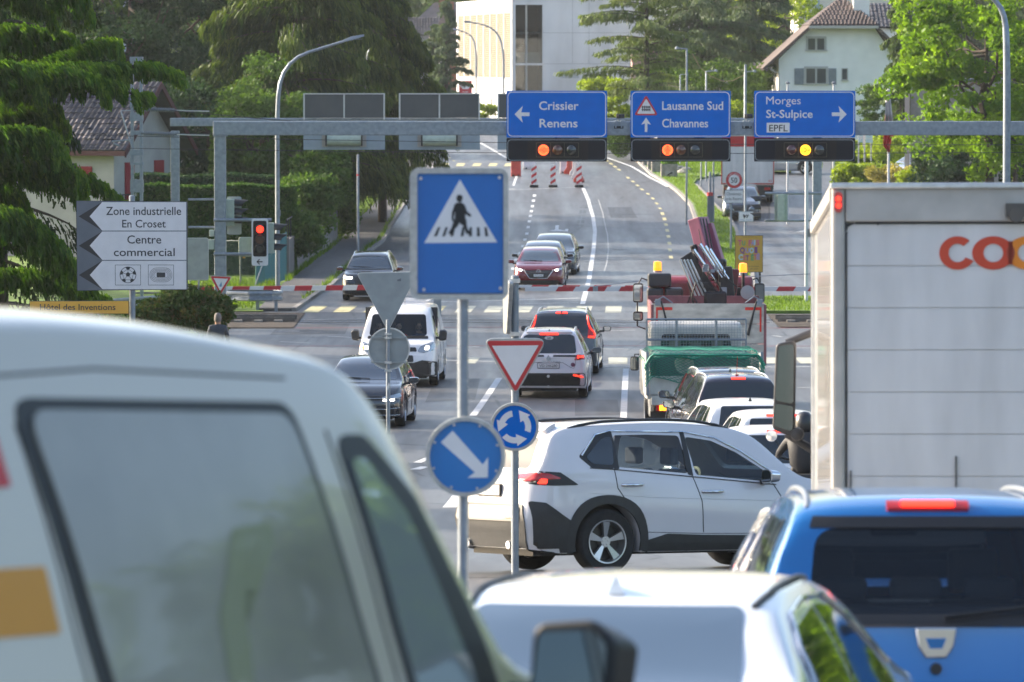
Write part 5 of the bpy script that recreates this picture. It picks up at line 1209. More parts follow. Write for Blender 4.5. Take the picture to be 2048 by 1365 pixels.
# cab
b = MB(); b.prism([(6.1,.9),(8.4,.7),(8.45,1.6),(8.2,3.05),(7.6,3.2),(6.3,3.2),(6.1,3.05)], -1.2, 1.2, 'x'); b.build('cab', DR, rt_, bevel=.08)
b = MB(); b.prism(rpoly([(.50,2.25),(1.12,2.25),(1.12,3.0),(.50,3.0)],.06),6.05,6.12); 
for z in (2.45,2.6,2.75): b.box(.62,1.02,6.03,6.07,z,z+.04)
b.build('cab_rear_panel', DR, rt_, bevel=.01)
b = MB(); b.prism(rrect(.10,.34,2.2,2.62,.05),6.04,6.10); b.build('cab_rear_window', mat('pale_cab_window',(.18,.28,.27),.1), rt_)
for px_, z in ((-1.0,3.26),(.98,3.22)):
    o = thing('beacon', None, None); o.parent = rt_; o.location = (px_,6.8,z)
    b = MB(); b.cyl((0,0,-.08),(0,0,.06),.10,n=14); b.box(-.12,.12,-.06,.06,-.06,.0); b.build('beacon_base', STEEL, o)
    b = MB(); b.lathe([(.095,.06),(.095,.22),(.08,.27),(0,.285)],'z',n=18); b.build('beacon_lens', mat('amber_lens',(.9,.20,.01),.15,emit=.9,ecol=(1,.25,.01)), o, 60)
b = MB(); b.box(.30,.46,6.5,6.6,3.22,3.38); b.cyl((.38,6.46,3.31),(.38,6.5,3.31),.06,n=12); b.build('work_light', BLACK, rt_)
for x0,x1,z0,z1 in ((-1.25,-.72,2.98,3.30),(-1.27,-.90,2.5,2.96),(-.86,-.45,2.5,2.96)):
    b = MB(); b.box(x0,x1,4.9,5.9,z0,z1); b.build('equipment_box', mat('blue_black_box',(.03,.032,.04),.45), rt_, bevel=.05)
# crane
cr_ = thing('crane', None, None); cr_.parent = rt_; cr_.location = (.28,0,0)
CRP = mat('crane_purple_red', (.30,.09,.15), .45, coat=.2, noise=.2, nscale=4); STR = mat('crane_dark_steel', (.03,.03,.035), .4, .4, noise=.3)
b = MB(); b.box(-.55,.75,4.75,5.3,1.2,1.5); b.box(-.15,.35,4.8,5.25,1.5,2.6); b.build('crane_base', STR, cr_, bevel=.03)
M0 = Matrix.Rotation(R(14),4,'Y')
def cbeam(name, p0, p1, w_, d_, m, bev=.02):
    p0, p1 = Vector(p0), Vector(p1); L_ = (p1-p0).length; q = (p1-p0).to_track_quat('Z','Y'); b = MB(); b.box(-w_/2,w_/2,-d_/2,d_/2,0,L_); o = b.build(name, m, cr_, bevel=bev); o.location = p0; o.rotation_euler = q.to_euler(); return o
cbeam('crane_boom', (-.02,5.2,3.15),(-.38,5.4,4.55),.50,.30,CRP); 
for k in range(4): 
    b = MB(); b.tube([(.10-.03-k*.075+.0,5.0,3.2),(-.32+.12-k*.07,5.15,4.55)],.018,6); b.build('hydraulic_hose', BLACK, cr_, 60)
cbeam('crane_boom_inner', (.20,5.3,3.05),(-.20,5.5,4.4),.16,.36,CRP); cbeam('crane_link',(-.36,5.2,3.45),(-.50,5.1,3.95),.10,.14,STR); cbeam('crane_link',(.18,5.2,3.1),(.16,5.1,3.62),.20,.2,STR,.05)
cbeam('crane_arm', (.10,4.9,2.52),(-.68,4.9,3.72),.14,.3,STR); cbeam('crane_column', (.30,5.0,2.6),(.22,5.0,3.45),.34,.34,STR,.04); cbeam('crane_column', (.30,5.3,2.4),(.42,5.3,3.4),.3,.3,DR,.03)
for k, (a, bq) in enumerate((((-.50,3.85),(-.08,3.25)),((-.36,3.98),(.05,3.35)),((-.14,3.86),(.20,3.32)),((-.24,3.93),(.12,3.36)))):
    b = MB(); b.tube([(a[0],4.6,a[1]),(bq[0],4.62,bq[1])],.045,10); b.tube([(bq[0],4.62,bq[1]),(bq[0]+.10,4.63,bq[1]-.14)],.025,8); b.build('hydraulic_ram', CHROME, cr_, 60)
for k in range(4):
    b = MB(); b.tube([(-.80+k*.075,4.55,3.62),(-.38+k*.09,4.55,2.62)],.028,8); b.build('extension_tube', ALU, cr_, 60)
rng2 = random.Random(5)
for k in range(12):
    x0 = rng2.uniform(-.7,.2); z0 = rng2.uniform(2.9,3.6); b = MB()
    b.tube([(x0,4.5,z0),(x0+rng2.uniform(-.1,.2),4.42,z0-.25),(x0+rng2.uniform(0,.3),4.45,z0-.5),(x0+rng2.uniform(.1,.4),4.5,z0-.65)],.014,5); b.build('hydraulic_hose', BLACK, cr_, 60)
for k in range(8):
    x0 = rng2.uniform(-.5,.15); z0 = rng2.uniform(2.7,3.5); b = MB(); b.box(x0,x0+rng2.uniform(.06,.16),4.45,4.6,z0,z0+rng2.uniform(.05,.14)); b.build('valve_block', rng2.choice([STR,STEEL,ALU]), cr_, bevel=.008)
b = MB(); b.box(-.25,.25,4.4,4.9,2.45,2.9); b.build('crane_hook_block', STR, cr_, bevel=.05); b = MB(); b.tube([(-.45,4.42,3.1),(-.55,4.4,2.8),(-.50,4.4,2.6)],.02,6); b.build('hydraulic_hose', BLACK, cr_, 60)
b = MB(); b.box(.40,.62,5.7,5.95,2.55,2.95); b.box(.64,.70,5.6,5.9,2.3,3.3); b.build('control_box', STR, cr_, bevel=.02)
for sx, dx in ((-1,-.16),(1,.14)):
    for z0, z1, w_ in ((2.55,3.0,.13),(2.12,2.34,.13)):
        if sx > 0 and z0 < 2.3: continue
        b = MB(); x = sx*1.42+dx*.0; b.prism(rrect(x-w_,x+w_*.8,z0,z1,.05),7.9,8.02); o = b.build('wing_mirror', BLACK, rt_, bevel=.01)
        b = MB(); b.prism(rrect(x-w_+.02,x+w_*.8-.02,z0+.03,z1-.03,.04),7.89,7.896); b.build('mirror_glass', MG, o)
    b = MB(); b.tube([(sx*1.15,8.0,3.05),(sx*1.35,8.0,3.12),(sx*1.45,7.97,2.95),(sx*1.45,7.97,2.0),(sx*1.2,8,1.9)],.02,6); b.build('mirror_arm', BLACK, rt_, 60)
b = MB(); b.lathe([(0,-.02),(.16,-.01),(.16,.01),(0,.02)],'y',(1.0,4.3,2.88),20); b.build('round_mirror', mat('plastic_grey_disc',(.3,.32,.34),.4), rt_, 60)
place(rt_, PX(1418,125), 125, .4, lift=-.2)
# ---- white flatbed with green net
fb = thing('flatbed_truck', 'white flatbed pick-up with a green net thrown over its load, last truck in the queue', 'truck', (0,0,0))
DW = mat('dirty_white_truck_paint', (.52,.51,.48), .45, coat=.2, noise=.18, nscale=4, detail=8)
W2 = 1.18
b = MB(); b.box(-W2+.04,W2-.04,0,.04,1.22,1.60); b.build('tailboard', DW, fb, bevel=.01); b = MB(); b.box(-W2+.08,W2-.08,-.01,.05,1.0,1.18); b.build('bed_rail', DW, fb, bevel=.01)
for sx in (-1,1):
    b = MB(); b.box(sx*W2-.025,sx*W2+.025,0,3.2,1.2,2.05); b.build('side_board', DW, fb, bevel=.01)
    b = MB(); b.box(sx*W2-.03,sx*W2+.03,-.03,.03,1.2,2.1); b.build('corner_post', STEEL, fb, bevel=.008)
    o = tbox('tail_light', fb, REDLENS, sx*.80-.2,sx*.80+.2,.02,.08,.88,1.02); tbox('lamp', o, ORANGELIT, sx*.84-.09,sx*.84+.05,.005,.02,.89,1.01)
    tbox('mudflap', fb, PLASTIC, sx*.88-.22,sx*.88+.22,.5,.52,.30,.85)
b = MB(); b.box(-W2,W2,.05,3.2,1.12,1.2); b.build('bed_floor', DW, fb)
b = MB(); b.box(-1.0,1.0,.6,2.9,1.2,2.06); b.build('load', mat('dark_green_load',(.03,.10,.10),.7,noise=.3,nscale=2), fb, bevel=.12)
b = MB(); b.cyl((-.42,.02,1.85),(-.42,-.03,1.85),.17,n=18); b.ring(.20,.13,-.05,-.02,20,-.42,1.85); b.build('spare_roll', mat('pale_coil',(.35,.38,.33),.6,noise=.3), fb)
b = MB(); b.box(-.95,.95,1.1,1.2,1.95,1.99); b.build('load_bar', STEEL, fb)
CF = STEEL
b = MB()
for x in (-1.05,-.42,.42,1.05): b.tube([(x,3.25,1.2),(x,3.25,2.68)],.025,6)
for z in (1.7,2.25,2.68): b.tube([(-1.05,3.25,z),(1.05,3.25,z)],.025,6)
b.build('cab_guard_frame', CF, fb)
b = MB()
for i in range(36): x = -1.05+i*2.1/35; b.box(x-.003,x+.003,3.235,3.24,1.5,2.68)
for i in range(22): z = 1.5+i*1.18/21; b.box(-1.05,1.05,3.23,3.235,z-.003,z+.003)
o = b.build('guard_mesh', CF, fb); o['kind'] = 'stuff'
b = MB(); b.prism([(3.45,.6),(5.4,.5),(5.5,1.3),(4.9,1.7),(4.5,2.5),(4.2,2.62),(3.6,2.62),(3.45,2.5)],-.98,.98,'x'); b.build('cab', DW, fb, bevel=.08)
b = MB(); b.prism(rpoly([(-.76,1.95),(.76,1.95),(.72,2.36),(-.72,2.36)],.08),3.42,3.455); b.build('rear_window', DARKGLASS, fb)
for x in (-.45,.0,.45): b = MB(); b.box(x-.12,x+.12,3.40,3.418,1.97,2.18+.05*(x!=0)); b.build('headrest', mat('seat_grey_green',(.16,.19,.15),.7), fb, bevel=.005)
twheels(fb, .92, (1.3,4.6), .36, .24, .34); tbox('chassis', fb, PLASTIC, -.4,.4,.1,5.2,.55,1.0)
for sx in (-1,1):
    b = MB(); b.prism(rrect(sx*1.25-.09,sx*1.25+.09,1.55,1.85,.04),4.5,4.6); o = b.build('wing_mirror', BLACK, fb, bevel=.01); b = MB(); b.prism(rrect(sx*1.25-.075,sx*1.25+.075,1.57,1.83,.03),4.49,4.494); b.build('mirror_glass', MG, o)
    b = MB(); b.tube([(sx*.95,4.5,1.9),(sx*1.25,4.5,1.9),(sx*1.25,4.55,1.6)],.015,6); b.build('mirror_arm', BLACK, fb)
# the net, a draped grid of cords
NETM = mat('green_net_cord', (.0,.20,.135), .6)
def netz(x, v):
    """v 0 at the front top of the load, 1 at the tail hem: returns y, z"""
    sag = .10*math.sin(math.pi*(x/1.15+1)/2)
    if v < .35: return 2.9-v/.35*2.3, 2.12-.03*math.sin(9*x)*.3
    if v < .55: q = (v-.35)/.2; return .6-q*.72, 2.12-q*.12-.06*math.sin(q*3)+.02*math.sin(7*x)
    q = (v-.55)/.45; return -.13-.03*math.sin(6*x+3*q), 2.06-q*(.58+.12*math.sin(x*2.2+1)+sag*.5)
bN = MB(); NX, NV = 44, 46
grid = [[None]*(NV+1) for _ in range(NX+1)]
for i in range(NX+1):
    for j in range(NV+1):
        x = -1.24+2.48*i/NX; y, z = netz(x, j/NV); 
        if abs(x) > 1.1: z -= (abs(x)-1.1)*1.6
        grid[i][j] = (x+.012*math.sin(j*1.7), y, z)
for i in range(NX):
    for j in range(NV):
        if (i+j) % 2 == 0: a, b2 = grid[i][j], grid[i+1][j+1]
        else: a, b2 = grid[i+1][j], grid[i][j+1]
        bN.tube([a,b2],.0055,3,False)
for i in range(NX): bN.tube([grid[i][NV],grid[i+1][NV]],.010,4,False); bN.tube([grid[i][26],grid[i+1][26]],.022,4,False); bN.tube([tuple(np.array(grid[i][25])+(0,-.02,.0)),tuple(np.array(grid[i+1][25])+(0,-.02,.02*math.sin(i)))],.018,4,False)
nt_ = bN.build('net', NETM, fb); nt_['kind'] = 'stuff'
place(fb, PX(1410,117), 117, -1.2, lift=-.34)
# ---- far side road: white truck and the cars round it
ft = thing('delivery_truck', 'white truck with a red band and red edges parked facing away on the side road', 'truck', (0,0,0))
RB = mat('red_band', (.48,.015,.025), .4)
b = MB(); b.box(-1.27,1.27,.02,7.5,.95,3.35); b.build('box_body', TSIDE, ft)
tbox('red_band', ft, RB, -1.26,1.26,0,.02,2.80,3.30); tbox('roof_edge', ft, ALU, -1.28,1.28,-.01,.03,3.30,3.36)
for i in range(5): tbox('door_panel', ft, TW, -1.20,1.20,-.005,.018,1.05+i*.35,1.39+i*.35)
for sx in (-1,1):
    tbox('red_edge', ft, RB, sx*1.245-.02,sx*1.245+.02,-.01,.02,1.0,2.78); tbox('door_bar', ft, WHITE, sx*.66-.06,sx*.66+.06,-.03,-.007,1.1,2.55)
    b = MB()
    for k in range(3): z = 2.2+k*.12; b.prism([(sx*1.05-.12,z),(sx*1.05-.12,z+.05),(sx*1.05+.12,z+.13),(sx*1.05+.12,z+.08)],-.02,-.008)
    b.build('warning_stripes', mat('amber_stripe',(.5,.25,.02),.5), ft)
    tbox('tail_light', ft, REDLENS, sx*.95-.15,sx*.95+.15,-.02,.02,.72,.84)
tbox('red_edge', ft, RB, -1.22,1.22,-.012,.02,.99,1.04); tbox('chassis', ft, PLASTIC, -1.1,1.1,.05,8.8,.35,.95)
b = MB(); text_mb(b,'62',1.0,1.16,1.12,.10,-.012); b.build('lettering', RB, ft)
b = MB(); b.prism([(7.6,.5),(9.4,.5),(9.4,1.5),(9.1,2.8),(7.6,2.9)],-1.2,1.2,'x'); b.build('cab', TSIDE, ft, bevel=.05); twheels(ft,1.05,(1.6,8.3),.48)
place(ft, PX(1495,273), 273, 3)
fc = Car('grey_saloon', 'dark grey car facing the camera on the side road in front of the white truck', 'car', SGPAINT, 'hatch', L=4.5, W=1.80, H=1.46)
std_side(fc,'hatch'); front_std(fc,'hatch',beam=False); fc.mirror(3.0,.97,DGPAINT); g_ = G(1480,441); place(fc.root, PX(1482,g_.y), g_.y, 183, anchor=(0,4.5))
sc_ = Car('silver_car', 'silver car crossing at the top of the side road behind the amber signal', 'car', mat('silver_paint',(.42,.44,.47),.25,.7,coat=1), 'hatch', L=4.3, W=1.78, H=1.48)
std_side(sc_,'hatch'); g_ = G(1600,349); place(sc_.root, PX(1612,g_.y), g_.y, 92, anchor=(.8,3.45))
gc_ = Car('parked_silver_car', 'silver car parked behind the bushes with the sun glinting on its windscreen', 'car', mat('bright_silver_paint',(.6,.62,.64),.12,.9,coat=1), 'hatch', L=4.2, W=1.76, H=1.48)
std_side(gc_,'hatch'); front_std(gc_,'hatch',beam=False); place(gc_.root, PX(1806,287), 287, 230, anchor=(0,3.5), lift=.1)
# ---- rider on a scooter
JACK = mat('black_jacket', (.016,.017,.022), .65, noise=.3, nscale=9, bump=.3)
mc = thing('scooter', 'black scooter with a round chrome mirror between the queue and the box truck', 'scooter', (0,0,0))
mw = wheel_meshes(.26,.12,1,ALLOY)
for y in (0,1.35):
    wh = bpy.data.objects.new('wheel', None); C.objects.link(wh); wh.parent = mc; wh.location = (0,y,.26); link('tyre',mw[0],wh); link('rim',mw[1],wh)
b = MB(); b.prism([(-.25,.45),(-.2,.78),(.35,.80),(.5,.70),(.55,.35),(1.0,.30),(1.08,.75),(1.18,1.0),(1.26,.98),(1.3,.55),(1.12,.22),(.3,.22)],-.16,.16,'x'); b.build('scooter_body', BPAINT, mc, bevel=.05)
b = MB(); b.box(-.15,.15,-.2,.45,.78,.88); b.build('seat', PLASTIC, mc, bevel=.04)
b = MB(); b.tube([(-.36,.98,1.10),(-.2,1.08,1.06),(.2,1.08,1.06),(.36,.98,1.10)],.018,8); b.build('handlebar', BLACK, mc, 60)
for sx in (-1,1):
    o = thing('wing_mirror', None, None); o.parent = mc; o.location = (sx*.44,1.05,1.38)
    b = MB(); b.lathe([(0,-.008),(.075,-.006),(.08,.02),(0,.05)],'y',n=20); b.build('mirror_shell', CHROME, o, 50); b = MB(); b.tube([(0,.03,0),(-sx*.10,.03,-.12),(-sx*.16,.02,-.3)],.009,6); b.build('mirror_stem', BLACK, o)
tbox('tail_light', mc, REDLENS, -.08,.08,-.27,-.24,.62,.70)
place(mc, PX(1611,77.3), 77.3, 2)
rider = dict(pelvis=(0,.12,.92), waist=(0,.14,1.06), chest=(0,.20,1.28), neck=(0,.24,1.42), head0=(0,.26,1.49), head1=(0,.27,1.62), sl=(-.19,.20,1.36), sr=(.19,.20,1.36), el=(-.34,.48,1.16), er=(.34,.48,1.16),
             wl=(-.36,.80,1.10), wr=(.36,.80,1.10), hl=(-.35,.90,1.10), hr=(.35,.90,1.10), pl=(-.11,.16,.88), pr=(.11,.16,.88), kl=(-.2,.60,.80), kr=(.2,.60,.80), al=(-.16,.72,.38), ar=(.16,.72,.38), tl=(-.16,.86,.34), tr=(.16,.86,.34))
rd = person('scooter rider in a black padded jacket and black helmet, seen from behind', (0,0,0), 0, rider, JACK, JACK, seated=True, helmet=mat('matt_black_helmet',(.02,.02,.022),.35,coat=.4))
for p in rd.children[0].data.polygons:
    if p.material_index == 2 and p.center.z < 1.3: p.material_index = 3
rd.matrix_world = mc.matrix_world @ Matrix.Translation((0,0,0))
bulk = MB(); bulk.lathe([(.12,.90),(.20,1.0),(.22,1.2),(.24,1.32),(.19,1.40),(.09,1.45)],'z',(0,.16,0),20); bulk.v=[(p[0],(p[1]-.16)*.75+.12+(p[2]-.9)*.18,p[2]) for p in bulk.v]; bulk.build('jacket', JACK, rd, 70)
# ---- pedestrian by the gantry column
pd = person('grey-haired person in a dark jacket standing beside the left gantry column, seen from behind', (PX(435,141),141,zg(141)), R(0), {}, mat('slate_jacket',(.05,.06,.08),.8,noise=.2), mat('dark_trousers',(.02,.022,.03),.8), hair=mat('grey_hair',(.16,.14,.13),.8,noise=.3,nscale=50))
# ---------------------------------------------------------------- gantries
def ground_thing(name, label, cat, px, D, rz=0, group=None):
    return thing(name, label, cat, (PX(px,D), D, zg(D)), rz, group)
class Sg:
    """a sign or post under an Empty at its foot: x in metres from the foot, z above it, both read from the photograph's pixels at distance D"""
    def __init__(s, name, label, cat, px, D, group=None, base=None):
        s.D = D; s.px0 = px; s.t = ground_thing(name, label, cat, px, D, 0, group); s.x0 = PX(px, D); s.z0 = zg(D)
        if base is not None: s.t.location.z = base; s.z0 = base
    def x(s, px): return PX(px, s.D)-s.x0
    def z(s, py): return PZ(py, s.D)-s.z0
    def pl(s, pts): return [(s.x(a), s.z(b)) for a, b in pts]
    def rr(s, x0, x1, y0, y1, r): return rrect(s.x(x0), s.x(x1), s.z(y1), s.z(y0), r)
    def part(s, name, poly, y0, y1, m, parent=None, bevel=0):
        b = MB(); b.prism(poly, y0, y1); return b.build(name, m, parent or s.t, bevel=bevel)
    def post(s, px, y0, r, m=STEEL, name='post', yoff=0, zb=0, cap=True):
        b = MB(); b.cyl((s.x(px), yoff, zb), (s.x(px), yoff, s.z(y0)), r, n=16)
        if cap: b.cyl((s.x(px), yoff, s.z(y0)), (s.x(px), yoff, s.z(y0)+r*.3), r*1.05, r*.7, n=16)
        return b.build(name, m, s.t, 50)
    def text(s, txt, x0, x1, yb, cap, y, m, parent=None, bold=.014, sp=1.0):
        b = MB(); text_mb(b, txt, s.x(x0), s.x(x1), s.z(yb), cap*s.D/FPX, y, bold, sp); return b.build('lettering', m, parent or s.t)
DG = 157.0
ga = Sg('sign_gantry', 'grey steel gantry beam and column carrying the three blue direction signs', 'gantry', 440, DG)
b = MB(); b.box(ga.x(429),ga.x(452),-.17,.17,0,ga.z(246)); b.build('column', STEEL, ga.t, bevel=.02)
b = MB(); b.box(ga.x(429)-.03,ga.x(452)+.03,-.2,.2,0,.04); 
b.build('base_plate', STEEL, ga.t)
b = MB(); b.box(ga.x(427),ga.x(2600),-.2,.2,ga.z(271),ga.z(243)); b.build('beam', STEEL, ga.t, bevel=.02)
for k in range(16):
    xx = ga.x(427)+.05+k*1.35
    if xx > ga.x(1010) and xx < ga.x(1720): continue
    b = MB(); b.box(xx-.10,xx+.10,-.05,.05,ga.z(243),ga.z(241.6)); b.build('bolt_plate', STEEL, ga.t)
b = MB(); b.box(ga.x(427),ga.x(455),-.22,.22,ga.z(273),ga.z(271)); b.build('beam_flange', STEEL, ga.t)
b = MB(); b.box(ga.x(2565),ga.x(2590),-.17,.17,0,ga.z(246)); b.build('column', STEEL, ga.t, bevel=.02)
for x0,x1,y0,y1,k in ((412,429,479,499,'junction_box'),(419,429,460,473,'junction_box')):
    b = MB(); b.box(ga.x(x0),ga.x(x1),-.2,-.05,ga.z(y1),ga.z(y0)); b.build(k, mat('pale_green_housing',(.36,.42,.36),.5,noise=.1), ga.t, bevel=.015)
b = MB(); b.box(ga.x(449),ga.x(459),-.28,-.1,ga.z(644),ga.z(628)); b.build('push_button_box', mat('yellow_plastic',(.55,.30,.02),.45), ga.t, bevel=.03)
b = MB(); b.cyl((ga.x(454.5),-.30,ga.z(634)),(ga.x(454.5),-.27,ga.z(634)),.03,n=12); b.build('push_button', BLACK, ga.t)
STK = mat('pale_sticker',(.55,.56,.58),.5)
for q in ([(441,602),(447,599),(449,601),(443,605)],[(437,620),(449,620),(449,622),(437,622)]):
    ga.part('sticker', ga.pl(q), -.178,-.172, STK)
# the three blue signs with their signal boxes
def arrow(w_, h_, ang=0, shaft=.34, head=.5):
    """arrow pointing left (ang 0), centred, size w x h"""
    p = [(-w_/2,0),(-w_/2+w_*head,h_/2),(-w_/2+w_*head*.82,shaft*h_/2),(w_/2,shaft*h_/2),(w_/2,-shaft*h_/2),(-w_/2+w_*head*.82,-shaft*h_/2),(-w_/2+w_*head,-h_/2)]
    c, sn = math.cos(R(ang)), math.sin(R(ang)); return [(a*c-b_*sn, a*sn+b_*c) for a,b_ in p]
def blue_sign(x0, x1, label, fill):
    s = Sg('direction_sign', label, 'sign', (x0+x1)/2, DG-.35, base=P(1024,275,DG-.35).z, group='blue direction signs on the gantry')
    s.part('panel', s.rr(x0,x1,182,275.5,.03), 0,.04, BLUE)
    b = MB(); o = rrect(s.x(x0+2),s.x(x1-2),s.z(273.5),s.z(184),.13,8); i_ = rrect(s.x(x0+3.6),s.x(x1-3.6),s.z(272),s.z(185.6),.11,8); n = len(o)
    b.add([(p[0],-.004,p[1]) for p in o]+[(p[0],-.004,p[1]) for p in i_]+[(p[0],.002,p[1]) for p in o], [(k,(k+1)%n,n+(k+1)%n,n+k) for k in range(n)]+[(k,2*n+k,2*n+(k+1)%n,(k+1)%n) for k in range(n)]); b.build('border', WHITE, s.t)
    for xx in (x0+45, x1-45): b = MB(); b.box(s.x(xx)-.04,s.x(xx)+.04,.04,.32,s.z(268),s.z(190)); b.build('bracket', STEEL, s.t)
    fill(s); return s
def f1(s):
    s.text('Crissier',1078,1157,220,17.5,-.005,WHITE); s.text('Renens',1079,1155,255,17.5,-.005,WHITE)
    s.part('arrow', [(a+s.x(1044),b_+s.z(229)) for a,b_ in arrow(.41,.46,0,.22,.55)], -.005,.0, WHITE)
def f2(s):
    s.text('Lausanne Sud',1324,1446,220,17.5,-.005,WHITE); s.text('Chavannes',1324,1416,255,17.5,-.005,WHITE)
    s.part('arrow', [(a+s.x(1292),b_+s.z(250)) for a,b_ in arrow(.40,.27,-90,.26,.5)], -.005,.0, WHITE)
    s.part('warning_triangle', rpoly(s.pl([(1292,190),(1316,231),(1268,231)]),.05), -.006,.0, RED)
    s.part('warning_triangle_field', rpoly(s.pl([(1292,197.5),(1310.5,228),(1273.5,228)]),.03), -.010,-.006, WHITE)
    b = MB()
    for k in range(5): xx = 1285+k*3.6; b.box(s.x(xx-.9),s.x(xx+.9),-.013,-.010,s.z(223),s.z(212))
    for yy_ in (214.5,220): b.box(s.x(1283),s.x(1301),-.0135,-.0102,s.z(yy_+.9),s.z(yy_-.9))
    b.build('level_crossing_symbol', BLACK, s.t)
def f3(s):
    s.text('Morges',1532,1601,209,16.5,-.005,WHITE,bold=.0); s.text('St-Sulpice',1532,1625,236,16.5,-.005,WHITE)
    s.part('name_panel', s.rr(1533,1579,246,265.5,.01), -.006,.0, WHITE); s.text('EPFL',1538,1575,263,13.5,-.008,BLACK,bold=.008)
    s.part('arrow', [(a+s.x(1678),b_+s.z(229)) for a,b_ in arrow(.41,.46,180,.22,.55)], -.005,.0, WHITE)
blue_sign(1013,1214,'blue direction sign reading Crissier Renens with a left arrow',f1)
blue_sign(1261,1461,'blue direction sign reading Lausanne Sud Chavannes with an up arrow and warning triangle',f2)
blue_sign(1508,1710,'blue direction sign reading Morges St-Sulpice EPFL with a right arrow',f3)
DKP = mat('signal_panel_black',(.012,.014,.022),.6,spec=.15); DKP2 = mat('signal_housing_black',(.016,.014,.016),.5,spec=.2); LENSR = mat('unlit_red_lens',(.07,.012,.012),.1,coat=1); LENSG = mat('unlit_dark_lens',(.018,.022,.022),.1,coat=1); LENSY=mat('unlit_amber_lens',(.10,.03,.008),.12,coat=1)
AMBERLIT = mat('lit_amber_arrow_lamp',(1,.5,.05),.3,emit=1.6,ecol=(1,.40,.012)); REDARROW = mat('lit_red_arrow_lamp',(1,.1,.03),.3,emit=1.7,ecol=(1,.085,.02)); LAMPLINE = mat('lamp_arrow_outline',(.30,.01,.0),.4)
def signal_board(x0, x1, label, lamps, lit, litm, ang):
    s = Sg('lane_signal', label, 'traffic light', (x0+x1)/2, DG-.35, base=P(1024,323.5,DG-.35).z, group='black lane signals under the blue signs')
    s.part('panel', s.rr(x0,x1,276.5,323.5,.03), 0,.05, DKP)
    b = MB(); o = rrect(s.x(x0+2),s.x(x1-2),s.z(321.5),s.z(279.5),.10,8); i_ = rrect(s.x(x0+3.1),s.x(x1-3.1),s.z(320.4),s.z(280.6),.085,8); n = len(o)
    b.add([(p[0],-.004,p[1]) for p in o]+[(p[0],-.004,p[1]) for p in i_]+[(p[0],.002,p[1]) for p in o], [(k,(k+1)%n,n+(k+1)%n,n+k) for k in range(n)]+[(k,2*n+k,2*n+(k+1)%n,(k+1)%n) for k in range(n)]); b.build('border', mat('signal_border_grey',(.30,.33,.35),.5), s.t)
    s.part('signal_housing', s.rr(lamps[0]-32,lamps[2]+34,281,320,.01), -.02,.0, DKP2)
    b = MB(); a0, a1 = s.x(lamps[0]-14.5), s.x(lamps[2]+14.5); zt, zb = s.z(286), s.z(314.5)
    for p in ((a0,zb,a0,zt),(a0,zt,a1,zt),(a1,zb,a1,zt),(a0,zb,a1,zb),((s.x((lamps[0]+lamps[1])/2)),zb,s.x((lamps[0]+lamps[1])/2),zt),((s.x((lamps[1]+lamps[2])/2)),zb,s.x((lamps[1]+lamps[2])/2),zt)): b.tube([(p[0],-.03,p[1]),(p[2],-.03,p[3])],.004,4)
    b.build('signal_frame', mat('thin_brass_edge',(.16,.15,.10),.4,.5), s.t)
    for k, cx in enumerate(lamps):
        m = litm if k == lit else (LENSR, LENSY, LENSG)[k]; r = .145 if k == lit else .15
        if k != lit:
            b = MB(); b.lathe([(0,-.10),(r*.5,-.09),(r*.85,-.06),(r,-.02)],'y',(s.x(cx),0,s.z(300.5)),24); o = b.build('lamp_lens', m, s.t, 60)
        else:
            b = MB(); b.disc(r,-.05,-.02,28,s.x(cx),s.z(300.5)); o = b.build('lamp', m, s.t)
            b = MB(); c, sn = math.cos(R(ang)), math.sin(R(ang))
            for pa in ([(-.12,0),(.13,.0)],[(.13,.035),(-.03,.035)],[(.13,-.035),(-.03,-.035)],[(-.12,0),(.0,.11)],[(-.12,0),(.0,-.11)],[(-.05,0),(.05,.09)],[(-.05,0),(.05,-.09)]):
                b.tube([(s.x(cx)+q[0]*c-q[1]*sn,-.055,s.z(300.5)+q[0]*sn+q[1]*c) for q in pa],.009,4)
            b.build('arrow_outline', LAMPLINE, o)
            b = MB(); b.lathe([(.15,-.02),(.165,-.16),(.158,-.16),(.145,-.02)],'y',(s.x(cx),0,s.z(300.5)),24,); b.v=[p for p in b.v]; 
    for xx in (x0+45, x1-45): b = MB(); b.box(s.x(xx)-.04,s.x(xx)+.04,.05,.32,s.z(318),s.z(280)); b.build('bracket', STEEL, s.t)
signal_board(1013,1214,'black lane signal with a lit red left arrow under the Crissier sign',(1087,1115,1142.5),0,REDARROW,0)
signal_board(1261,1461,'black lane signal with a lit red upward arrow under the Lausanne Sud sign',(1335,1362,1390),0,REDARROW,-90)
signal_board(1508,1710,'black lane signal with a lit amber right arrow under the Morges sign',(1582.5,1610.5,1638.5),1,AMBERLIT,180)
# sensors on the beam between the signs
for px_ in (1237, 1493):
    s = Sg('beam_sensor', 'small black camera on the gantry beam %s the Lausanne Sud sign' % ('left of' if px_ < 1300 else 'right of'), 'sensor', px_, DG, base=P(1024,243,DG).z)
    b = MB(); b.box(-.10,-.06,-.25,.25,-.18,.02); b.box(.06,.10,-.25,.25,-.18,.02); b.build('clamp', STEEL, s.t)
    b = MB(); b.cyl((0,0,-.1),(0,0,.12),.02,n=8); b.build('stem', STEEL, s.t); b = MB(); b.box(-.06,.16,-.2,.1,.08,.20); b.cyl((.03,-.28,.14),(.03,-.1,.14),.055,n=12); b.build('camera_body', BLACK, s.t, bevel=.01)
    b = MB(); b.box(-.13,.13,-.22,-.19,-.2,-.13); b.build('sensor_box', BLACK, s.t)
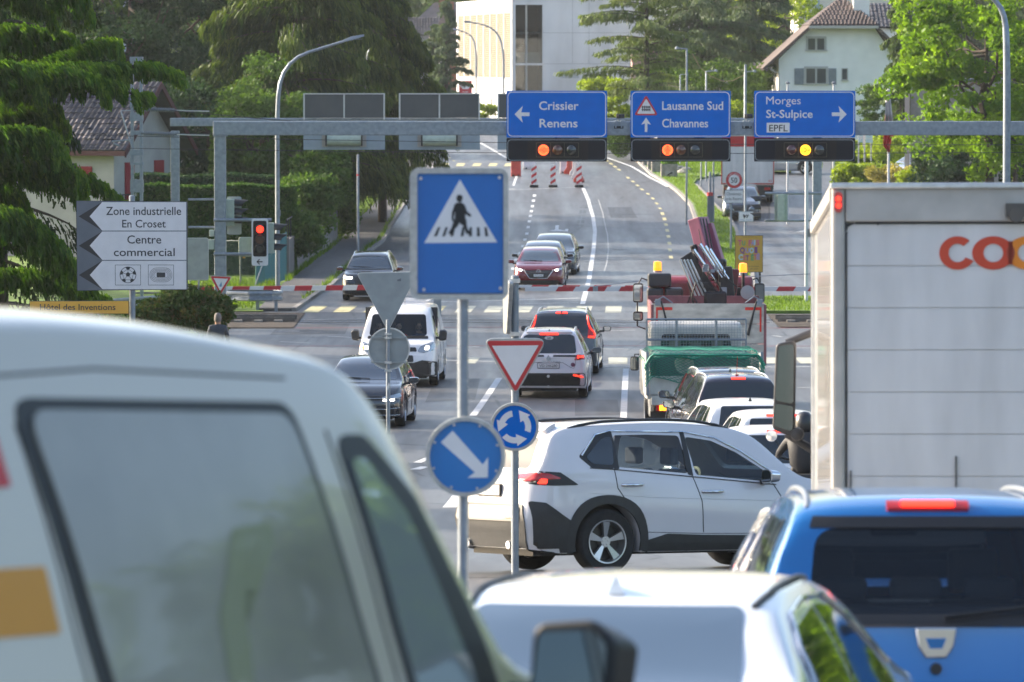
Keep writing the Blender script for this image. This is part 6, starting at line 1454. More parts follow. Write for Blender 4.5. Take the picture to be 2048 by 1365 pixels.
# ---- rear gantry, its sign backs
DR_ = 195.0
gr = Sg('sign_gantry', 'second grey gantry farther back with the backs of signs on its beam', 'gantry', 350, DR_)
b = MB(); b.box(gr.x(342),gr.x(359),-.15,.15,0,gr.z(262)); b.build('column', STEEL, gr.t, bevel=.02)
b = MB(); b.box(gr.x(1625),gr.x(1643),-.16,.16,0,gr.z(240)); b.build('column', STEEL, gr.t, bevel=.02)
b = MB(); b.box(gr.x(341),gr.x(1645),-.18,.18,gr.z(253),gr.z(236.5)); b.build('beam', STEEL, gr.t, bevel=.02)
GP = mat('dark_grey_sign_back',(.075,.078,.083),.6,noise=.08,nscale=3); PBACK = mat('pale_panel_back',(.27,.32,.37),.5,.2,noise=.1,nscale=3)
def sign_back(x0, x1, label):
    s = Sg('rear_facing_sign', label, 'sign', (x0+x1)/2, DR_-.35, base=P(1024,236,DR_-.35).z, group='backs of signs on the rear gantry')
    s.part('back_panel', s.pl([(x0+2,236),(x1-2,236),(x1-2,189),(x0+2,189)]), 0,.04, GP)
    mid = (x0+x1)/2; b = MB()
    for q in ((x0,x0+3,187,240),(x1-3,x1,187,240),(mid-1.5,mid+1.5,187,236),(x0+3,x1-3,187,189.3)): b.box(s.x(q[0]),s.x(q[1]),-.04,.05,s.z(q[3]),s.z(q[2]))
    b.build('frame', ALU, s.t)
    s.part('signal_back_panel', s.pl([(x0,300),(x1,300),(x1,262),(x0,262)]), 0,.05, PBACK)
    for xx in (x0+46,x1-46): s.part('panel_plate', s.pl([(xx-9,294),(xx+3,294),(xx+3,268),(xx-9,268)]) if xx<mid else s.pl([(xx-3,294),(xx+9,294),(xx+9,268),(xx-3,268)]), -.02,.0, mat('beige_plate',(.36,.33,.30),.6))
    b = MB(); b.cyl((s.x(x0+47),-.12,s.z(280.5)),(s.x(x1-47),-.12,s.z(280.5)),.19,n=20); b.v=[(p[0],p[1],p[2]) for p in b.v]; b.build('signal_drum', mat('pale_green_housing',(.36,.42,.36),.5), s.t, 50)
    for xx in (x0+46,x1-46): b = MB(); b.box(s.x(xx)-.025,s.x(xx)+.025,-.34,-.02,s.z(292),s.z(269)); b.build('drum_bracket', BLACK, s.t)
    return s
sign_back(607,770,'back of the left sign and signal drum on the rear gantry'); sign_back(798,960,'back of the middle sign and signal drum on the rear gantry')
sign_back(995,1158,'back of the sign mostly hidden behind the Crissier sign on the rear gantry')
# ---------------------------------------------------------------- traffic lights on arms
PG = mat('pale_green_housing',(.36,.42,.36),.5)
def side_signal(label, px, py0, py1, D, facing=1, backplate=None):
    """signal head seen from the side, visors to the right (facing 1) or left"""
    s = Sg('traffic_light', label, 'traffic light', px, D, base=PZ(py1,D), group='traffic lights seen from the side'); H_ = s.z(py0)
    b = MB(); b.box(-.14*facing if facing<0 else -.13, .14, -.16,.16,0,H_); b.build('housing', PG, s.t, bevel=.02)
    for k in range(3):
        z = H_*(.83-.33*k); b = MB(); n_ = 14; x0 = .14*facing; x1 = .52*facing
        vs = []
        for i in range(n_+1):
            a = R(-20+220*i/n_); vs += [(x0,.15*math.cos(a),z+.13*math.sin(a)),(x1-(.18*facing*(1-max(0,math.sin(a)))),.145*math.cos(a),z-.02+.125*math.sin(a))]
        b.add(vs,[(2*i,2*i+1,2*i+3,2*i+2) for i in range(n_)]); b.build('visor', BLACK, s.t)
        b = MB(); b.disc(.11,0,.02,16); o = b.build('lamp_lens', (LENSR,LENSY,LENSG)[k], s.t); o.location = (x0+.005*facing,0,z); o.rotation_euler=(0,0,R(90))
    return s
s = Sg('traffic_light', 'red traffic light with a left arrow plate on the left gantry column arm', 'traffic light', 519, DG-.2, base=PZ(532,DG-.2))
s.part('backboard', s.rr(503,536,438,532,.06), 0,.03, mat('white_backboard',(.62,.63,.66),.4), bevel=.01)
s.part('lamp_panel', s.rr(506,533,442,513.5,.05), -.012,.0, DKP2)
b = MB(); b.box(s.x(505),s.x(535),.03,.25,s.z(512),s.z(442)); b.build('housing', PG, s.t, bevel=.02)
for k, (yy_, m) in enumerate(((458.5,REDLIT),(479,LENSY),(498,LENSG))):
    s.part('lamp_frame', s.rr(510,529,yy_-9.5,yy_+9,.02), -.03,-.012, DKP2)
    b = MB(); b.disc(.125,-.05,-.03,24,s.x(519.5),s.z(yy_)); o = b.build('lamp_lens', LENSR if k==0 else m, s.t)
    if k == 0: b = MB(); b.disc(.10,-.062,-.05,24,s.x(520),s.z(yy_+.5)); b.build('lamp', REDLIT, o)
    b = MB(); n_=14; vs=[]
    for i in range(n_+1):
        a = R(-25+230*i/n_); vs += [(s.x(519.5)+.135*math.cos(a),-.03,s.z(yy_)+.135*math.sin(a)),(s.x(519.5)+.13*math.cos(a),-.30+(.16*(1-max(0,math.sin(a)))),s.z(yy_)-.01+.125*math.sin(a))]
    b.add(vs,[(2*i,2*i+1,2*i+3,2*i+2) for i in range(n_)]); b.build('visor', BLACK, s.t)
b = MB(); b.tube([(s.x(513.5),-.006,s.z(524)),(s.x(525),-.006,s.z(524))],.016,5); b.tube([(s.x(519),-.006,s.z(519)),(s.x(513.5),-.006,s.z(524)),(s.x(519),-.006,s.z(529))],.016,5); b.build('arrow', BLACK, s.t)
side_signal('pale traffic light facing right behind the red left-arrow light', 538, 446, 507, DG+.1)
s = side_signal('pale traffic light facing right on the upper arm of the left gantry column', 459, 399, 452, DG+.1)
s.part('backboard', [(a,b_) for a,b_ in rrect(s.x(453),s.x(482),s.z(470),s.z(394),.05)], .2,.23, mat('pale_grey_board',(.40,.44,.42),.5))
s = Sg('rear_facing_signal', 'pale green back of a small signal left of the red left-arrow light', 'traffic light', 489, DG+.1, base=PZ(515,DG)); s.part('housing', s.rr(477,503,475,514,.05), 0,.2, PG, bevel=.02); s.part('yellow_tab', s.pl([(485,517),(490,517),(490,514),(485,514)]),0,.1, mat('yellow_plastic',(.55,.30,.02),.45))
s = Sg('outrigger', 'pair of horizontal steel arms on the left gantry column', 'signal arm', 452, DG, base=PZ(508,DG))
for yy_, x1 in ((440,543),(508,505)): b = MB(); b.tube([(s.x(428),-.19,s.z(yy_)),(s.x(x1),-.1,s.z(yy_))],.045,8); b.build('arm', STEEL, s.t, 60)
b = MB(); b.tube([(s.x(376),.1,s.z(399.5)),(s.x(430),.1,s.z(399.5))],.035,6); b.build('arm', STEEL, s.t); b = MB(); b.tube([(s.x(376),.1,s.z(455)),(s.x(430),.1,s.z(455))],.035,6); b.build('arm', STEEL, s.t)
# right: signals on the rear column
s = Sg('outrigger', 'pair of horizontal steel arms on the right gantry column', 'signal arm', 1600, DR_-2, base=PZ(442,DR_-2))
for yy_ in (387,441.5): b = MB(); b.tube([(s.x(1530 if yy_>400 else 1530),0,s.z(yy_)),(s.x(1644),0,s.z(yy_))],.045,8); b.build('arm', STEEL, s.t, 60)
side_signal('pale traffic light facing left on the right gantry arms', 1530, 391, 441, DR_-2.2, -1)
s = Sg('rear_facing_signal', 'pale green rear of a signal head hanging on the right gantry arms', 'traffic light', 1562, DR_-2.2, base=PZ(443,DR_-2)); s.part('backboard', s.rr(1549,1575,389,442,.05), 0,.03, PG); s.part('housing', s.rr(1554,1569,389,442,.03), -.16,.0, PG, bevel=.02)
# ---------------------------------------------------------------- level crossing barriers
BW = mat('barrier_white',(.62,.63,.66),.4); BR = mat('barrier_red',(.42,.02,.035),.4)
def barrier(label, px0, px1, py0, py1, D, hpx, first, pitch, slant, post_px, th=.07):
    s = Sg('barrier', label, 'barrier', post_px, D)
    xa, xb = s.x(px0), s.x(px1); zc = lambda x: s.z(py0)+(s.z(py1)-s.z(py0))*(x-xa)/(xb-xa); h = hpx*D/FPX/2
    b = MB(); b.add([(xa,-th/2,zc(xa)-h),(xb,-th/2,zc(xb)-h),(xb,-th/2,zc(xb)+h),(xa,-th/2,zc(xa)+h),(xa,th/2,zc(xa)-h),(xb,th/2,zc(xb)-h),(xb,th/2,zc(xb)+h),(xa,th/2,zc(xa)+h)],[(0,1,2,3),(7,6,5,4),(0,4,5,1),(3,2,6,7),(1,5,6,2),(0,3,7,4)]); b.build('barrier_arm', BW, s.t)
    x = first
    while x < px1:
        p0, p1 = s.x(x), s.x(min(x+pitch*.55,px1)); sl = slant*D/FPX
        if p0 > xa: 
            b = MB(); b.prism([(p0,zc(p0)-h*1.02),(p1,zc(p1)-h*1.02),(p1+sl,zc(p1)+h*1.02),(p0+sl,zc(p0)+h*1.02)],-th/2-.004,th/2+.004); b.build('red_stripe', BR, s.t)
        x += pitch
    b = MB(); b.box(-.2,.2,-.15,.25,0,1.1); b.build('barrier_housing', mat('barrier_box_grey',(.3,.32,.33),.5), s.t, bevel=.03)
    return s
barrier('red and white level-crossing barrier on the left behind the guard rail', 352, 870, 579.5, 574, 184.5, 10, 400, 62.5, 3, 350)
barrier('thin red and white barrier arm directly under the dark red hatchback', 1035, 1290, 573, 574, 180.5, 5, 1060, 62, 5, 870)
s = barrier('red and white level-crossing barrier reaching from the right past the crane truck', 1050, 1700, 578.5, 578, 174.5, 9, 985, 63, 6, 1700)
b = MB(); b.box(s.x(1186),s.x(1196),-.08,.08,s.z(583),s.z(573)); b.build('arm_clamp', STEEL, s.t); b = MB(); b.tube([(s.x(1192),0,s.z(573)),(s.x(1275),0,s.z(563)),(s.x(1700),0,s.z(545))],.012,5); b.build('stay_wire', STEEL, s.t)
# ---- guard rails on the left
def wbeam(mbx, p0, p1, hh=.31):
    p0, p1 = Vector(p0), Vector(p1); d = (p1-p0).normalized(); nrm = Vector((d.y,-d.x,0)); pr = [(0,-.5),(.05,-.40),(.05,-.22),(0,-.1),(0,.1),(.05,.22),(.05,.40),(0,.5)]
    vs = [];
    for p in (p0,p1):
        for a,b_ in pr: vs.append(p+nrm*a+Vector((0,0,b_*hh)))
    n = len(pr); mbx.add(vs,[(i,i+1,n+i+1,n+i) for i in range(n-1)])
s = Sg('guard_rail', 'galvanised crash barrier with a rounded end at the corner left of the crossing', 'guard rail', 505, 183)
arc = [(s.x(452),.0),(s.x(500),-.55),(s.x(545),-.4),(s.x(560),.0),(s.x(562),.35),(s.x(545),.75),(s.x(500),.9),(s.x(452),1.0)]
b = MB()
for p,q in zip(arc[:-1],arc[1:]): wbeam(b,(p[0],p[1],s.z(592)),(q[0],q[1],s.z(592)))
o = b.build('rail', STEEL, s.t); o.modifiers.new('s','SOLIDIFY').thickness = .006
for px_, y_ in ((460,-.1),(514,.25),(552,-.1)):
    b = MB(); b.box(s.x(px_)-.05,s.x(px_)+.05,y_-.05,y_+.05,0,s.z(590)); b.build('post', STEEL, s.t)
s = Sg('guard_rail', 'sloping crash barrier behind the red-leaved bushes at left', 'guard rail', 300, 168)
b = MB(); pts_ = [(180,612,0),(320,601,0),(352,624,0),(400,665,0)]
for p,q in zip(pts_[:-1],pts_[1:]): wbeam(b,(s.x(p[0]),0,s.z(p[1])),(s.x(q[0]),0,s.z(q[1])))
o = b.build('rail', STEEL, s.t); o.modifiers.new('s','SOLIDIFY').thickness = .006
for px_ in (200,250,300): b = MB(); b.box(s.x(px_)-.05,s.x(px_)+.05,.05,.12,0,s.z(604)); b.build('post', STEEL, s.t)
# low concrete wall and pipe rail behind
s = Sg('low_wall', 'low grey concrete wall behind the left barrier arm', 'wall', 400, 196); b = MB(); b.box(s.x(262),s.x(470),0,.2,0,s.z(585)); b.build('wall', mat('grey_concrete',(.16,.16,.16),.8,noise=.25,nscale=3), s.t); b = MB(); b.tube([(s.x(262),-.4,s.z(594)),(s.x(452),-.4,s.z(594))],.03,6); b.build('handrail', STEEL, s.t)
# ---------------------------------------------------------------- big signs in the foreground
s = Sg('direction_board', 'white board of three arrows reading Zone industrielle En Croset and Centre commercial', 'sign', 264, 100)
s.post(264, 393, .052, zb=0); 
s.part('board', s.pl([(154,402),(375,404),(375,579),(155,581)]), -.10,-.06, GREY)
s.part('board_edge', s.pl([(153,401.5),(375.5,403.5),(375.5,579.5),(154,581.5)]), -.09,-.07, BLACK)
for k in range(3):
    y0 = 404.5+58.6*k; y1 = y0+56.8; ym = (y0+y1)/2
    s.part('black_chevron', s.pl([(158,ym),(206,y0-.8),(206,y1+.8)]), -.103,-.10, mat('chevron_brown_black',(.03,.028,.03),.5))
    s.part('arrow_board', s.pl([(180,ym),(205,y0),(373,y0),(373,y1),(205,y1)]), -.108,-.103, WHITE)
T1 = mat('lettering_dark_grey',(.035,.035,.04),.5)
s.text('Zone industrielle',213,363,430,17,-.110,T1,bold=.008); s.text('En Croset',245,332,455,16,-.110,T1,bold=.008)
s.text('Centre',255,323,487,17,-.110,T1,bold=.008); s.text('commercial',228,350,512,16.5,-.110,T1,bold=.008)
for x0,x1 in ((230.5,282),(296.5,348)):
    b = MB()
    for q in ((x0,x1,529.5,530.3),(x0,x1,569.7,570.5),(x0,x0+.8,529.5,570.5),(x1-.8,x1,529.5,570.5)): b.box(s.x(q[0]),s.x(q[1]),-.110,-.107,s.z(q[3]),s.z(q[2]))
    b.build('pictogram_frame', T1, s.t)
cx, cz, r_ = s.x(256.3), s.z(549.8), 16.5*100/FPX
b = MB(); b.ring(r_,r_*.93,-.1105,-.107,32,cx,cz)
def pent(x,z,r,a0): return [(x+r*math.cos(R(a0+72*i)),z+r*math.sin(R(a0+72*i))) for i in range(5)]
b.prism(pent(cx,cz+r_*.05,r_*.30,90),-.1105,-.107)
for i in range(5):
    a = R(90+72*i); b.tube([(cx+r_*.30*math.cos(a),-.109,cz+r_*.05+r_*.30*math.sin(a)),(cx+r_*.62*math.cos(a),-.109,cz+r_*.62*math.sin(a))],.0035,4)
    a2 = a; xx, zz_ = cx+r_*.80*math.cos(a2+R(36)*0), cz+r_*.80*math.sin(a2)
    b.prism([(cx+r_*q*math.cos(a+R(d)),cz+r_*q*math.sin(a+R(d))) for q,d in ((.64,-12),(.64,12),(.93,17),(.95,0),(.93,-17))],-.1105,-.107)
    b.tube([(cx+r_*.64*math.cos(a+R(12)),-.109,cz+r_*.64*math.sin(a+R(12))),(cx+r_*.60*math.cos(a+R(36)),-.109,cz+r_*.60*math.sin(a+R(36))),(cx+r_*.64*math.cos(a+R(60)),-.109,cz+r_*.64*math.sin(a+R(60)))],.003,4)
b.build('football_symbol', T1, s.t)
b = MB(); cx, cz = s.x(322.2), s.z(549.8); u = 100/FPX
for k in range(4):
    ox, oz = (22-2.6*k)*u, (14-2.6*k)*u; pts_ = rrect(cx-ox,cx+ox,cz-oz,cz+oz,oz*.98,10)
    b.tube([(p[0],-.109,p[1]) for p in pts_+pts_[:1]],.0028,4,False)
b.box(cx-8.5*u,cx+8.5*u,-.1105,-.107,cz-4.8*u,cz+4.8*u); b.build('stadium_symbol', T1, s.t)
s2 = Sg('hotel_sign', 'orange-yellow sign reading Hôtel des Inventions below the white arrow board', 'sign', 200, 100, base=PZ(627,100))
s2.part('panel', s2.pl([(60,603),(257,602),(257,627),(60,627)]), -.10,-.06, mat('orange_yellow_sign',(.80,.42,.06),.45,noise=.04)); s2.part('panel_edge', s2.pl([(59,602),(258,601.5),(258,627.5),(59,628)]), -.095,-.065, T1)
s2.text('Hôtel des Inventions',80,231,620,12.5,-.103,T1,bold=.008)
# pedestrian crossing sign and keep-right disc
DS = 33.0
s = Sg('pedestrian_crossing_sign', 'large blue crossing sign with walking figure above a round blue keep-right arrow', 'sign', 926, DS)
s.post(926, 345, .0315); FRM = mat('sign_frame_grey',(.40,.41,.41),.38,.5,noise=.15,nscale=30)
b = MB(); o = rrect(s.x(820),s.x(1017),s.z(599),s.z(336),.055,8); i_ = rrect(s.x(835),s.x(1007),s.z(588),s.z(347),.012,8); n=len(o)
b.add([(p[0],-.075,p[1]) for p in o]+[(p[0],-.075,p[1]) for p in i_]+[(p[0],-.03,p[1]) for p in o]+[(p[0],-.03,p[1]) for p in i_],[(k,(k+1)%n,n+(k+1)%n,n+k) for k in range(n)]+[(k,2*n+k,2*n+(k+1)%n,(k+1)%n) for k in range(n)]+[(n+k,n+(k+1)%n,3*n+(k+1)%n,3*n+k) for k in range(n)]+[(2*n+k,3*n+k,3*n+(k+1)%n,2*n+(k+1)%n) for k in range(n)])
b.build('frame', FRM, s.t, bevel=0)
s.part('sign_back', s.rr(822,1015,338,597,.05), -.035,-.03, STEEL2)
s.part('panel', s.rr(834.5,1006.5,347,586,.004), -.060,-.05, mat('sign_blue_bright',(.0,.135,.46),.35,noise=.04,nscale=6))
s.part('triangle', s.pl([(920,359),(994.5,484.5),(848.5,486)]), -.062,-.058, WHITE)
K_ = mat('figure_black',(.012,.012,.014),.5)
fig = [[(913,402),(911,398),(913,391),(919,389),(925,391),(928,395),(926,398),(925,402),(920,405)],
       [(912,405),(925,405),(931,411),(934,420),(933,440),(907,441),(908,425),(905,418)],
       [(907,408),(912,406),(914,414),(907,424),(904,436),(906,441),(902,443),(899,438),(900,425)],
       [(927,406),(932,410),(938,423),(949,430),(946,434),(934,428),(926,416)],
       [(908,438),(922,440),(915,452),(905,462),(899,470),(896,466),(903,454)],
       [(918,438),(933,437),(934,450),(937,460),(944,464),(942,468),(933,467),(928,452),(920,446)]]
for k, q in enumerate(fig):
    o_ = [(920+(a-920)*(.80 if k < 4 else .95), 395+(b_-395)*1.0) for a,b_ in q]; s.part('walking_figure', rpoly(s.pl(o_),.004,2), -.0645-.0003*k,-.061, K_)
for k, xx in enumerate((872,887,902,921,936,951,966)):
    dx = -3 + k*1.6*.9
    s.part('crossing_stripe', s.pl([(xx+4-dx*.2,454),(xx+8.5-dx*.2,454),(xx+5+dx,472),(xx-1+dx,473)]) , -.0635,-.061, K_)
for x_, y_ in ((842,357),(999,355),(848,579),(1001,576)): b = MB(); b.cyl((s.x(x_),-.068,s.z(y_)),(s.x(x_),-.058,s.z(y_)),.009,n=12); b.build('bolt', ALU, s.t)
zc = s.z(912); xc = s.x(931)
b = MB(); b.ring(.232,.208,-.085,-.03,48,xc,zc); b.build('disc_frame', FRM, s.t, 50); b = MB(); b.disc(.213,-.068,-.05,48,xc,zc); b.build('disc', mat('sign_blue_light',(.0,.165,.48),.35,noise=.05,nscale=5), s.t)
ar = arrow(.345,.17,0,.40,.46); ar=[(-.172,0),(-.09,.085),(-.098,.032),(.165,.048),(.165,-.048),(-.098,-.032),(-.09,-.085)]
c, sn = math.cos(R(135)), math.sin(R(135)); s.part('arrow', [(a*c-b_*sn+xc+.008, a*sn+b_*c+zc-.0) for a,b_ in ar], -.071,-.066, WHITE)
for a in range(0,360,15):
    if a%45: continue
    b = MB(); b.cyl((xc+.196*math.cos(R(a+20)),-.078,zc+.196*math.sin(R(a+20))),(xc+.196*math.cos(R(a+20)),-.068,zc+.196*math.sin(R(a+20))),.007,n=10); b.build('bolt', ALU, s.t)
for zz_ in (zc-.15,zc+.15): b = MB(); b.box(xc-.06,xc+.06,-.05,.04,zz_-.015,zz_+.015); b.build('pipe_clamp', ALU, s.t)
# give way + roundabout
DY = 57.0
s = Sg('give_way_sign', 'red and white give-way triangle above a round blue roundabout sign', 'sign', 1029, DY)
s.post(1030, 553, .038)
s.part('frame', rpoly(s.pl([(964,676),(1096,676),(1030,794)]),.075), -.10,-.05, FRM, bevel=.006); s.part('red_triangle', rpoly(s.pl([(972,681),(1090,681),(1031,785)]),.03), -.106,-.10, RED); s.part('white_field', s.pl([(984,691),(1077,690),(1030.5,770)]), -.110,-.106, WHITE)
xc, zc = s.x(1029.5), s.z(853)
b = MB(); b.ring(.243,.216,-.11,-.05,40,xc,zc); b.build('disc_frame', FRM, s.t, 50); b = MB(); b.disc(.22,-.095,-.06,40,xc,zc); b.build('disc', BLUE, s.t)
for k in range(3):
    a0 = R(100-120*k); vs=[]; b = MB()   # counter-clockwise arrows
    n_=10
    for i in range(n_+1):
        a = a0+R(62)*i/n_ ; vs += [(xc+.165*math.cos(a),-.098,zc+.165*math.sin(a)),(xc+.105*math.cos(a),-.098,zc+.105*math.sin(a)),(xc+.165*math.cos(a),-.094,zc+.165*math.sin(a)),(xc+.105*math.cos(a),-.094,zc+.105*math.sin(a))]
    b.add(vs,[(4*i,4*i+1,4*i+5,4*i+4) for i in range(n_)]+[(4*i,4*i+4,4*i+6,4*i+2) for i in range(n_)]+[(4*i+1,4*i+3,4*i+7,4*i+5) for i in range(n_)])
    a = a0+R(58); t_ = Vector((-math.sin(a),math.cos(a))); rr_ = Vector((math.cos(a),math.sin(a))); c_ = Vector((xc,zc))
    b.prism([tuple(c_+rr_*.195),tuple(c_+rr_*.072),tuple(c_+rr_*.135+t_*.105)],-.099,-.094); b.build('arrow', WHITE, s.t)
b = MB(); b.prism([(-.02,s.z(672)),(.02,s.z(672)),(.02,s.z(595)),(-.02,s.z(595))],-.35,.18,'x') if 0 else None
o = MB().prism(rpoly([(-.30,s.z(560)),(.14,s.z(560)),(.10,s.z(668)),(-.10,s.z(668))],.05),-.10,-.055,'x').build('edge_on_sign', FRM, s.t, bevel=.01); o.rotation_euler=(0,0,R(9))
for zz_ in (562,668,720,838,868): b = MB(); b.box(-.055,.055,-.07,.05,s.z(zz_)-.02,s.z(zz_)+.02); b.build('pipe_clamp', ALU, s.t)
# backs of triangle and disc
s = Sg('rear_facing_sign', 'grey back of a give-way triangle above the back of a round sign', 'sign', 777, 82)
s.post(776, 640, .03, yoff=-.06)
s.part('triangle_back', rpoly(s.pl([(713,547),(836,545),(776,662)]),.04), 0,.03, STEEL2, bevel=.004); s.part('triangle_rim', rpoly(s.pl([(712,546),(837,544),(776,664)]),.045), .006,.036, ALU)
b = MB(); b.disc(.295,0,.03,40,s.x(777.5),s.z(698)); b.build('disc_back', STEEL2, s.t, bevel=.005); b = MB(); b.ring(.305,.285,-.015,.035,40,s.x(777.5),s.z(698)); b.build('disc_rim', ALU, s.t, 50)
for yy_ in (675.5,725): b = MB(); b.box(s.x(742),s.x(813),-.03,.0,s.z(yy_)-.014,s.z(yy_)+.014); b.build('crossbar', STEEL2, s.t); 
for yy_ in (668,675.5,725,741): b = MB(); b.box(s.x(776)-.05,s.x(776)+.05,-.10,-.0,s.z(yy_)-.016,s.z(yy_)+.016); b.build('pipe_clamp', ALU, s.t)
s.part('sticker', s.pl([(773,775),(778,764),(780,770),(775,781)]), -.095,-.0905, WHITE)
b = MB(); b.prism(s.pl([(794,560),(802,557),(802,563),(795,563)]),-.004,0); b.build('triangle_mark', GREY, s.t)
# small give way on the left, grey board back
s = Sg('give_way_sign', 'small red and white give-way sign with a sticker in front of the left gantry column', 'sign', 441, DG-1.2)
s.post(441, 600, .03); s.part('frame', rpoly(s.pl([(419,551),(464,553),(441,592)]),.05), -.07,-.04, FRM); s.part('red_triangle', rpoly(s.pl([(420.5,552.5),(462.5,554.5),(440.7,590)]),.04), -.076,-.07, RED); s.part('white_field', s.pl([(427,556.5),(456,558),(440.5,582.5)]), -.08,-.076, WHITE); s.part('sticker', s.pl([(438,572),(443,563),(444,573),(440,574)]), -.084,-.08, mat('blue_grey_sticker',(.15,.3,.45),.5))
s = Sg('rear_facing_sign', 'tall grey board back on a thin post between the arrow board and the gantry column', 'sign', 397, 150)
s.post(397, 560, .028); s.part('back_panel', s.rr(372,416,477,560,.05), -.05,-.02, STEEL2); s.part('rim', s.rr(371,417,476,561,.06), -.04,-.01, ALU)
# ---------------------------------------------------------------- lamps and poles
def lamp(label, path, D, r=.07, head=True, px=None, group=None, m=STEEL, hl=.55, hw=.12, down=True):
    s = Sg('street_lamp', label, 'street lamp', path[0][0], D, group=group)
    pts_ = [(s.x(a),0,s.z(b_)) for a,b_ in path]; pts_[0] = (pts_[0][0],0,0)
    # smooth
    sm_ = [pts_[0]]
    for i in range(1,len(pts_)-1):
        p, q, t = Vector(pts_[i-1]), Vector(pts_[i]), Vector(pts_[i+1])
        if i == 1: sm_.append(tuple(q))
        else:
            for k in range(3): u = k/2; sm_.append(tuple((p+q)/2*(1-u)**2 + q*2*u*(1-u) + (q+t)/2*u*u))
    sm_.append(pts_[-1]); n = len(sm_)
    b = MB(); b.tube(sm_, [r*(1-.45*i/(n-1)) for i in range(n)], 10); b.build('pole', m, s.t, 60)
    if head:
        a = Vector(sm_[-1]); d = (a-Vector(sm_[-2])).normalized(); L_ = hl
        b = MB(); b.add([tuple(a+d*t+Vector((0,y,z))) for t,y,z in ((-.05,-.06,-.03),(-.05,.06,-.03),(-.05,.06,.05),(-.05,-.06,.05),(L_*.4,-hw,-.05),(L_*.4,hw,-.05),(L_*.4,hw*.7,.09),(L_*.4,-hw*.7,.09),(L_,-hw*.7,-.05),(L_,hw*.7,-.05),(L_,hw*.4,.02),(L_,-hw*.4,.02))],
          [(0,1,2,3),(0,4,5,1),(1,5,6,2),(2,6,7,3),(3,7,4,0),(4,8,9,5),(5,9,10,6),(6,10,11,7),(7,11,8,4),(8,11,10,9)]); b.build('lamp_head', mat('lamp_head_grey',(.22,.25,.28),.4,.3), s.t, bevel=.01)
        b = MB(); c = a+d*L_*.6; b.box(c.x-L_*.28,c.x+L_*.28,-hw*.6,hw*.6,c.z-.075,c.z-.05); b.build('lamp_glass', LAMPGLASS, s.t)
    return s
s = lamp('tall curved street lamp left of the blue signs, arching to the right', [(555,470),(555,260),(556,190),(565,145),(595,112),(640,98),(688,83)], 201, .085, hl=.75)
b = MB(); b.box(s.x(553),s.x(561),-.15,-.05,s.z(432),s.z(420)); b.build('control_box', STEEL, s.t)
lamp('thin curved street lamp at the right edge above the box truck', [(2013,420),(2013,200),(2012,80),(2008,30),(1990,0),(1960,-20)], 120, .085, False)
lamp('lamp head on a bare arm left of the concrete building', [(700,330),(735,130),(735,105),(745,92),(790,76)], 262, .05, hl=.8)
lamp('far street lamp arching left before the louvred wall, the lower one', [(952,235),(952,110),(950,85),(940,68),(920,62)], 392, .07, hl=.5)
lamp('far street lamp arching left before the louvred wall, the taller one', [(1008,235),(1007,120),(1004,85),(992,62),(970,50),(945,46)], 380, .08, hl=.6)
for px_, top, lab in ((1373,97,'tallest'),(1412,142,'left-hand short'),(1489,143,'right-hand short')):
    lamp('%s flat-headed post lamp before the dark cedar' % lab, [(px_,320),(px_,top+2),(px_+(0),top+1),(px_+(-18 if top<100 else 18),top)], 262 if top<100 else 300, .05, hl=.12, group='post lamps before the cedar')
lamp('small post lamp behind the Lausanne Sud sign', [(1360,320),(1360,152),(1360,150),(1372,149)], 310, .04, hl=.1, group='post lamps before the cedar')
for px_,lab in ((1575,'left'),(1667,'right')): 
    s = Sg('flagpole', 'bare white flagpole with a round cap, the %s one above the Morges sign' % lab, 'flagpole', px_, 262, group='flagpoles'); s.post(px_, 168, .05, m=mat('pale_pole',(.55,.57,.6),.4)); b = MB(); b.lathe([(0,.02),(.10,0),(.11,.05),(.0,.12)],'z',(0,0,s.z(168)),14); b.build('cap', GREY, s.t, 60)
s = Sg('flagpole', 'flagpole with a limp red and white flag right of the Morges sign', 'flagpole', 1777, 255); s.post(1777, 170, .055, m=mat('pale_pole',(.55,.57,.6),.4)); b = MB(); b.lathe([(0,.02),(.10,0),(.11,.05),(.0,.12)],'z',(0,0,s.z(170)),14); b.build('cap', GREY, s.t, 60)
FLW = mat('flag_white',(.62,.58,.60),.7); FLR = mat('flag_red',(.55,.015,.02),.7)
fl = Sg('flag', 'limp flag, white above and red below, hanging on the right flagpole', 'flag', 1775, 254.8, base=PZ(310,255))
prof_ = [(1772,1778,180),(1770,1781,205),(1770,1784,230),(1768,1786,255),(1766,1787,275),(1766,1780,292),(1776,1780,305)]
for (a,bq,m,nm) in ((0,3,FLW,'white_cloth'),(2,6,FLR,'red_cloth')):
    rows = []
    for i in range(a,bq+1):
        x0,x1,y = prof_[i]; rows.append([(fl.x(x0+(x1-x0)*k/8), -.10*math.sin(k*1.9+i*.5)-.03, fl.z(y)) for k in range(9)])
    b = MB(); b.add([p for r_ in rows for p in r_],[(i*9+k,i*9+k+1,(i+1)*9+k+1,(i+1)*9+k) for i in range(len(rows)-1) for k in range(8)]); o = b.build(nm, m, fl.t, 80); o.modifiers.new('s','SOLIDIFY').thickness=.01
b = MB(); b.tube([tuple(P(a,b_,286)) for a,b_ in ((1385,108),(1400,135),(1420,152),(1445,163),(1465,162),(1489,150))],.018,5); tagit(b.build('light_string', mat('festoon_cable',(.25,.18,.10),.6)), 'sagging cable strung between the post lamps', 'cable')
s = Sg('pole', 'slim grey pole with a red band beside the pavement, left of the crossing sign', 'pole', 716, 228); s.post(716, 310, .05); b = MB(); b.cyl((0,0,s.z(352)),(0,0,s.z(349)),.056,n=12); b.build('red_band', RED, s.t)
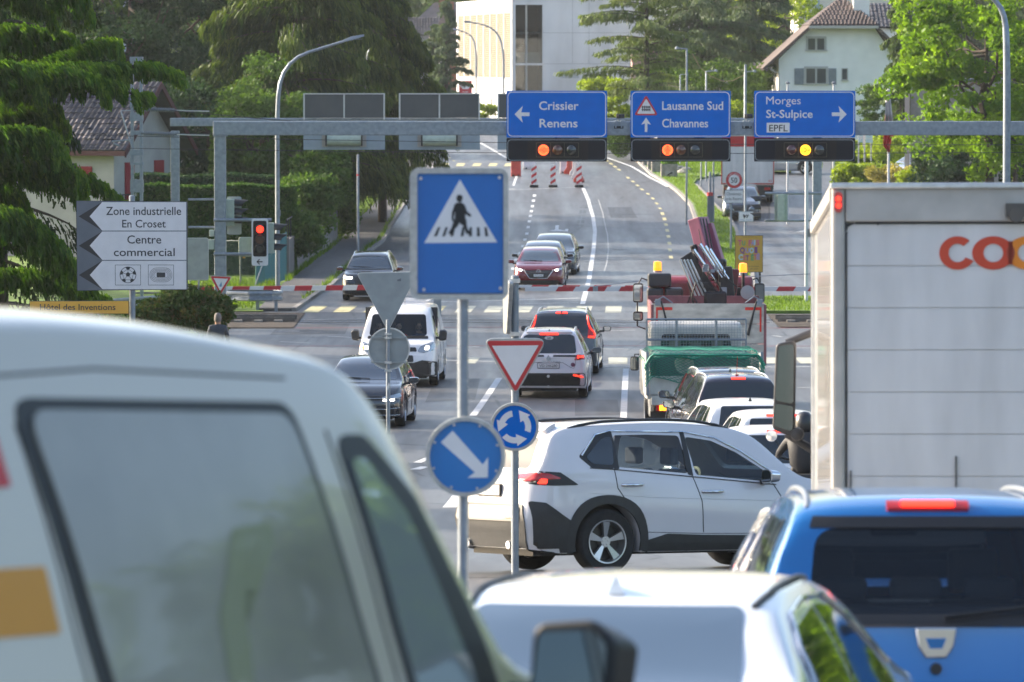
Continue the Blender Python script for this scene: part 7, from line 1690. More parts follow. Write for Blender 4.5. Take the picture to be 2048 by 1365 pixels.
s = Sg('pole', 'slim grey pole on the bank farther up the pavement', 'pole', 766, 262); s.post(766, 305, .05)
s = Sg('pole', 'tall thin white pole left of the right gantry column', 'pole', 1613, 188); s.post(1613, 300, .06, m=mat('pale_pole',(.55,.57,.6),.4)); b = MB(); b.box(.05,.16,-.1,.1,s.z(474),s.z(458)); b.build('pole_box', GREY, s.t)
for px_, y0, D_ in ((1402,325,285),(1427,325,262),(1412,330,290)): s = Sg('post', {1402:'short post behind the planters beside the small speed sign',1427:'thin sign post with its top hidden behind the Lausanne Sud sign',1412:'squat pale post on the far verge'}[px_], 'post', px_, D_); s.post(px_, y0, .04)
s = Sg('bollard', 'grey bollard with a red cap on the grass median', 'bollard', 1420, 262); s.post(1420, 345, .06); b = MB(); b.box(-.13,.13,-.1,.1,0,s.z(392)); b.build('cabinet', GREY, s.t); b = MB(); b.cyl((0,0,s.z(392)),(0,0,s.z(385)),.14,n=14); b.build('red_cap', RED, s.t)
# catenary mast and wires
s = Sg('catenary_mast', 'lattice railway mast with insulators in front of the small house', 'mast', 273, 190)
for px_ in (265,283): b = MB(); b.box(s.x(px_)-.045,s.x(px_)+.045,-.2,.2,0,s.z(123)); b.build('mast_leg', STEEL, s.t)
for y0,y1 in ((114,123),(190,215),(225,242),(262,270),(300,311),(325,330),(360,385)): b = MB(); b.box(s.x(263)-.03,s.x(285)+.03,-.22,.22,s.z(y1),s.z(y0)); b.build('batten_plate', STEEL, s.t)
for yy_ in (219,267):
    b = MB(); n_=18
    for i in range(n_): x0 = s.x(290+i*3.4); b.cyl((x0,-.25,s.z(yy_+i*.12)),(x0+.035,-.25,s.z(yy_+i*.12)),.07,n=8)
    b.tube([(s.x(283),-.25,s.z(yy_)),(s.x(355),-.25,s.z(yy_+2))],.035,6); b.build('insulator', GREY, s.t)
    b = MB(); b.tube([(s.x(355),-.25,s.z(yy_+2)),(s.x(375),-.25,s.z(yy_+3)),(s.x(420),-.25,s.z(yy_+4))],.02,5); b.build('wire_clamp', ALU, s.t)
b = MB(); b.tube([(s.x(243),-.2,s.z(222)),(s.x(268),-.2,s.z(304))],.03,6); b.tube([(s.x(225),-.2,s.z(283)),(s.x(262),-.2,s.z(280))],.03,6); b.tube([(s.x(243),-.2,s.z(222)),(s.x(285),-.2,s.z(221))],.02,6); b.tube([(s.x(228),-.2,s.z(287)),(s.x(240),-.2,s.z(292))],.03,6); b.build('registration_arm', STEEL, s.t)
WIRE = mat('overhead_wire',(.03,.03,.035),.5)
for i, (a, bq, D_, r_) in enumerate((((-40,266),(2100,290),176,.010),((-40,292),(2100,305),177,.010),((340,221),(1020,262),176.5,.012),((350,268),(1300,240),182,.008))):
    pa, pb = P(a[0],a[1],D_), P(bq[0],bq[1],D_); n_=16
    b = MB(); b.tube([tuple(pa+(pb-pa)*k/n_+Vector((0,0,-.12*math.sin(math.pi*k/n_)))) for k in range(n_+1)], r_, 5); tagit(b.build('overhead_wire', WIRE), ('lower-right overhead wire crossing the whole street','lowest overhead wire crossing the whole street','overhead wire running from the mast insulator behind the Crissier sign','thin overhead wire rising from the mast towards the Lausanne Sud sign')[i], 'wire')
# ---------------------------------------------------------------- speed sign and small signs on the median
s = Sg('speed_sign', 'round 50 speed limit sign above a plate reading Chavannes-près-Renens', 'sign', 1462, 240)
s.post(1462, 345, .045)
xc, zc = s.x(1468), s.z(360.5); b = MB(); b.disc(.355,-.08,-.05,36,xc,zc); b.build('disc_edge', STEEL2, s.t); b = MB(); b.disc(.34,-.085,-.08,36,xc,zc); b.build('red_ring', RED, s.t); b = MB(); b.disc(.23,-.09,-.085,36,xc,zc); b.build('white_field', WHITE, s.t)
s.text('50',1461.5,1474.5,366,11,-.093,T1,bold=.012)
b = MB(); q = 'Limite générale'
for i, ch in enumerate(q):
    if ch == ' ': continue
    a = R(150-120*i/(len(q)-1)); vs_, fs_ = text_data(ch,.0,1.0); sc=.085; c, sn = math.cos(a-R(90)), math.sin(a-R(90)); b.add([(xc+.255*math.cos(a)+(v[0]-.25)*sc*c-v[1]*sc*sn,-.093,zc+.255*math.sin(a)+(v[0]-.25)*sc*sn+v[1]*sc*c) for v in vs_], fs_)
b.build('lettering', WHITE, s.t)
s.part('name_plate_edge', s.rr(1449,1487,380,407,.03), -.08,-.05, T1); s.part('name_plate', s.rr(1450,1486,381,406,.03), -.085,-.08, WHITE)
s.text('Chavannes-',1453,1483,391,6.5,-.088,T1,bold=.0); s.text('près-Renens',1452,1484,401,6.5,-.088,T1,bold=.0)
s = Sg('information_sign', 'tall grey pole carrying a small white plate with two black figures', 'sign', 1491, 212); s.post(1490.5, 130, .045)
s.part('plate_edge', s.rr(1477,1507,423,444,.03), -.08,-.05, STEEL2); s.part('plate', s.rr(1478.5,1505.5,424.5,442.5,.02), -.085,-.08, WHITE)
b = MB()
for q in ([(1487,429),(1490,433),(1494,430)],[(1490,433),(1488,437)],[(1497,430),(1493,436)],[(1486,432),(1490,434)]): b.tube([(s.x(a),-.088,s.z(c_)) for a,c_ in q],.02,4)
b.build('figures', BLACK, s.t); s.text('dépot interdit',1480,1504,441,2.5,-.088,mat('sign_text_blue',(.05,.15,.35),.5),bold=0)
s = Sg('poster_board', 'yellow poster reading Tu fais quoi cet été in coloured letters on the median', 'poster', 1498, 200)
s.part('poster_frame', s.pl([(1470,545),(1526,545),(1526,471),(1470,471)]), -.02,.03, BLACK); s.part('poster', s.pl([(1471,544),(1525,544),(1525,472),(1471,472)]), -.026,-.02, mat('poster_amber',(.50,.29,.04),.55,noise=.05))
b = MB(); b.box(s.x(1474),s.x(1478),.0,.06,0,s.z(545)); b.build('leg', BLACK, s.t); b = MB(); b.box(s.x(1518),s.x(1522),.0,.06,0,s.z(545)); b.build('leg', BLACK, s.t)
PC = [mat('poster_violet',(.16,.05,.20),.5),mat('poster_green',(.10,.28,.12),.5),mat('poster_rose',(.50,.10,.16),.5),mat('poster_pale_blue',(.30,.50,.62),.5),mat('poster_lilac',(.32,.22,.42),.5)]
lay = [('T',1476,1484,491,11,2),('U',1484,1491,491,9,1),('F',1497,1503,492,12,2),('A',1502,1509,491,11,4),('I',1508,1511,490,10,3),('S',1512,1519,491,11,2),('Q',1480,1490,506,11,0),('U',1491,1499,506,10,4),('O',1499,1508,506,10,3),('I',1509,1515,506,12,0),
       ('C',1477,1486,520,11,3),('E',1487,1492,520,9,2),('T',1492,1498,521,10,0),('É',1502,1508,521,11,1),('T',1508,1513,520,11,2),('É',1513,1520,519,10,4)]
for ch,x0,x1,yb,cap,ci in lay: s.text(ch,x0,x1,yb,cap,-.029,PC[ci],bold=.05)
b = MB(); text_mb(b,'activités pour les jeunes',s.x(1484),s.x(1514),s.z(475),.03,-.029,0); text_mb(b,'inscriptions',s.x(1492),s.x(1518),s.z(534),.035,-.029,0); text_mb(b,'dès juin',s.x(1500),s.x(1516),s.z(539),.035,-.029,0); b.build('lettering', T1, s.t)
# small tourist boards far right
s = Sg('notice_board', 'pair of pale blue notice boards on posts before the hedge at right', 'sign', 1728, 275); 
for px_ in (1717,1742): s.post(px_, 268, .035)
s.part('board', s.pl([(1717,285),(1726,285),(1726,268),(1717,268)]), -.05,-.02, mat('pale_blue_board',(.35,.55,.65),.5)); s.part('board', s.pl([(1731,286),(1745,286),(1745,268),(1731,268)]), -.05,-.02, mat('pale_blue_board',(.35,.55,.65),.5)); s.part('board', s.pl([(1725,293),(1730,293),(1730,266),(1725,266)]), -.07,-.05, WHITE)
b = MB(); text_mb(b,'P',s.x(1719),s.x(1724),s.z(282),.22,-.055,.02); text_mb(b,'hotel',s.x(1732),s.x(1744),s.z(279),.10,-.055,0); b.build('lettering', WHITE, s.t)
s.post(1729, 292, .04)
# ---------------------------------------------------------------- road works
WB = mat('plastic_barrier_white',(.62,.56,.56),.5,noise=.1); RBP = mat('plastic_barrier_red',(.50,.05,.03),.5,noise=.1)
def beacon(px, yt, yb, label, D):
    s = Sg('beacon', label, 'beacon', px, D, group='striped beacons of the road works')
    w_ = 5.2
    s.part('board', s.pl([(px-w_,yb-3),(px+w_,yb-3),(px+w_,yt),(px-w_,yt)]), -.02,.02, WHITE)
    for k in range(3):
        y = yt+2+k*13; 
        pts_ = s.pl([(px-w_,y+12),(px-w_,y+6),(px+w_,y-1),(px+w_,y+5)][::-1])
        pts_ = [(a,min(b_,s.z(yt))) for a,b_ in pts_]; s.part('red_stripe', pts_, -.026,.026, RED)
    b = MB(); b.box(-.22,.22,-.3,.3,0,.12); b.build('foot', BLACK, s.t, bevel=.02)
for px_, lab in ((1068,'left'),(1106,'middle'),(1158,'right')): beacon(px_, 330, 371, '%s one of three red and white striped beacons before the road works' % lab, 284)
def jersey(px0, px1, py, D, m, label, rot=0, hpx=20):
    s = Sg('road_barrier', label, 'road barrier', (px0+px1)/2, D, group='plastic road barriers'); L_ = s.x(px1)-s.x(px0); h = .8; s.t.rotation_euler=(0,0,rot)
    b = MB(); b.prism([(-.24,0),(.24,0),(.24,.15),(.10,.35),(.07,h),(-.07,h),(-.10,.35),(-.24,.15)],-L_/2,L_/2,'x'); b.build('barrier_body', m, s.t, bevel=.02)
    for k in range(2): b = MB(); b.box(-.05+(k-.5)*L_*.5,.05+(k-.5)*L_*.5,-.25,.25,.0,.08); b.build('slot', BLACK, s.t)
jersey(1022,1042,345,296,RBP,'red plastic road barrier left of the beacons'); jersey(1046,1072,338,306,WB,'white plastic road barrier between the beacons'); jersey(1120,1142,345,300,WB,'white plastic road barrier right of the middle beacon')
jersey(1132,1144,345,299,RBP,'short red plastic barrier at the head of the right row',R(75))
for k in range(6): jersey(1128+k*4,1148+k*4,345,309-k*4.0,(WB,RBP)[k%3==2],'%s plastic barrier of the row receding behind the right beacon'%('farthest','second farthest','third farthest','third nearest','second nearest','nearest')[k],R(78))
b = MB(); s = Sg('cross_bar', 'white bar laid across the road works under the Crissier sign', 'road barrier', 1085, 306); b = MB(); b.box(-.9,.9,-.05,.05,.95,1.15); b.build('bar', BW, s.t); b = MB(); b.box(-.8,-.7,-.05,.05,0,.95); b.build('leg', BW, s.t); b = MB(); b.box(.7,.8,-.05,.05,0,.95); b.build('leg', BW, s.t)
PLC = mat('planter_concrete',(.26,.24,.21),.8,noise=.25,nscale=5)
LEAFP = foliage('planter_leaves',(.04,.10,.015),(.12,.22,.04))
def planter(px, D, label, chev=False):
    s = Sg('planter', label, 'planter', px, D, group='concrete planters beside the road')
    b = MB()
    for i in range(5): b.box(-.42+i*.17,-.42+i*.17+.155,-.42,.42,0,.75)
    b.box(-.40,.40,-.40,.40,.05,.7); b.build('tub', PLC, s.t, bevel=.01)
    n_=500; r = np.random.default_rng(int(px)); C_ = np.c_[r.uniform(-.4,.4,n_),r.uniform(-.4,.4,n_),.75+r.uniform(0,.35,n_)]; V = np.repeat(C_,3,0)+r.normal(0,.05,(n_*3,3)); o = tri_mesh('plants', V, r.uniform(0,1,n_), LEAFP, 3, s.t)
    if chev:
        s.part('chevron_board', s.pl([(px-8,358),(px+10,358),(px+10,342),(px-8,342)]), -.47,-.43, mat('board_pale',(.30,.29,.27),.5)); b = MB(); b.tube([(s.x(px+6),-.49,s.z(345)),(s.x(px-3),-.49,s.z(350)),(s.x(px+6),-.49,s.z(355))],.05,6); b.build('chevron', BLACK, s.t)
for k, (px_, D_) in enumerate(((1288,316),(1294,313),(1301,309),(1311,303),(1319,299),(1338,293))): planter(px_, D_, '%s of the concrete planters along the right kerb'%('farthest','second farthest','third farthest','third nearest','second nearest','nearest and chevron-marked')[k], k==5)
STN = mat('pale_boulder',(.30,.28,.25),.9,noise=.3,nscale=3,bump=.5)
for k,(px_,D_) in enumerate(((1345,306),(1352,300),(1358,303),(1366,297),(1372,301))):
    bm = bmesh.new(); bmesh.ops.create_icosphere(bm,subdivisions=2,radius=.3); 
    for v in bm.verts: v.co *= 1+.25*math.sin(v.co.x*9+k)*math.cos(v.co.y*7+k*2); v.co.z*=.5
    me = bpy.data.meshes.new('boulder'); bm.to_mesh(me); bm.free(); me.materials.append(STN); tagit(link('boulder',me,None,(PX(px_,D_),D_,zg(D_)+.15)),'%s pale boulder on the grass behind the planters'%('leftmost','second from left','middle','second from right','rightmost')[k],'boulder',None)
# ---------------------------------------------------------------- buildings
PLASTER = mat('pale_plaster',(.36,.35,.34),.85,noise=.12,nscale=1.2,detail=6); PLW = mat('white_plaster',(.80,.78,.74),.85,noise=.07,nscale=1.2,detail=6)
CONC = mat('smooth_concrete',(.58,.59,.60),.75,noise=.16,nscale=.5,detail=8,stretch=(1,1,.4)); CONCW = mat('white_concrete',(.58,.58,.58),.75,noise=.05,nscale=.5)
TILED = mat('dark_roof_tile',(.05,.048,.058),.6,noise=.35,nscale=1.5); TILEB = mat('brown_roof_tile',(.075,.052,.048),.7,noise=.3,nscale=2); REDSH = mat('red_shutter',(.26,.012,.025),.5)
WINF = mat('stone_window_frame',(.42,.41,.38),.8); PANE = mat('window_pane',(.05,.06,.07),.06,spec=.8); GSH = mat('grey_shutter',(.22,.25,.28),.6,noise=.15,nscale=6); WOODD = mat('dark_red_wood',(.07,.02,.022),.7)
def bthing(label, px, D, rz=0, cat='house', name='house', base=None):
    t = thing(name, label, cat, (PX(px,D), D, zg(D) if base is None else base), R(rz)); return t
def bx(name, parent, m, x0,x1,y0,y1,z0,z1, bev=0): return MB().box(x0,x1,y0,y1,z0,z1).build(name, m, parent, bevel=bev)
def rotpart(o, loc, rot): o.location = loc; o.rotation_euler = rot; return o
def tile_roof(parent, o, u, v, nu, nv, th, m, jit=.02, seed=1, m2=None, name='roof_tiles'):
    """rows of overlapping tiles on the plane o + a*u + b*v (u along the eave, v up the slope); joined, being many hundreds"""
    o, u, v = Vector(o), Vector(u), Vector(v); n = u.cross(v).normalized(); 
    if n.z < 0: n = -n
    r = random.Random(seed); b = MB()
    du, dv = u/nu, v/nv
    for j in range(nv):
        for i in range(nu):
            a = o+du*(i+.04)+dv*j; h = th*(1+r.uniform(-.4,.5)); b.cur = 1 if r.random() < .22 else 0
            p = [a+n*h, a+du*.46+n*(h+th*1.1), a+du*.92+n*h]; q = [x+dv*1.12-n*th*.9 for x in p]
            b.add(p+q+[a, a+du*.92], [(0,1,4,3),(1,2,5,4),(0,6,7,2,1)])
    ob = b.build(name, [m, m2 or m], parent); ob['kind'] = 'stuff'; return ob
def window(parent, x, z, w_, h_, y, frame=WINF, pane=PANE, bars=1, sill=True, fw=.08, name='window'):
    f = MB(); f.box(x-w_/2-fw,x+w_/2+fw,y-.05,y+.03,z+h_,z+h_+fw); f.box(x-w_/2-fw,x-w_/2,y-.05,y+.03,z,z+h_); f.box(x+w_/2,x+w_/2+fw,y-.05,y+.03,z,z+h_)
    for k in range(1,bars+1): xx = x-w_/2+w_*k/(bars+1); f.box(xx-fw*.45,xx+fw*.45,y-.04,y+.02,z,z+h_)
    o = f.build(name, frame, parent)
    bx('pane', o, pane, x-w_/2,x+w_/2,y-.005,y+.02,z,z+h_)
    if sill: bx('sill', o, frame, x-w_/2-fw*1.4,x+w_/2+fw*1.4,y-.12,y+.03,z-.08,z)
    return o
def shutter(parent, x0, x1, z0, z1, y, m):
    o = bx('shutter', parent, m, x0,x1,y-.05,y-.01,z0,z1)
    n_ = max(3,int((z1-z0)/.09)); b = MB()
    for k in range(n_): z = z0+.04+(z1-z0-.08)*k/n_; b.add([(x0+.04,y-.055,z),(x1-.04,y-.055,z),(x1-.04,y-.075,z+.05),(x0+.04,y-.075,z+.05),(x0+.04,y-.052,z+.055),(x1-.04,y-.052,z+.055)],[(0,1,2,3),(3,2,5,4)])
    s_ = b.build('slats', m, o); s_['kind']='stuff'; return o
# small house behind the hedge
h = bthing('small pale house with a tiled roof and red shutters behind the left cedar', 228, 232, -25)
# local axes: x along the long wall (to the left), y into the house; gable end turned to the right
EV, AP = 4.75, 7.15; wv_ = 5.2
b = MB(); b.box(-9,0,0,wv_,0,EV); b.build('wall', PLASTER, h)
b = MB(); b.prism([(0,EV),(wv_,EV),(wv_/2,AP-.15)],-9,-.001,'x'); b.build('gable_wall', PLASTER, h)
slope = Vector((0,wv_/2+.5,AP-EV+.35)); tile_roof(h,(-9.3,-.5,EV-.35),(10.1,0,0),slope,40,13,.045,TILED,m2=mat('pale_worn_tile',(.10,.085,.09),.6,noise=.2))
b = MB(); b.add([(-9.3,-.5,EV-.42),(.8,-.5,EV-.42),(.8,wv_/2,AP-.06),(-9.3,wv_/2,AP-.06),(-9.3,-.5,EV-.36),(.8,-.5,EV-.36),(.8,wv_/2,AP),(-9.3,wv_/2,AP)],[(0,3,2,1),(4,5,6,7),(0,1,5,4),(1,2,6,5),(2,3,7,6),(3,0,4,7)])
b.add([(-9.3,wv_+.5,EV-.42),(.8,wv_+.5,EV-.42),(.8,wv_/2,AP-.06),(-9.3,wv_/2,AP-.06),(-9.3,wv_+.5,EV-.36),(.8,wv_+.5,EV-.36),(.8,wv_/2,AP),(-9.3,wv_/2,AP)],[(0,1,2,3),(4,7,6,5),(0,4,5,1),(1,5,6,2),(2,6,7,3),(3,7,4,0)]); b.build('roof', TILED, h)
for y0, y1 in ((-.5,wv_/2),(wv_+.5,wv_/2)): b = MB(); b.add([(.78,y0,EV-.62),(.84,y0,EV-.62),(.84,y1,AP-.22),(.78,y1,AP-.22),(.78,y0,EV-.34),(.84,y0,EV-.34),(.84,y1,AP+.05),(.78,y1,AP+.05)],[(0,1,2,3),(4,7,6,5),(0,4,5,1),(1,5,6,2),(3,2,6,7),(0,3,7,4)]); b.build('bargeboard', WOODD, h)
bx('eaves_board', h, WOODD, -9.3,.8,-.54,-.5,EV-.56,EV-.36)
for x0,x1 in ((-1.55,-1.0),(-5.2,-4.6)): shutter(h, x0,x1,3.0,3.75,0,REDSH); shutter(h, x0-.62,x1-.60,3.0,3.75,0,REDSH)
for yy,z0,z1,dw in ((.9,2.1,3.9,.75),(3.4,2.6,3.95,.8)):
    o = bx('shutter', h, REDSH, .002,.05,yy,yy+dw,z0,z1); b = MB()
    for k in range(14): z = z0+.06+(z1-z0-.1)*k/14; b.box(.05,.065,yy+.05,yy+dw-.05,z,z+.05)
    s_ = b.build('slats', REDSH, o); s_['kind']='stuff'
b = MB(); 
for k in range(6): b.tube([(.3,-.3+k*.25,1.6),(.3,-.3+k*.25,2.6)],.02,5)
b.tube([(.3,-.4,2.6),(.3,1.1,2.6)],.025,5); b.build('stair_railing', BLACK, h)
# concrete building with louvres
cb = bthing('pale concrete building with a sunlit louvred side wall and glazed stairwell', 1027, 432, 7.4, 'building', 'building', base=3.7)
zt = PZ(0,432)-3.7
def bz(py): return PZ(py,432)-3.7
def bxx(px): return (PX(px,432)-PX(1027,432))/math.cos(R(7.4))
LB = 35.2
# stair opening: front wall pieces
b = MB(); X1, X2 = bxx(1031), bxx(1085)
b.box(0,X1,0,.5,-1,zt); b.box(X1,X2,0,.5,bz(10),zt); b.box(X1,X2,0,.5,-1,bz(182)); b.box(X2,14,0,.5,-1,zt); b.box(0,14,.5,2.6,zt-.4,zt-.02) ; b.box(X2+.0,14,.5,LB,-1,zt-.4); b.box(0,X2,3.0,LB,-1,zt-.4); b.build('wall', CONC, cb)
b = MB(); b.box(-.12,-.002,0,LB,-1,bz(157)); b.box(-.12,-.002,0,LB,bz(25),zt); b.box(-.12,-.002,0,.7,bz(157),bz(25)); b.box(-.12,-.002,LB-.9,LB,bz(157),bz(25)); b.build('side_wall', CONCW, cb)
bx('roof_slab', cb, CONC, -.15,14.05,-.03,LB,zt+.003,zt+.15)
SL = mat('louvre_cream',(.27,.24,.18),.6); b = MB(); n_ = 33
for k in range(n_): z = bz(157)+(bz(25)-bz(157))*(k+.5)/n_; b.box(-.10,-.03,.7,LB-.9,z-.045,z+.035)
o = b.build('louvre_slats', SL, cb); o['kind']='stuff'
bx('void_shade_panel', cb, mat('louvre_shadow_wall',(.05,.043,.035),.9), -.028,-.002,.7,LB-.9,bz(157)+.002,bz(25)-.002)  # dark panel painted in for the shade behind the slats
for k in range(1,8): y = LB-.9-(LB-1.6)*k/8; bx('louvre_post', cb, CONCW, -.13,-.02,y-.14,y+.14,bz(157),bz(25))
bx('floor_slab', cb, CONCW, X1-.1,X2+.1,-.06,3.0,bz(131),bz(127))
for x in (bxx(1052),bxx(1054)): bx('mullion', cb, ALU, x-.02,x+.02,.1,.15,bz(182),bz(10))
bx('stairwell_glass', cb, glass('pale_building_glass',(.55,.60,.62)), X1,X2,.25,.26,bz(182),bz(10))
bx('stair_back_wall', cb, mat('dim_interior_wall',(.10,.105,.11),.8), X1,X2,2.6,2.99,-1,zt-.4)
bx('stair_landing', cb, CONC, X1,X2,1.4,2.6,bz(68),bz(64)); bx('landing_rail', cb, ALU, X1,X2,.5,.54,bz(130),bz(105)); bx('inner_panel', cb, mat('ochre_panel',(.32,.20,.08),.7), bxx(1033),bxx(1041),2.0,2.05,bz(182),bz(135))
b = MB()
for k in range(9): b.box(bxx(1040)+k*.13,bxx(1040)+k*.13+.14,1.0,2.4,bz(100)-.0+k*.16,bz(100)+k*.16+.06)
b.build('stair_flight', CONC, cb)
o = bx('window', cb, mat('shuttered_window_pale',(.33,.36,.40),.6), bxx(1120),bxx(1158),-.03,.05,bz(157),bz(140)); bx('window_frame', cb, ALU, bxx(1118),bxx(1160),-.02,.04,bz(158.5),bz(138.5))
for yy in (66,128): bx('joint', cb, mat('concrete_joint',(.22,.23,.24),.8), X2+.02,14,-.004,.02,bz(yy)-.012,bz(yy)+.012)
for px_ in (1145,1178): bx('joint', cb, mat('concrete_joint',(.22,.23,.24),.8), bxx(px_)-.01,bxx(px_)+.01,-.0045,.02,bz(127),bz(0))
for px_ in (984,988,992): b = MB(); b.box(-.16,-.11,12+(px_-984)*-1.0,12.6+(px_-984)*-1.0,bz(212),bz(200)); b.build('wall_slot', BLACK, cb)
# red shop sign
s = Sg('shop_sign', 'red sign with a white oval badge beside the louvred building', 'sign', 931, 426)
b = MB(); b.box(s.x(918),s.x(944),0,.25,s.z(192),s.z(162)); b.build('panel', mat('shop_red',(.50,.03,.04),.5), s.t)
b = MB(); b.prism([(s.x(931)+.38*math.cos(a)*(1+.06*math.cos(6*a)), s.z(172)+.26*math.sin(a)*(1+.06*math.cos(6*a))) for a in np.linspace(0,2*math.pi,36,endpoint=False)],-.02,0); b.build('badge', WHITE, s.t); s.text('FAMILY STORE',922,940,173,4,-.03,mat('shop_red',(.50,.03,.04),.5),bold=.02); s.text('OUVERT',925,937,186,3,-.02,WHITE,bold=.01)
for px_ in (921,941): s.post(px_, 190, .04)
# brown and slate roofs at upper left
for lab, px_, D_, pts_, m_, wall_ in (('house with a wide slate-grey roof above the left spruce', 865, 500, [(800,72),(868,4),(915,4),(985,60)], TILED, PLASTER),
                         ('house with a brown tiled gable roof left of the concrete building', 900, 480, [(850,108),(886,24),(960,24),(975,100)], TILEB, mat('brick_wall',(.24,.10,.06),.8,noise=.25,nscale=4))):
    h = bthing(lab, px_, D_, 0); cx = PX(px_,D_); Q = [(PX(a,D_)-cx, PZ(b_,D_)-zg(D_)) for a,b_ in pts_]
    b = MB(); b.add([(Q[0][0],0,Q[0][1]),(Q[3][0],0,Q[3][1]),(Q[2][0],4,Q[2][1]),(Q[1][0],4,Q[1][1]),(Q[0][0],8,Q[0][1]),(Q[3][0],8,Q[3][1])],[(0,1,2,3),(4,3,2,5),(0,3,4),(1,5,2)]); b.build('roof', m_, h)
    tile_roof(h,(Q[0][0]+.3,-.02,Q[0][1]+.02),(Q[3][0]-Q[0][0]-.6,0,0),Vector((0,3.9,(Q[2][1]-Q[0][1])*.97))*.55,30,12,.04,m_,seed=3)
    bx('wall', h, wall_, Q[0][0]+.4,Q[3][0]-.6,.3,7.7,-2,Q[0][1]+.02)
    window(h, Q[0][0]+1.6, Q[0][1]-1.8, .7, 1.1, .3)
    bx('chimney', h, mat('brick_wall',(.24,.10,.06),.8,noise=.25,nscale=4), Q[1][0]+.4,Q[1][0]+.9,3.4,4.0,Q[1][1]-.5,Q[1][1]+.9)
h = bthing('low glass-roofed hall far behind the slate-roofed house', 970, 560, 0, 'building', 'building'); bx('wall', h, PLW, -3,5,0,6,-2,6.5); 
for k in range(8): bx('roof_pane', h, mat('hazy_glass_roof',(.45,.55,.58),.2), -2.9+k*.98,-2.0+k*.98,.0,5.5,6.52,7.4)
# white chalet
DW_ = 335.0; h = bthing('white gabled house with grey shutters and a brown half-hipped roof', 1665, DW_, 0)
cx = PX(1665,DW_); zb_ = zg(DW_)
def hx(px): return PX(px,DW_)-cx
def hz(py): return PZ(py,DW_)-zb_
b = MB(); b.prism([(hx(1557),-1),(hx(1790),-1),(hx(1790),hz(118)),(hx(1748),hz(56)),(hx(1622),hz(56)),(hx(1557),hz(118))],0,9,'y'); b.build('wall', PLW, h)
ovh=.7
def slab(name, a, b_, c, d, th, m):
    mb_ = MB(); a,b_,c,d = map(Vector,(a,b_,c,d)); n = (b_-a).cross(d-a).normalized(); n = -n if n.z<0 else n; vs=[a,b_,c,d,a+n*th,b_+n*th,c+n*th,d+n*th]; mb_.add(vs,[(0,3,2,1),(4,5,6,7),(0,1,5,4),(1,2,6,5),(2,3,7,6),(3,0,4,7)]); return mb_.build(name, m, h)
slab('roof',(hx(1527),-ovh,hz(141)),(hx(1622),-ovh,hz(55)),(hx(1622),9.5,hz(55)),(hx(1527),9.5,hz(141)),.16,TILEB)
slab('roof',(hx(1748),-ovh,hz(55)),(hx(1830),-ovh,hz(135)),(hx(1830),9.5,hz(135)),(hx(1748),9.5,hz(55)),.16,TILEB)
slab('roof',(hx(1620),-ovh+.2,hz(52)),(hx(1686),2.4,hz(3)),(hx(1686),9.5,hz(3)),(hx(1620),9.5,hz(52)),.1,TILEB); slab('roof',(hx(1750),-ovh+.2,hz(52)),(hx(1686),2.4,hz(3)),(hx(1686),9.5,hz(3)),(hx(1750),9.5,hz(52)),.1,TILEB)
b = MB(); b.add([(hx(1616),-ovh,hz(55)),(hx(1754),-ovh,hz(55)),(hx(1690),2.4,hz(3)),(hx(1682),2.4,hz(3)),(hx(1616),-ovh,hz(50)),(hx(1754),-ovh,hz(50)),(hx(1690),2.4,hz(-1)),(hx(1682),2.4,hz(-1))],[(0,1,2,3),(4,7,6,5),(0,4,5,1),(1,5,6,2),(0,3,7,4)]); b.build('roof', TILEB, h)
b = MB(); n = 11
for j in range(n):
    q0 = j/n; xa, xb = hx(1617+64*q0), hx(1753-61*q0); nu = max(2,int((xb-xa)/.22)); y0 = -ovh+3.1*q0; z0 = hz(50-51*q0)
    for i in range(nu): x0 = xa+(xb-xa)*i/nu; w_ = (xb-xa)/nu; b.add([(x0,y0,z0+.02),(x0+w_*.5,y0-.01,z0+.09),(x0+w_*.95,y0,z0+.02),(x0,y0+.34,z0+.17),(x0+w_*.5,y0+.33,z0+.22),(x0+w_*.95,y0+.34,z0+.17)],[(0,1,4,3),(1,2,5,4)])
o = b.build('roof_tiles', TILEB, h); o['kind']='stuff'
bx('gutter', h, mat('pale_gutter',(.42,.40,.36),.6), hx(1616),hx(1754),-ovh-.12,-ovh+.0,hz(57.5),hz(52)); bx('chimney', h, PLW, hx(1708),hx(1740),1.0,2.4,hz(40),hz(-10)); 
b = MB(); b.tube([(hx(1540),-.5,hz(139)),(hx(1548),-.3,hz(144)),(hx(1557),-.1,hz(146)),(hx(1557),-.1,hz(200))],.05,6); b.build('downpipe', mat('pale_gutter',(.42,.40,.36),.6), h)
window(h, hx(1631.5), hz(100), .95, .66, 0, bars=1, fw=.13); window(h, hx(1631.5), hz(167), 1.15, .86, 0, bars=1, fw=.13); window(h, hx(1688.5), hz(159.5), .28, .62, 0, bars=0, fw=.05)
shutter(h, hx(1588),hx(1607),hz(170),hz(137),0,GSH); shutter(h, hx(1656),hx(1672),hz(170),hz(137),0,GSH)
h = bthing('dark-roofed wing to the right behind the white gabled house', 1765, 347, 0); cx2 = PX(1765,347); Z = lambda py: PZ(py,347)-zg(347); 
b = MB(); b.add([(-.9,0,Z(56)),(2.8,0,Z(60)),(2.6,4,Z(4)),(-.9,4,Z(6))],[(0,1,2,3)]); b.build('roof', TILED, h); tile_roof(h,(-.9,-.02,Z(56)+.02),(3.5,0,0),(0,3.9,(Z(6)-Z(56))*.97),14,9,.04,TILED,seed=8); bx('wall', h, PLW, -.8,2.7,.2,7,-1,Z(57))
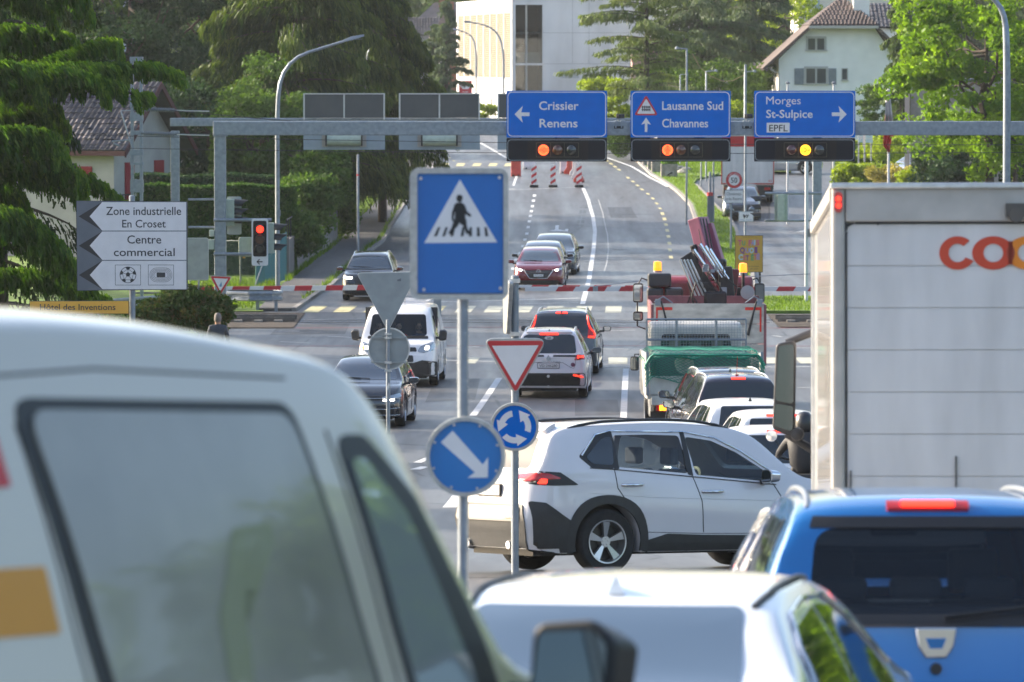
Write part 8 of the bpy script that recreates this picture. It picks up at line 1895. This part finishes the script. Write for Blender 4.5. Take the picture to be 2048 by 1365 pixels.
h = bthing('tall off-white block behind the white gabled house', 1690, 420, 0, 'building', 'building'); Z = lambda py: PZ(py,420)-zg(420); X = lambda px: PX(px,420)-PX(1690,420)
bx('wall', h, mat('offwhite_render',(.60,.56,.50),.8,noise=.04), X(1596),X(1800),0,12,-1,Z(-60)); bx('stair_window', h, mat('pale_blue_glass',(.30,.38,.46),.2), X(1629),X(1638),-.05,.02,Z(22),Z(-40)); bx('red_panel', h, mat('rust_red_panel',(.18,.04,.04),.5), X(1629),X(1638),-.052,.02,Z(42),Z(22.3)); bx('joint', h, GREY, X(1624),X(1625.5),-.03,.02,Z(60),Z(-50))
h = bthing('low house with grey dappled tiles glimpsed between the cedars', 1430, 352, 0); Z = lambda py: PZ(py,352)-zg(352); X = lambda px: PX(px,352)-PX(1430,352)
bx('wall', h, PLASTER, X(1315),X(1556),.6,8,-1,Z(166)); b = MB(); b.add([(X(1300),0,Z(168)),(X(1560),0,Z(168)),(X(1550),4,Z(128)),(X(1330),4,Z(128))],[(0,1,2,3)]); b.build('roof', TILED, h); tile_roof(h,(X(1305),-.02,Z(168)+.02),(X(1558)-X(1305),0,0),(0,3.9,Z(128)-Z(168)),38,10,.05,TILED,seed=5,m2=mat('pale_worn_tile2',(.30,.29,.28),.6))
h = bthing('reddish low roofline behind the right cedar', 1330, 380, 0); Z = lambda py: PZ(py,380)-zg(380); bx('wall', h, mat('rosy_wall',(.34,.20,.18),.8), -2.2,1.5,0,4,-1,Z(78)); bx('roof', h, TILEB, -2.5,1.8,-.3,4,Z(78)+.002,Z(74))
h = bthing('white block of flats glimpsed above the left cedar', 140, 330, 0, 'building', 'building'); Z = lambda py: PZ(py,330)-zg(330); bx('wall', h, mat('bluish_white_render',(.42,.46,.52),.8), -3.5,3.2,0,10,-1,Z(-60)); 
for k in range(3): window(h, -1.6+k*1.6, Z(60), .7, 1.0, 0)
h = bthing('grey rendered building corner half hidden by the maple', 1850, 270, -12, 'building', 'building'); Z = lambda py: PZ(py,270)-zg(270); bx('wall', h, mat('warm_grey_render',(.26,.235,.21),.85,noise=.15), -.75,3.5,.3,5,0,Z(162)); bx('roof', h, GREY, -.8,3.6,.2,5,Z(162)+.002,Z(158)); bx('corner_post', h, mat('pink_beige_post',(.45,.36,.32),.8), -.98,-.78,.0,.3,0,Z(188))
# ---------------------------------------------------------------- wall and fences on the left
wl = thing('garden_wall', 'grey concrete wall panels topped by a dark railing along the left pavement', 'wall', (0,0,0))
CW = mat('wall_panel_concrete',(.17,.155,.145),.85,noise=.25,nscale=3,detail=8,stretch=(1,1,.5)); wy0, wy1 = 209.0, 249.5; n_ = 24
for i in range(n_):
    a, bq = wy0+(wy1-wy0)*i/n_, wy0+(wy1-wy0)*(i+1)/n_-.06; xa, xb = xat(WL,a), xat(WL,bq); z0 = zg(a); z1 = z0+1.5
    b = MB(); b.add([(xa,a,z0),(xb,bq,zg(bq)),(xb-.18,bq,zg(bq)),(xa-.18,a,z0),(xa,a,z1),(xb,bq,z1),(xb-.18,bq,z1),(xa-.18,a,z1)],[(0,3,2,1),(4,5,6,7),(0,1,5,4),(1,2,6,5),(2,3,7,6),(3,0,4,7)]); b.build('wall_panel', CW, wl)
    b = MB(); b.box(xa-.11,xa-.07,a-.02,a+.02,z1,z1+.75); b.build('railing_post', BLACK, wl)
b = MB(); b.tube([(xat(WL,wy0+(wy1-wy0)*i/8)-.09,wy0+(wy1-wy0)*i/8,zg(wy0+(wy1-wy0)*i/8)+2.22) for i in range(9)],.025,5); b.build('railing_top', BLACK, wl)
b = MB(); b.box(xat(WL,209)-.45,xat(WL,209)+.02,208.6,209,0,1.6); b.build('end_pillar', CW, wl)
def mesh_fence(label, p0, p1, h_, m, cell=.12, name='fence'):
    p0, p1 = Vector(p0), Vector(p1); L_ = (p1-p0).length; t = thing(name, label, 'fence', (p0.x,p0.y,zg(p0.y)), math.atan2(p1.y-p0.y,p1.x-p0.x)); b = MB(); n1 = int(L_/cell); n2 = int(h_/cell)
    for i in range(-n2,n1):
        a0, a1 = max(0,i), min(n1,i+n2); b.tube([(a0*cell,0,(a0-i)*cell),(a1*cell,0,(a1-i)*cell)],.006,3,False); b.tube([(a0*cell,.01,h_-(a0-i)*cell),(a1*cell,.01,h_-(a1-i)*cell)],.006,3,False)
    o = b.build('wire_mesh', m, t); o['kind']='stuff'
    k = 0
    while k*2.4 <= L_+.1: b = MB(); b.cyl((k*2.4,0,0),(k*2.4,0,h_+.05),.03,n=8); b.build('fence_post', m, t); k += 1
    b = MB(); b.tube([(0,0,h_),(L_,0,h_)],.015,5); b.build('top_rail', m, t)
TEAL = mat('teal_wire',(.06,.17,.16),.5,.2)
mesh_fence('teal wire-mesh fence between the hedge and the concrete wall', (PX(512,199),199,0), (PX(572,208.6),208.6,0), 1.75, TEAL, .10)
mesh_fence('grey wire-mesh fence in front of the hedge and lawn', (PX(380,201),201,0), (PX(512,199),199,0), 1.75, mat('grey_wire',(.14,.17,.16),.5,.3), .10)
b = MB(); b.tube([(PX(540,198),198,1.7),(PX(505,198),198,.0)],.03,6); tagit(b.build('brace_pole', STEEL), 'slanting brace pole of the wire fence below the traffic light', 'pole')
# ---------------------------------------------------------------- plants
def quads(name, Cn, A, B, tone, m, parent=None):
    V = np.stack([Cn-A-B, Cn+A-B, Cn+A*.7+B, Cn-A*.7+B], 1).reshape(-1,3); return tri_mesh(name, V, tone, m, 4, parent)
def unit(v): return v/np.maximum(np.linalg.norm(v,axis=1,keepdims=True),1e-9)
def rleaves(r, n, size, flat=.3):
    d = unit(r.normal(0,1,(n,3))+np.array([0,0,-flat])); e = unit(np.cross(d, unit(r.normal(0,1,(n,3))))); s = size*r.uniform(.6,1.3,(n,1)); return e*s*.32, d*s*.5
def limb_path(r, a, b, k=5, wob=.15):
    a, b = np.array(a,float), np.array(b,float); P0 = [a+(b-a)*i/k for i in range(k+1)]; L_ = np.linalg.norm(b-a)
    for i in range(1,k): P0[i] = P0[i]+r.normal(0,wob*L_/k,3)
    return [tuple(p) for p in P0]
def broad(label, px, D, cpx, cpy, rx, rz, m, n_cl=60, per=220, leaf=.16, cr=.75, bark=None, group=None, seed=1, cat='tree', name='tree', ry=None, trunk=True, gap=.0, base=None, kindstuff=None, tone_shift=0):
    r = np.random.default_rng(seed); t = thing(name, label, cat, (PX(px,D),D,(zg(D) if base is None else base)), 0, group) if kindstuff is None else None
    o0 = np.array([PX(px,D),D,zg(D) if base is None else base]); c = np.array([PX(cpx,D),D,PZ(cpy,D)])-o0; ry = ry or rx
    # clump centres through the crown volume, more towards its skin
    u = unit(r.normal(0,1,(n_cl,3))); rad = r.uniform(.25,1,(n_cl,1))**.45; Cc = c+u*rad*np.array([rx,ry,rz])*(1+.12*r.normal(0,1,(n_cl,1)))
    crr = cr*r.uniform(.6,1.35,n_cl); tn = r.uniform(0,1,n_cl)
    n = n_cl*per; idx = np.repeat(np.arange(n_cl),per); v = unit(r.normal(0,1,(n,3)))*r.uniform(.25,1,(n,1))**.5*crr[idx][:,None]*np.array([1.15,1.15,.75])
    Cn = Cc[idx]+v; A, B = rleaves(r, n, leaf); tone = np.clip(.55*tn[idx]+.45*r.uniform(0,1,n)+tone_shift,0,1)
    quads('foliage', Cn, A, B, tone, m, t)
    if trunk and t:
        bk = bark or mat('bark_brown',(.06,.045,.035),.9,noise=.3,nscale=8); b = MB(); b.tube(limb_path(r,(0,0,-.1),(c[0]*.6,0,c[2]+rz*.3),6,.1),[.22*rx/3.5*q for q in (1.1,1,.9,.8,.65,.45,.25)],8); b.build('trunk', bk, t, 60)
        for k in range(min(14,n_cl)): 
            z0 = c[2]-rz*.7+rz*1.0*r.uniform(0,1); b = MB(); b.tube(limb_path(r,(c[0]*.5,0,max(.8,z0)),Cc[k],5,.25),[.07,.06,.05,.04,.03,.015],6); b.build('limb', bk, t, 60)
    return t
def shrub(*a, **k): k.setdefault('cat','bush'); k.setdefault('name','bush'); k.setdefault('trunk',False); return broad(*a, **k)
def hang_blades(r, path, n, hang, bl, bw, ysp, tone0=0, wdt=.10):
    """needle sprays along and below a branch; path is an array of points, hang the length of the curtain"""
    path = np.array(path,float); seg = np.linalg.norm(np.diff(path,axis=0),axis=1); cs = np.r_[0,np.cumsum(seg)]; s = r.uniform(0.0,1,n)**.85*cs[-1]
    P0 = np.stack([np.interp(s,cs,path[:,k]) for k in range(3)],1); q = s/cs[-1]; i = np.clip(np.searchsorted(cs,s)-1,0,len(seg)-1); tdir = unit(np.diff(path,axis=0)[i])
    # sprays: blades gather on discrete hanging strands
    ns = max(6,int(cs[-1]/.09)); sid = (s/cs[-1]*ns).astype(int); off = r.normal(0,1,(ns+1,3)); hl = r.uniform(.35,1.0,ns+1)
    taper = np.sin(np.pi*np.clip(.18+.82*q,0,1))**.5*.75+.25; h = hang*hl[sid]*taper*r.beta(1.0,1.25,n)
    side = np.cross(tdir,[0,0,1]); yo = (off[sid,1]*.5+r.normal(0,.5,n))*ysp*(1-.5*q)
    Cn = P0+side*yo[:,None]+np.stack([off[sid,0]*.04+r.normal(0,wdt,n)*.5, r.normal(0,.05,n), -h-np.abs(yo)*.25+r.normal(0,.02,n)],1)
    dirn = unit(np.stack([r.normal(0,.24,n),r.normal(0,.24,n),-np.ones(n)],1)+tdir*(.9*np.exp(-h/ (hang*.25+.03)))[:,None]); wv = unit(np.cross(dirn,unit(r.normal(0,1,(n,3)))))
    sc = r.uniform(.6,1.3,(n,1)); tone = np.clip(tone0+.35*r.uniform(0,1,n)+.25*hl[sid]+.35*np.exp(-h/(hang*.3+.03))+.22*np.clip(q-.55,0,1)*2,0,1)  # tone also paints bough tops and tips as lit, undersides as dark
    return Cn, wv*bw*sc*.5, dirn*bl*sc*.5, tone
def conifer(label, px, D, zt, r0, m, n_br=70, nb=700, hang=1.0, bl=.20, bw=.05, droop=.25, up=.0, zb=1.5, seed=1, bark=None, group=None, top=.15, ysp=.45, tr=.22, pw=1.0, skew=0, tone0=0, base=None, cat='tree', az=None):
    r = np.random.default_rng(seed); base = zg(D) if base is None else base; t = thing('conifer_tree', label, cat, (PX(px,D),D,base), 0, group)
    Cs, As, Bs, Ts = [], [], [], []; bk = bark or mat('bark_dark',(.045,.035,.03),.9,noise=.3,nscale=8)
    bb = MB(); H_ = zt-base
    for k in range(n_br):
        f = (k+.5)/n_br; z = zb+(H_-zb)*f; rr = r0*((1-f)**pw*(1-top)+top)*r.uniform(.7,1.12); a = r.uniform(0,2*math.pi) if az is None else r.uniform(*az)
        rr *= 1+skew*math.cos(a); L_ = rr; pts = []
        for i in range(7):
            q = i/6; pts.append((math.cos(a)*L_*q+r.normal(0,.03)*L_*q*.5, math.sin(a)*L_*q, z+up*L_*q*(1-q)*2 - droop*L_*q*q + (up*.4*L_*max(0,q-.7)))) 
        bb.tube(pts,[.05,.045,.04,.03,.022,.015,.008],5)
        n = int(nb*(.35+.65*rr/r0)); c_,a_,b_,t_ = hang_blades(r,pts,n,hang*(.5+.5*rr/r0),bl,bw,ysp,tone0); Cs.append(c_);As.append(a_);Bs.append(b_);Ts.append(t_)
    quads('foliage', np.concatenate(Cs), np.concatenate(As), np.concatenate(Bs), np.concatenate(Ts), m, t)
    b = MB(); b.cyl((0,0,-.1),(0,0,H_*.97),tr,.03,10); b.build('trunk', bk, t, 60); o = bb.build('branches', bk, t, 60); o['kind']='stuff'
    return t
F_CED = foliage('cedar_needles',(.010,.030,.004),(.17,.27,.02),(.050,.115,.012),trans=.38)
F_SPR = foliage('spruce_needles',(.008,.022,.008),(.10,.135,.025),(.024,.05,.013),trans=.32)
F_BLU = foliage('blue_cedar_needles',(.035,.060,.040),(.10,.135,.075),(.06,.09,.055),trans=.25)
F_LAR = foliage('larch_needles',(.05,.080,.035),(.15,.19,.075),(.09,.125,.05),trans=.3)
F_DRK = foliage('dark_leaves',(.010,.030,.018),(.048,.09,.042),trans=.22)
F_MAP = foliage('maple_leaves',(.07,.14,.012),(.20,.30,.025),(.12,.21,.018),trans=.5)
F_LIM = foliage('lime_green_leaves',(.11,.17,.02),(.30,.36,.04),trans=.5)
F_MID = foliage('mid_green_leaves',(.03,.065,.015),(.09,.15,.03),trans=.35)
F_HDG = foliage('hedge_leaves',(.02,.055,.012),(.065,.13,.022),trans=.25)
F_IVY = foliage('ivy_leaves',(.028,.062,.016),(.10,.17,.04),trans=.35)
F_RED = foliage('red_green_leaves',(.04,.075,.02),(.16,.10,.04),(.06,.10,.025),trans=.3)
F_DRY = foliage('dry_grass_leaves',(.16,.15,.05),(.36,.30,.12),trans=.4)
# left cedar: its big boughs placed one by one
DC = 126.0; r = np.random.default_rng(11); tc_ = thing('cedar_tree', 'large drooping cedar with bright green bough tips at the left edge', 'tree', (PX(-60,DC),DC,zg(DC)))
o0 = np.array(tc_.location); bb = MB(); Cs,As,Bs,Ts = [],[],[],[]
boughs = [([(-60,-40),(40,-50),(120,-35),(170,-10),(184,40)],.95,0,9000),([(-60,-20),(20,-25),(80,0),(118,60)],.8,.5,5000),
 ([(-60,130),(60,128),(160,95),(215,78),(240,95),(246,128)],.75,.3,9000),([(-40,150),(60,135),(150,128),(220,132),(250,160)],.7,-.2,8000),([(60,150),(160,135),(250,128),(320,130),(355,148),(369,165)],.55,.0,10000),([(0,170),(110,160),(180,150),(240,170),(282,190),(308,190)],.75,-.6,10000),
 ([(-40,160),(60,150),(140,140),(195,160),(215,200)],.6,-.9,9000),([(-60,135),(20,125),(70,150),(95,200)],.9,-1.1,8000),([(-40,230),(60,215),(95,230),(120,300)],.8,.6,5000),
 ([(-60,265),(20,255),(80,258),(115,285),(120,320)],.85,-1.3,9000),([(-40,285),(60,270),(100,290),(140,320),(168,360),(165,400)],.9,-1.0,10000),([(-60,330),(60,315),(120,330),(155,370),(175,430)],.9,-.3,10000),
 ([(40,350),(130,340),(190,362),(225,385),(250,412)],.5,.2,7000),([(-60,420),(0,410),(50,430),(110,470),(145,520),(160,560)],1.0,-1.2,10000),([(-60,470),(40,450),(120,500),(170,560),(200,600)],1.0,-.4,9000),([(-60,540),(60,540),(140,570),(190,590),(222,605)],.7,.4,8000),
 ([(-60,360),(20,370),(60,420),(75,480)],1.0,.5,7000),([(-60,200),(30,200),(80,190),(110,215),(130,262)],.8,1.0,7000),([(-60,60),(30,50),(90,60),(140,70),(170,110)],1.0,1.3,7000)]
for pix, hang, dy, n in boughs:
    D_ = DC+dy; pts = [np.array(P(a,b_,D_))-o0 for a,b_ in pix]
    # smooth the path
    tt = np.linspace(0,1,len(pts)); pp = [pchip([(tt[i],pts[i][k]) for i in range(len(pts))]) for k in range(3)]; path = [tuple(float(f(x)) for f in pp) for x in np.linspace(0,1,14)]
    bb.tube([(p[0],p[1]+.05,p[2]-.06) for p in path],[.07-.065*i/13 for i in range(14)],6)
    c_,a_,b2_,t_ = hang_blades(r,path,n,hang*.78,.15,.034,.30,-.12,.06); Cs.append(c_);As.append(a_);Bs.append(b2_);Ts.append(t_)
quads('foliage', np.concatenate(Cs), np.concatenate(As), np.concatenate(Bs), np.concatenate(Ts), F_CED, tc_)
bk = mat('bark_dark',(.045,.035,.03),.9,noise=.3,nscale=8); b = MB(); b.cyl((0,0,0),(0,0,12),.35,.1,12); b.build('trunk', bk, tc_, 60); o = bb.build('branches', bk, tc_, 60); o['kind']='stuff'
conifer('dark inner cedar filling the shade behind the bright boughs at far left', 0, 131, 15, 2.7, foliage('shade_needles',(.006,.015,.004),(.02,.04,.008),trans=.15), 44, 400, 1.1, .16, .05, .35, 0, .6, seed=12, pw=.35, top=.5)  # needle colour darkened to stand for the shade inside the crown
# middle left
broad('dark bushy broadleaf tree directly behind the small house', 270, 262, 255, 60, 3.6, 4.6, F_DRK, 90, 260, .16, .8, seed=21, group='dark broadleaf trees at left')
broad('tall dark broadleaf tree between the small house and the spruces', 410, 270, 400, 90, 3.9, 5.2, F_DRK, 110, 260, .16, .85, seed=22, group='dark broadleaf trees at left')
broad('low dark broadleaf tree above the hedge', 420, 245, 430, 270, 3.2, 2.6, F_DRK, 90, 240, .14, .7, seed=23, group='dark broadleaf trees at left')
broad('dark ivy-covered tree left of the tall lamp', 525, 238, 525, 270, 2.0, 3.0, F_IVY, 80, 230, .13, .6, seed=24, group='dark broadleaf trees at left')
conifer('tall weeping spruce with a bare central trunk behind the tall street lamp', 590, 246, 18, 4.6, F_SPR, 100, 900, 1.6, .34, .05, .18, .10, 3.2, seed=31, top=.55, pw=.5, ysp=.55, tr=.28)
conifer('weeping spruce whose long boughs sweep down towards the far road', 765, 262, 13.2, 5.0, F_SPR, 84, 900, 1.3, .32, .05, .32, .18, 1.8, seed=32, top=.05, pw=.95, ysp=.5)
conifer('narrow spruce squeezed between the two weeping ones', 690, 256, 17, 3.2, F_SPR, 66, 650, 1.3, .32, .05, .3, .1, 2.2, seed=33, top=.4, pw=.6)
# right centre conifers
conifer('pale green larch with level boughs in front of the concrete building', 1293, 330, 15, 4.9, F_LAR, 52, 620, .42, .20, .055, .05, .12, 3.0, seed=41, top=.45, pw=.55, ysp=.5, tr=.25, skew=-.05)
conifer('great blue-green cedar behind the post lamps', 1400, 350, 17, 5.2, F_BLU, 70, 800, .5, .22, .07, .12, .12, 3.4, seed=42, top=.5, pw=.6, ysp=.7, tr=.4)
conifer('blue-green cedar nearest the white gabled house', 1505, 362, 16, 4.2, F_BLU, 60, 700, .5, .22, .07, .18, .1, 3.0, seed=43, top=.4, pw=.7, ysp=.7, tr=.3)
broad('dark bush mass under the blue-green cedars', 1420, 340, 1420, 172, 4.6, 1.6, F_MID, 90, 170, .15, .7, seed=44, cat='bush', name='bush', trunk=False)
broad('light green tree top behind the cedar beside the white house', 1570, 400, 1565, 60, 3.4, 4.0, F_LIM, 60, 170, .2, .9, seed=45)
conifer('dark pointed thuja right of the white gabled house', 1805, 300, 13.5, 2.0, foliage('thuja_green',(.03,.06,.022),(.09,.13,.045),trans=.25), 90, 520, .7, .18, .06, .55, .0, .5, seed=46, top=.12, pw=.8, ysp=.4)
conifer('grey-green small conifer beside the louvred wall', 893, 400, 12.2, 2.3, F_BLU, 44, 420, .45, .2, .08, .0, .5, .6, seed=47, top=.1, pw=.8); conifer('grey-green conifer among the brown roofs', 868, 408, 10.6, 1.8, F_BLU, 36, 380, .4, .2, .08, .0, .5, .6, seed=48, top=.15, pw=.8)
# right foreground maple
broad('bright green maple lit from behind at the right edge', 1975, 226, 1968, 130, 3.3, 4.6, F_MAP, 120, 210, .17, .62, seed=51)
broad('second bright maple crown low against the box truck', 2040, 232, 2010, 265, 2.4, 1.6, F_MAP, 40, 200, .16, .55, seed=52)
broad('dark shrub behind the thin street lamp above the box truck', 1960, 245, 1965, 330, 3.0, 1.9, F_DRK, 80, 230, .13, .6, seed=53, cat='bush', name='bush', trunk=False)
for lab, px_, D_, cpx, cpy, rx, rz, m_, nc, sd in (('round golden-green bush right of the amber signal', 1712, 262, 1715, 352, 1.15, .65, F_LIM, 40, 61),('clipped lime hedge-bush behind the round bush', 1775, 292, 1775, 298, 1.3, .75, F_LIM, 34, 62),('bright lime bush at the foot of the maple', 1838, 250, 1838, 366, 1.0, .55, F_LIM, 34, 63),
      ('dark green bush behind the flag', 1742, 305, 1745, 232, 1.5, 1.7, F_MID, 40, 64),('lime bush visible between the Crissier and Lausanne signs', 1238, 335, 1236, 215, .95, 1.6, F_LIM, 44, 65),('low mid-green bush under the gantry between the signs', 1240, 320, 1238, 275, 1.3, .8, F_MID, 40, 66),
      ('yellowish bush showing right of the Lausanne sign', 1485, 330, 1487, 226, .8, .6, F_LIM, 26, 67),('small pale bush left of the far louvred wall foot', 985, 410, 960, 222, 1.2, .5, F_LIM, 24, 68),('low pale bush at the foot of the larch', 1195, 345, 1195, 172, 1.3, .5, F_LIM, 26, 69)):
    shrub(lab, px_, D_, cpx, cpy, rx, rz, m_, nc, 170, .11, .35, seed=sd)
shrub('dry straw-coloured grass clump before the parked silver car', 1790, 258, 1790, 358, 1.4, .5, F_DRY, 30, 200, .10, .3, seed=70)
def hedge(label, x0, x1, D, ytop, zb_, m, n, depth=1.4, seed=1, leaf=.09):
    r = np.random.default_rng(seed); t = thing('hedge', label, 'hedge', (PX((x0+x1)/2,D),D,zb_)); c0 = PX((x0+x1)/2,D); a, b_ = PX(x0,D)-c0, PX(x1,D)-c0; H_ = PZ(ytop,D)-zb_
    k = r.random(n); X_ = r.uniform(a,b_,n); Y_ = r.uniform(-depth/2,depth/2,n); Z_ = r.uniform(0,H_,n); f = k < .55; Y_[f] = -depth/2+np.abs(r.normal(0,.06,f.sum())); g = (k >= .55)&(k < .85); Z_[g] = H_+r.normal(0,.035,g.sum()); g = (k>=.85)&(k<.95); X_[g] = b_-np.abs(r.normal(0,.06,g.sum()))
    Cn = np.stack([X_,Y_,Z_+.05*np.sin(X_*2.1)],1); A, B = rleaves(r,n,leaf,-.9); quads('foliage', Cn, A, B, np.clip(r.uniform(0,1,n)*.7+.15*np.sin(X_*3)+.1,0,1), m, t)
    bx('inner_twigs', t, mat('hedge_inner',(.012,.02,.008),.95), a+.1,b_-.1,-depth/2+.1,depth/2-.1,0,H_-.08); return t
hedge('tall clipped green hedge behind the left gantry columns', 285, 592, 214, 374, 0, F_HDG, 42000, seed=71)
hedge('lower line of dark hedge showing above the clipped hedge', 270, 560, 226, 352, 0, F_DRK, 16000, seed=72)
hedge('sunlit clipped hedge along the far right lawn', 1690, 1815, 312, 283, zg(312), F_LIM, 9000, seed=73)
for k,(px_,D_,y0,y1,wd_) in enumerate(((612,222,350,465,1.0),(640,234,300,420,1.2),(655,244,340,420,.9),(684,250,375,465,.55),(600,214,430,500,.6),(700,262,320,400,1.1),(735,270,325,365,1.0),(770,285,318,345,.8))):
    shrub('%s ivy bush above the concrete wall on the left bank' % ('nearest large','tall central','upper right','lightest hanging','lowest','farther','small far','smallest farthest')[k], px_, D_, px_, (y0+y1)/2, wd_, (y1-y0)/2*D_/FPX, F_IVY if k!=3 else F_MID, 46, 190, .12, .42, seed=80+k, group='ivy bushes above the wall')
for k,(px_,cy,rx,rz) in enumerate(((300,632,.75,.4),(345,622,.6,.45),(385,615,.6,.5),(420,622,.5,.5),(270,640,.6,.3))): shrub('%s red-green bush in the row behind the van roof'%('second','third','fourth and tallest','rightmost','leftmost')[k], px_, 150, px_, cy, rx, rz, F_RED, 26, 150, .09, .28, seed=90+k, group='low red-green bushes')
# far wood closing the view
r = np.random.default_rng(5); n_ = 60000; X_ = r.uniform(-45,75,n_); D_ = 560+30*r.random(n_); top_ = 12+3*np.sin(X_*.35)+2*np.sin(X_*.9+1)+1.2*np.sin(X_*2.3); Z_ = 3+(top_+4)*r.random(n_)**.8; D_ = D_+2*np.sin(X_*1.7)*3
A,B = rleaves(r,n_,.75); o = quads('far_wood', np.stack([X_,D_,Z_],1), A, B, np.clip(.5+.3*np.sin(X_*.8+Z_*.5)+r.normal(0,.2,n_),0,1), F_MID); o['kind']='stuff'
# tree belts beside the street, left (added to shade the road and the small house) and right (seen in the glass of the cars)
def belt(name, spots, m, seed):
    r = np.random.default_rng(seed); Cs,As,Bs,Ts=[],[],[],[]; tb = MB()
    for x, y, hh, rr in spots:
        nc = 42; per = 110; u = unit(r.normal(0,1,(nc,3))); Cc = np.array([x,y,zg(y)+hh*.62])+u*(r.uniform(.2,1,(nc,1))**.5)*np.array([rr,rr,hh*.36]); idx = np.repeat(np.arange(nc),per)
        Cn = Cc[idx]+unit(r.normal(0,1,(nc*per,3)))*r.uniform(.3,1,(nc*per,1))*rr*.30; A,B = rleaves(r,nc*per,.42); Cs.append(Cn);As.append(A);Bs.append(B);Ts.append(np.clip(r.uniform(0,1,nc)[idx]*.6+r.uniform(0,.4,nc*per),0,1)); tb.cyl((x,y,zg(y)-.1),(x,y,zg(y)+hh*.7),.22,.1,8)
    o = quads(name, np.concatenate(Cs),np.concatenate(As),np.concatenate(Bs),np.concatenate(Ts), m); o['kind']='stuff'; o2 = tb.build(name+'_trunks', mat('bark_brown',(.06,.045,.035),.9,noise=.3,nscale=8)); o2['kind']='stuff'
belt('tree_belt', [(-21,92,11,4.2),(-20,108,12,4.5),(-22,124,13,4.6),(-19.5,141,13,4.2),(-21,158,14,4.6),(-20,172,13,4.4),(-23,186,14,4.6),(-24,200,14,5),(-27,240,14,5),(-31,250,15,5),(-26,256,15,5),(-22,268,15,4.6),(-19,75,9,3.5),(-13,58,7,2.6),(-14,36,8,3)], F_MID, 101)
belt('tree_belt', [(17,30,9,4),(20,48,10,4.5),(22,66,10,4.5),(24,88,10,4.5),(26,110,10,4.5),(14,14,8,3.5),(30,140,11,5)], F_MAP, 102)
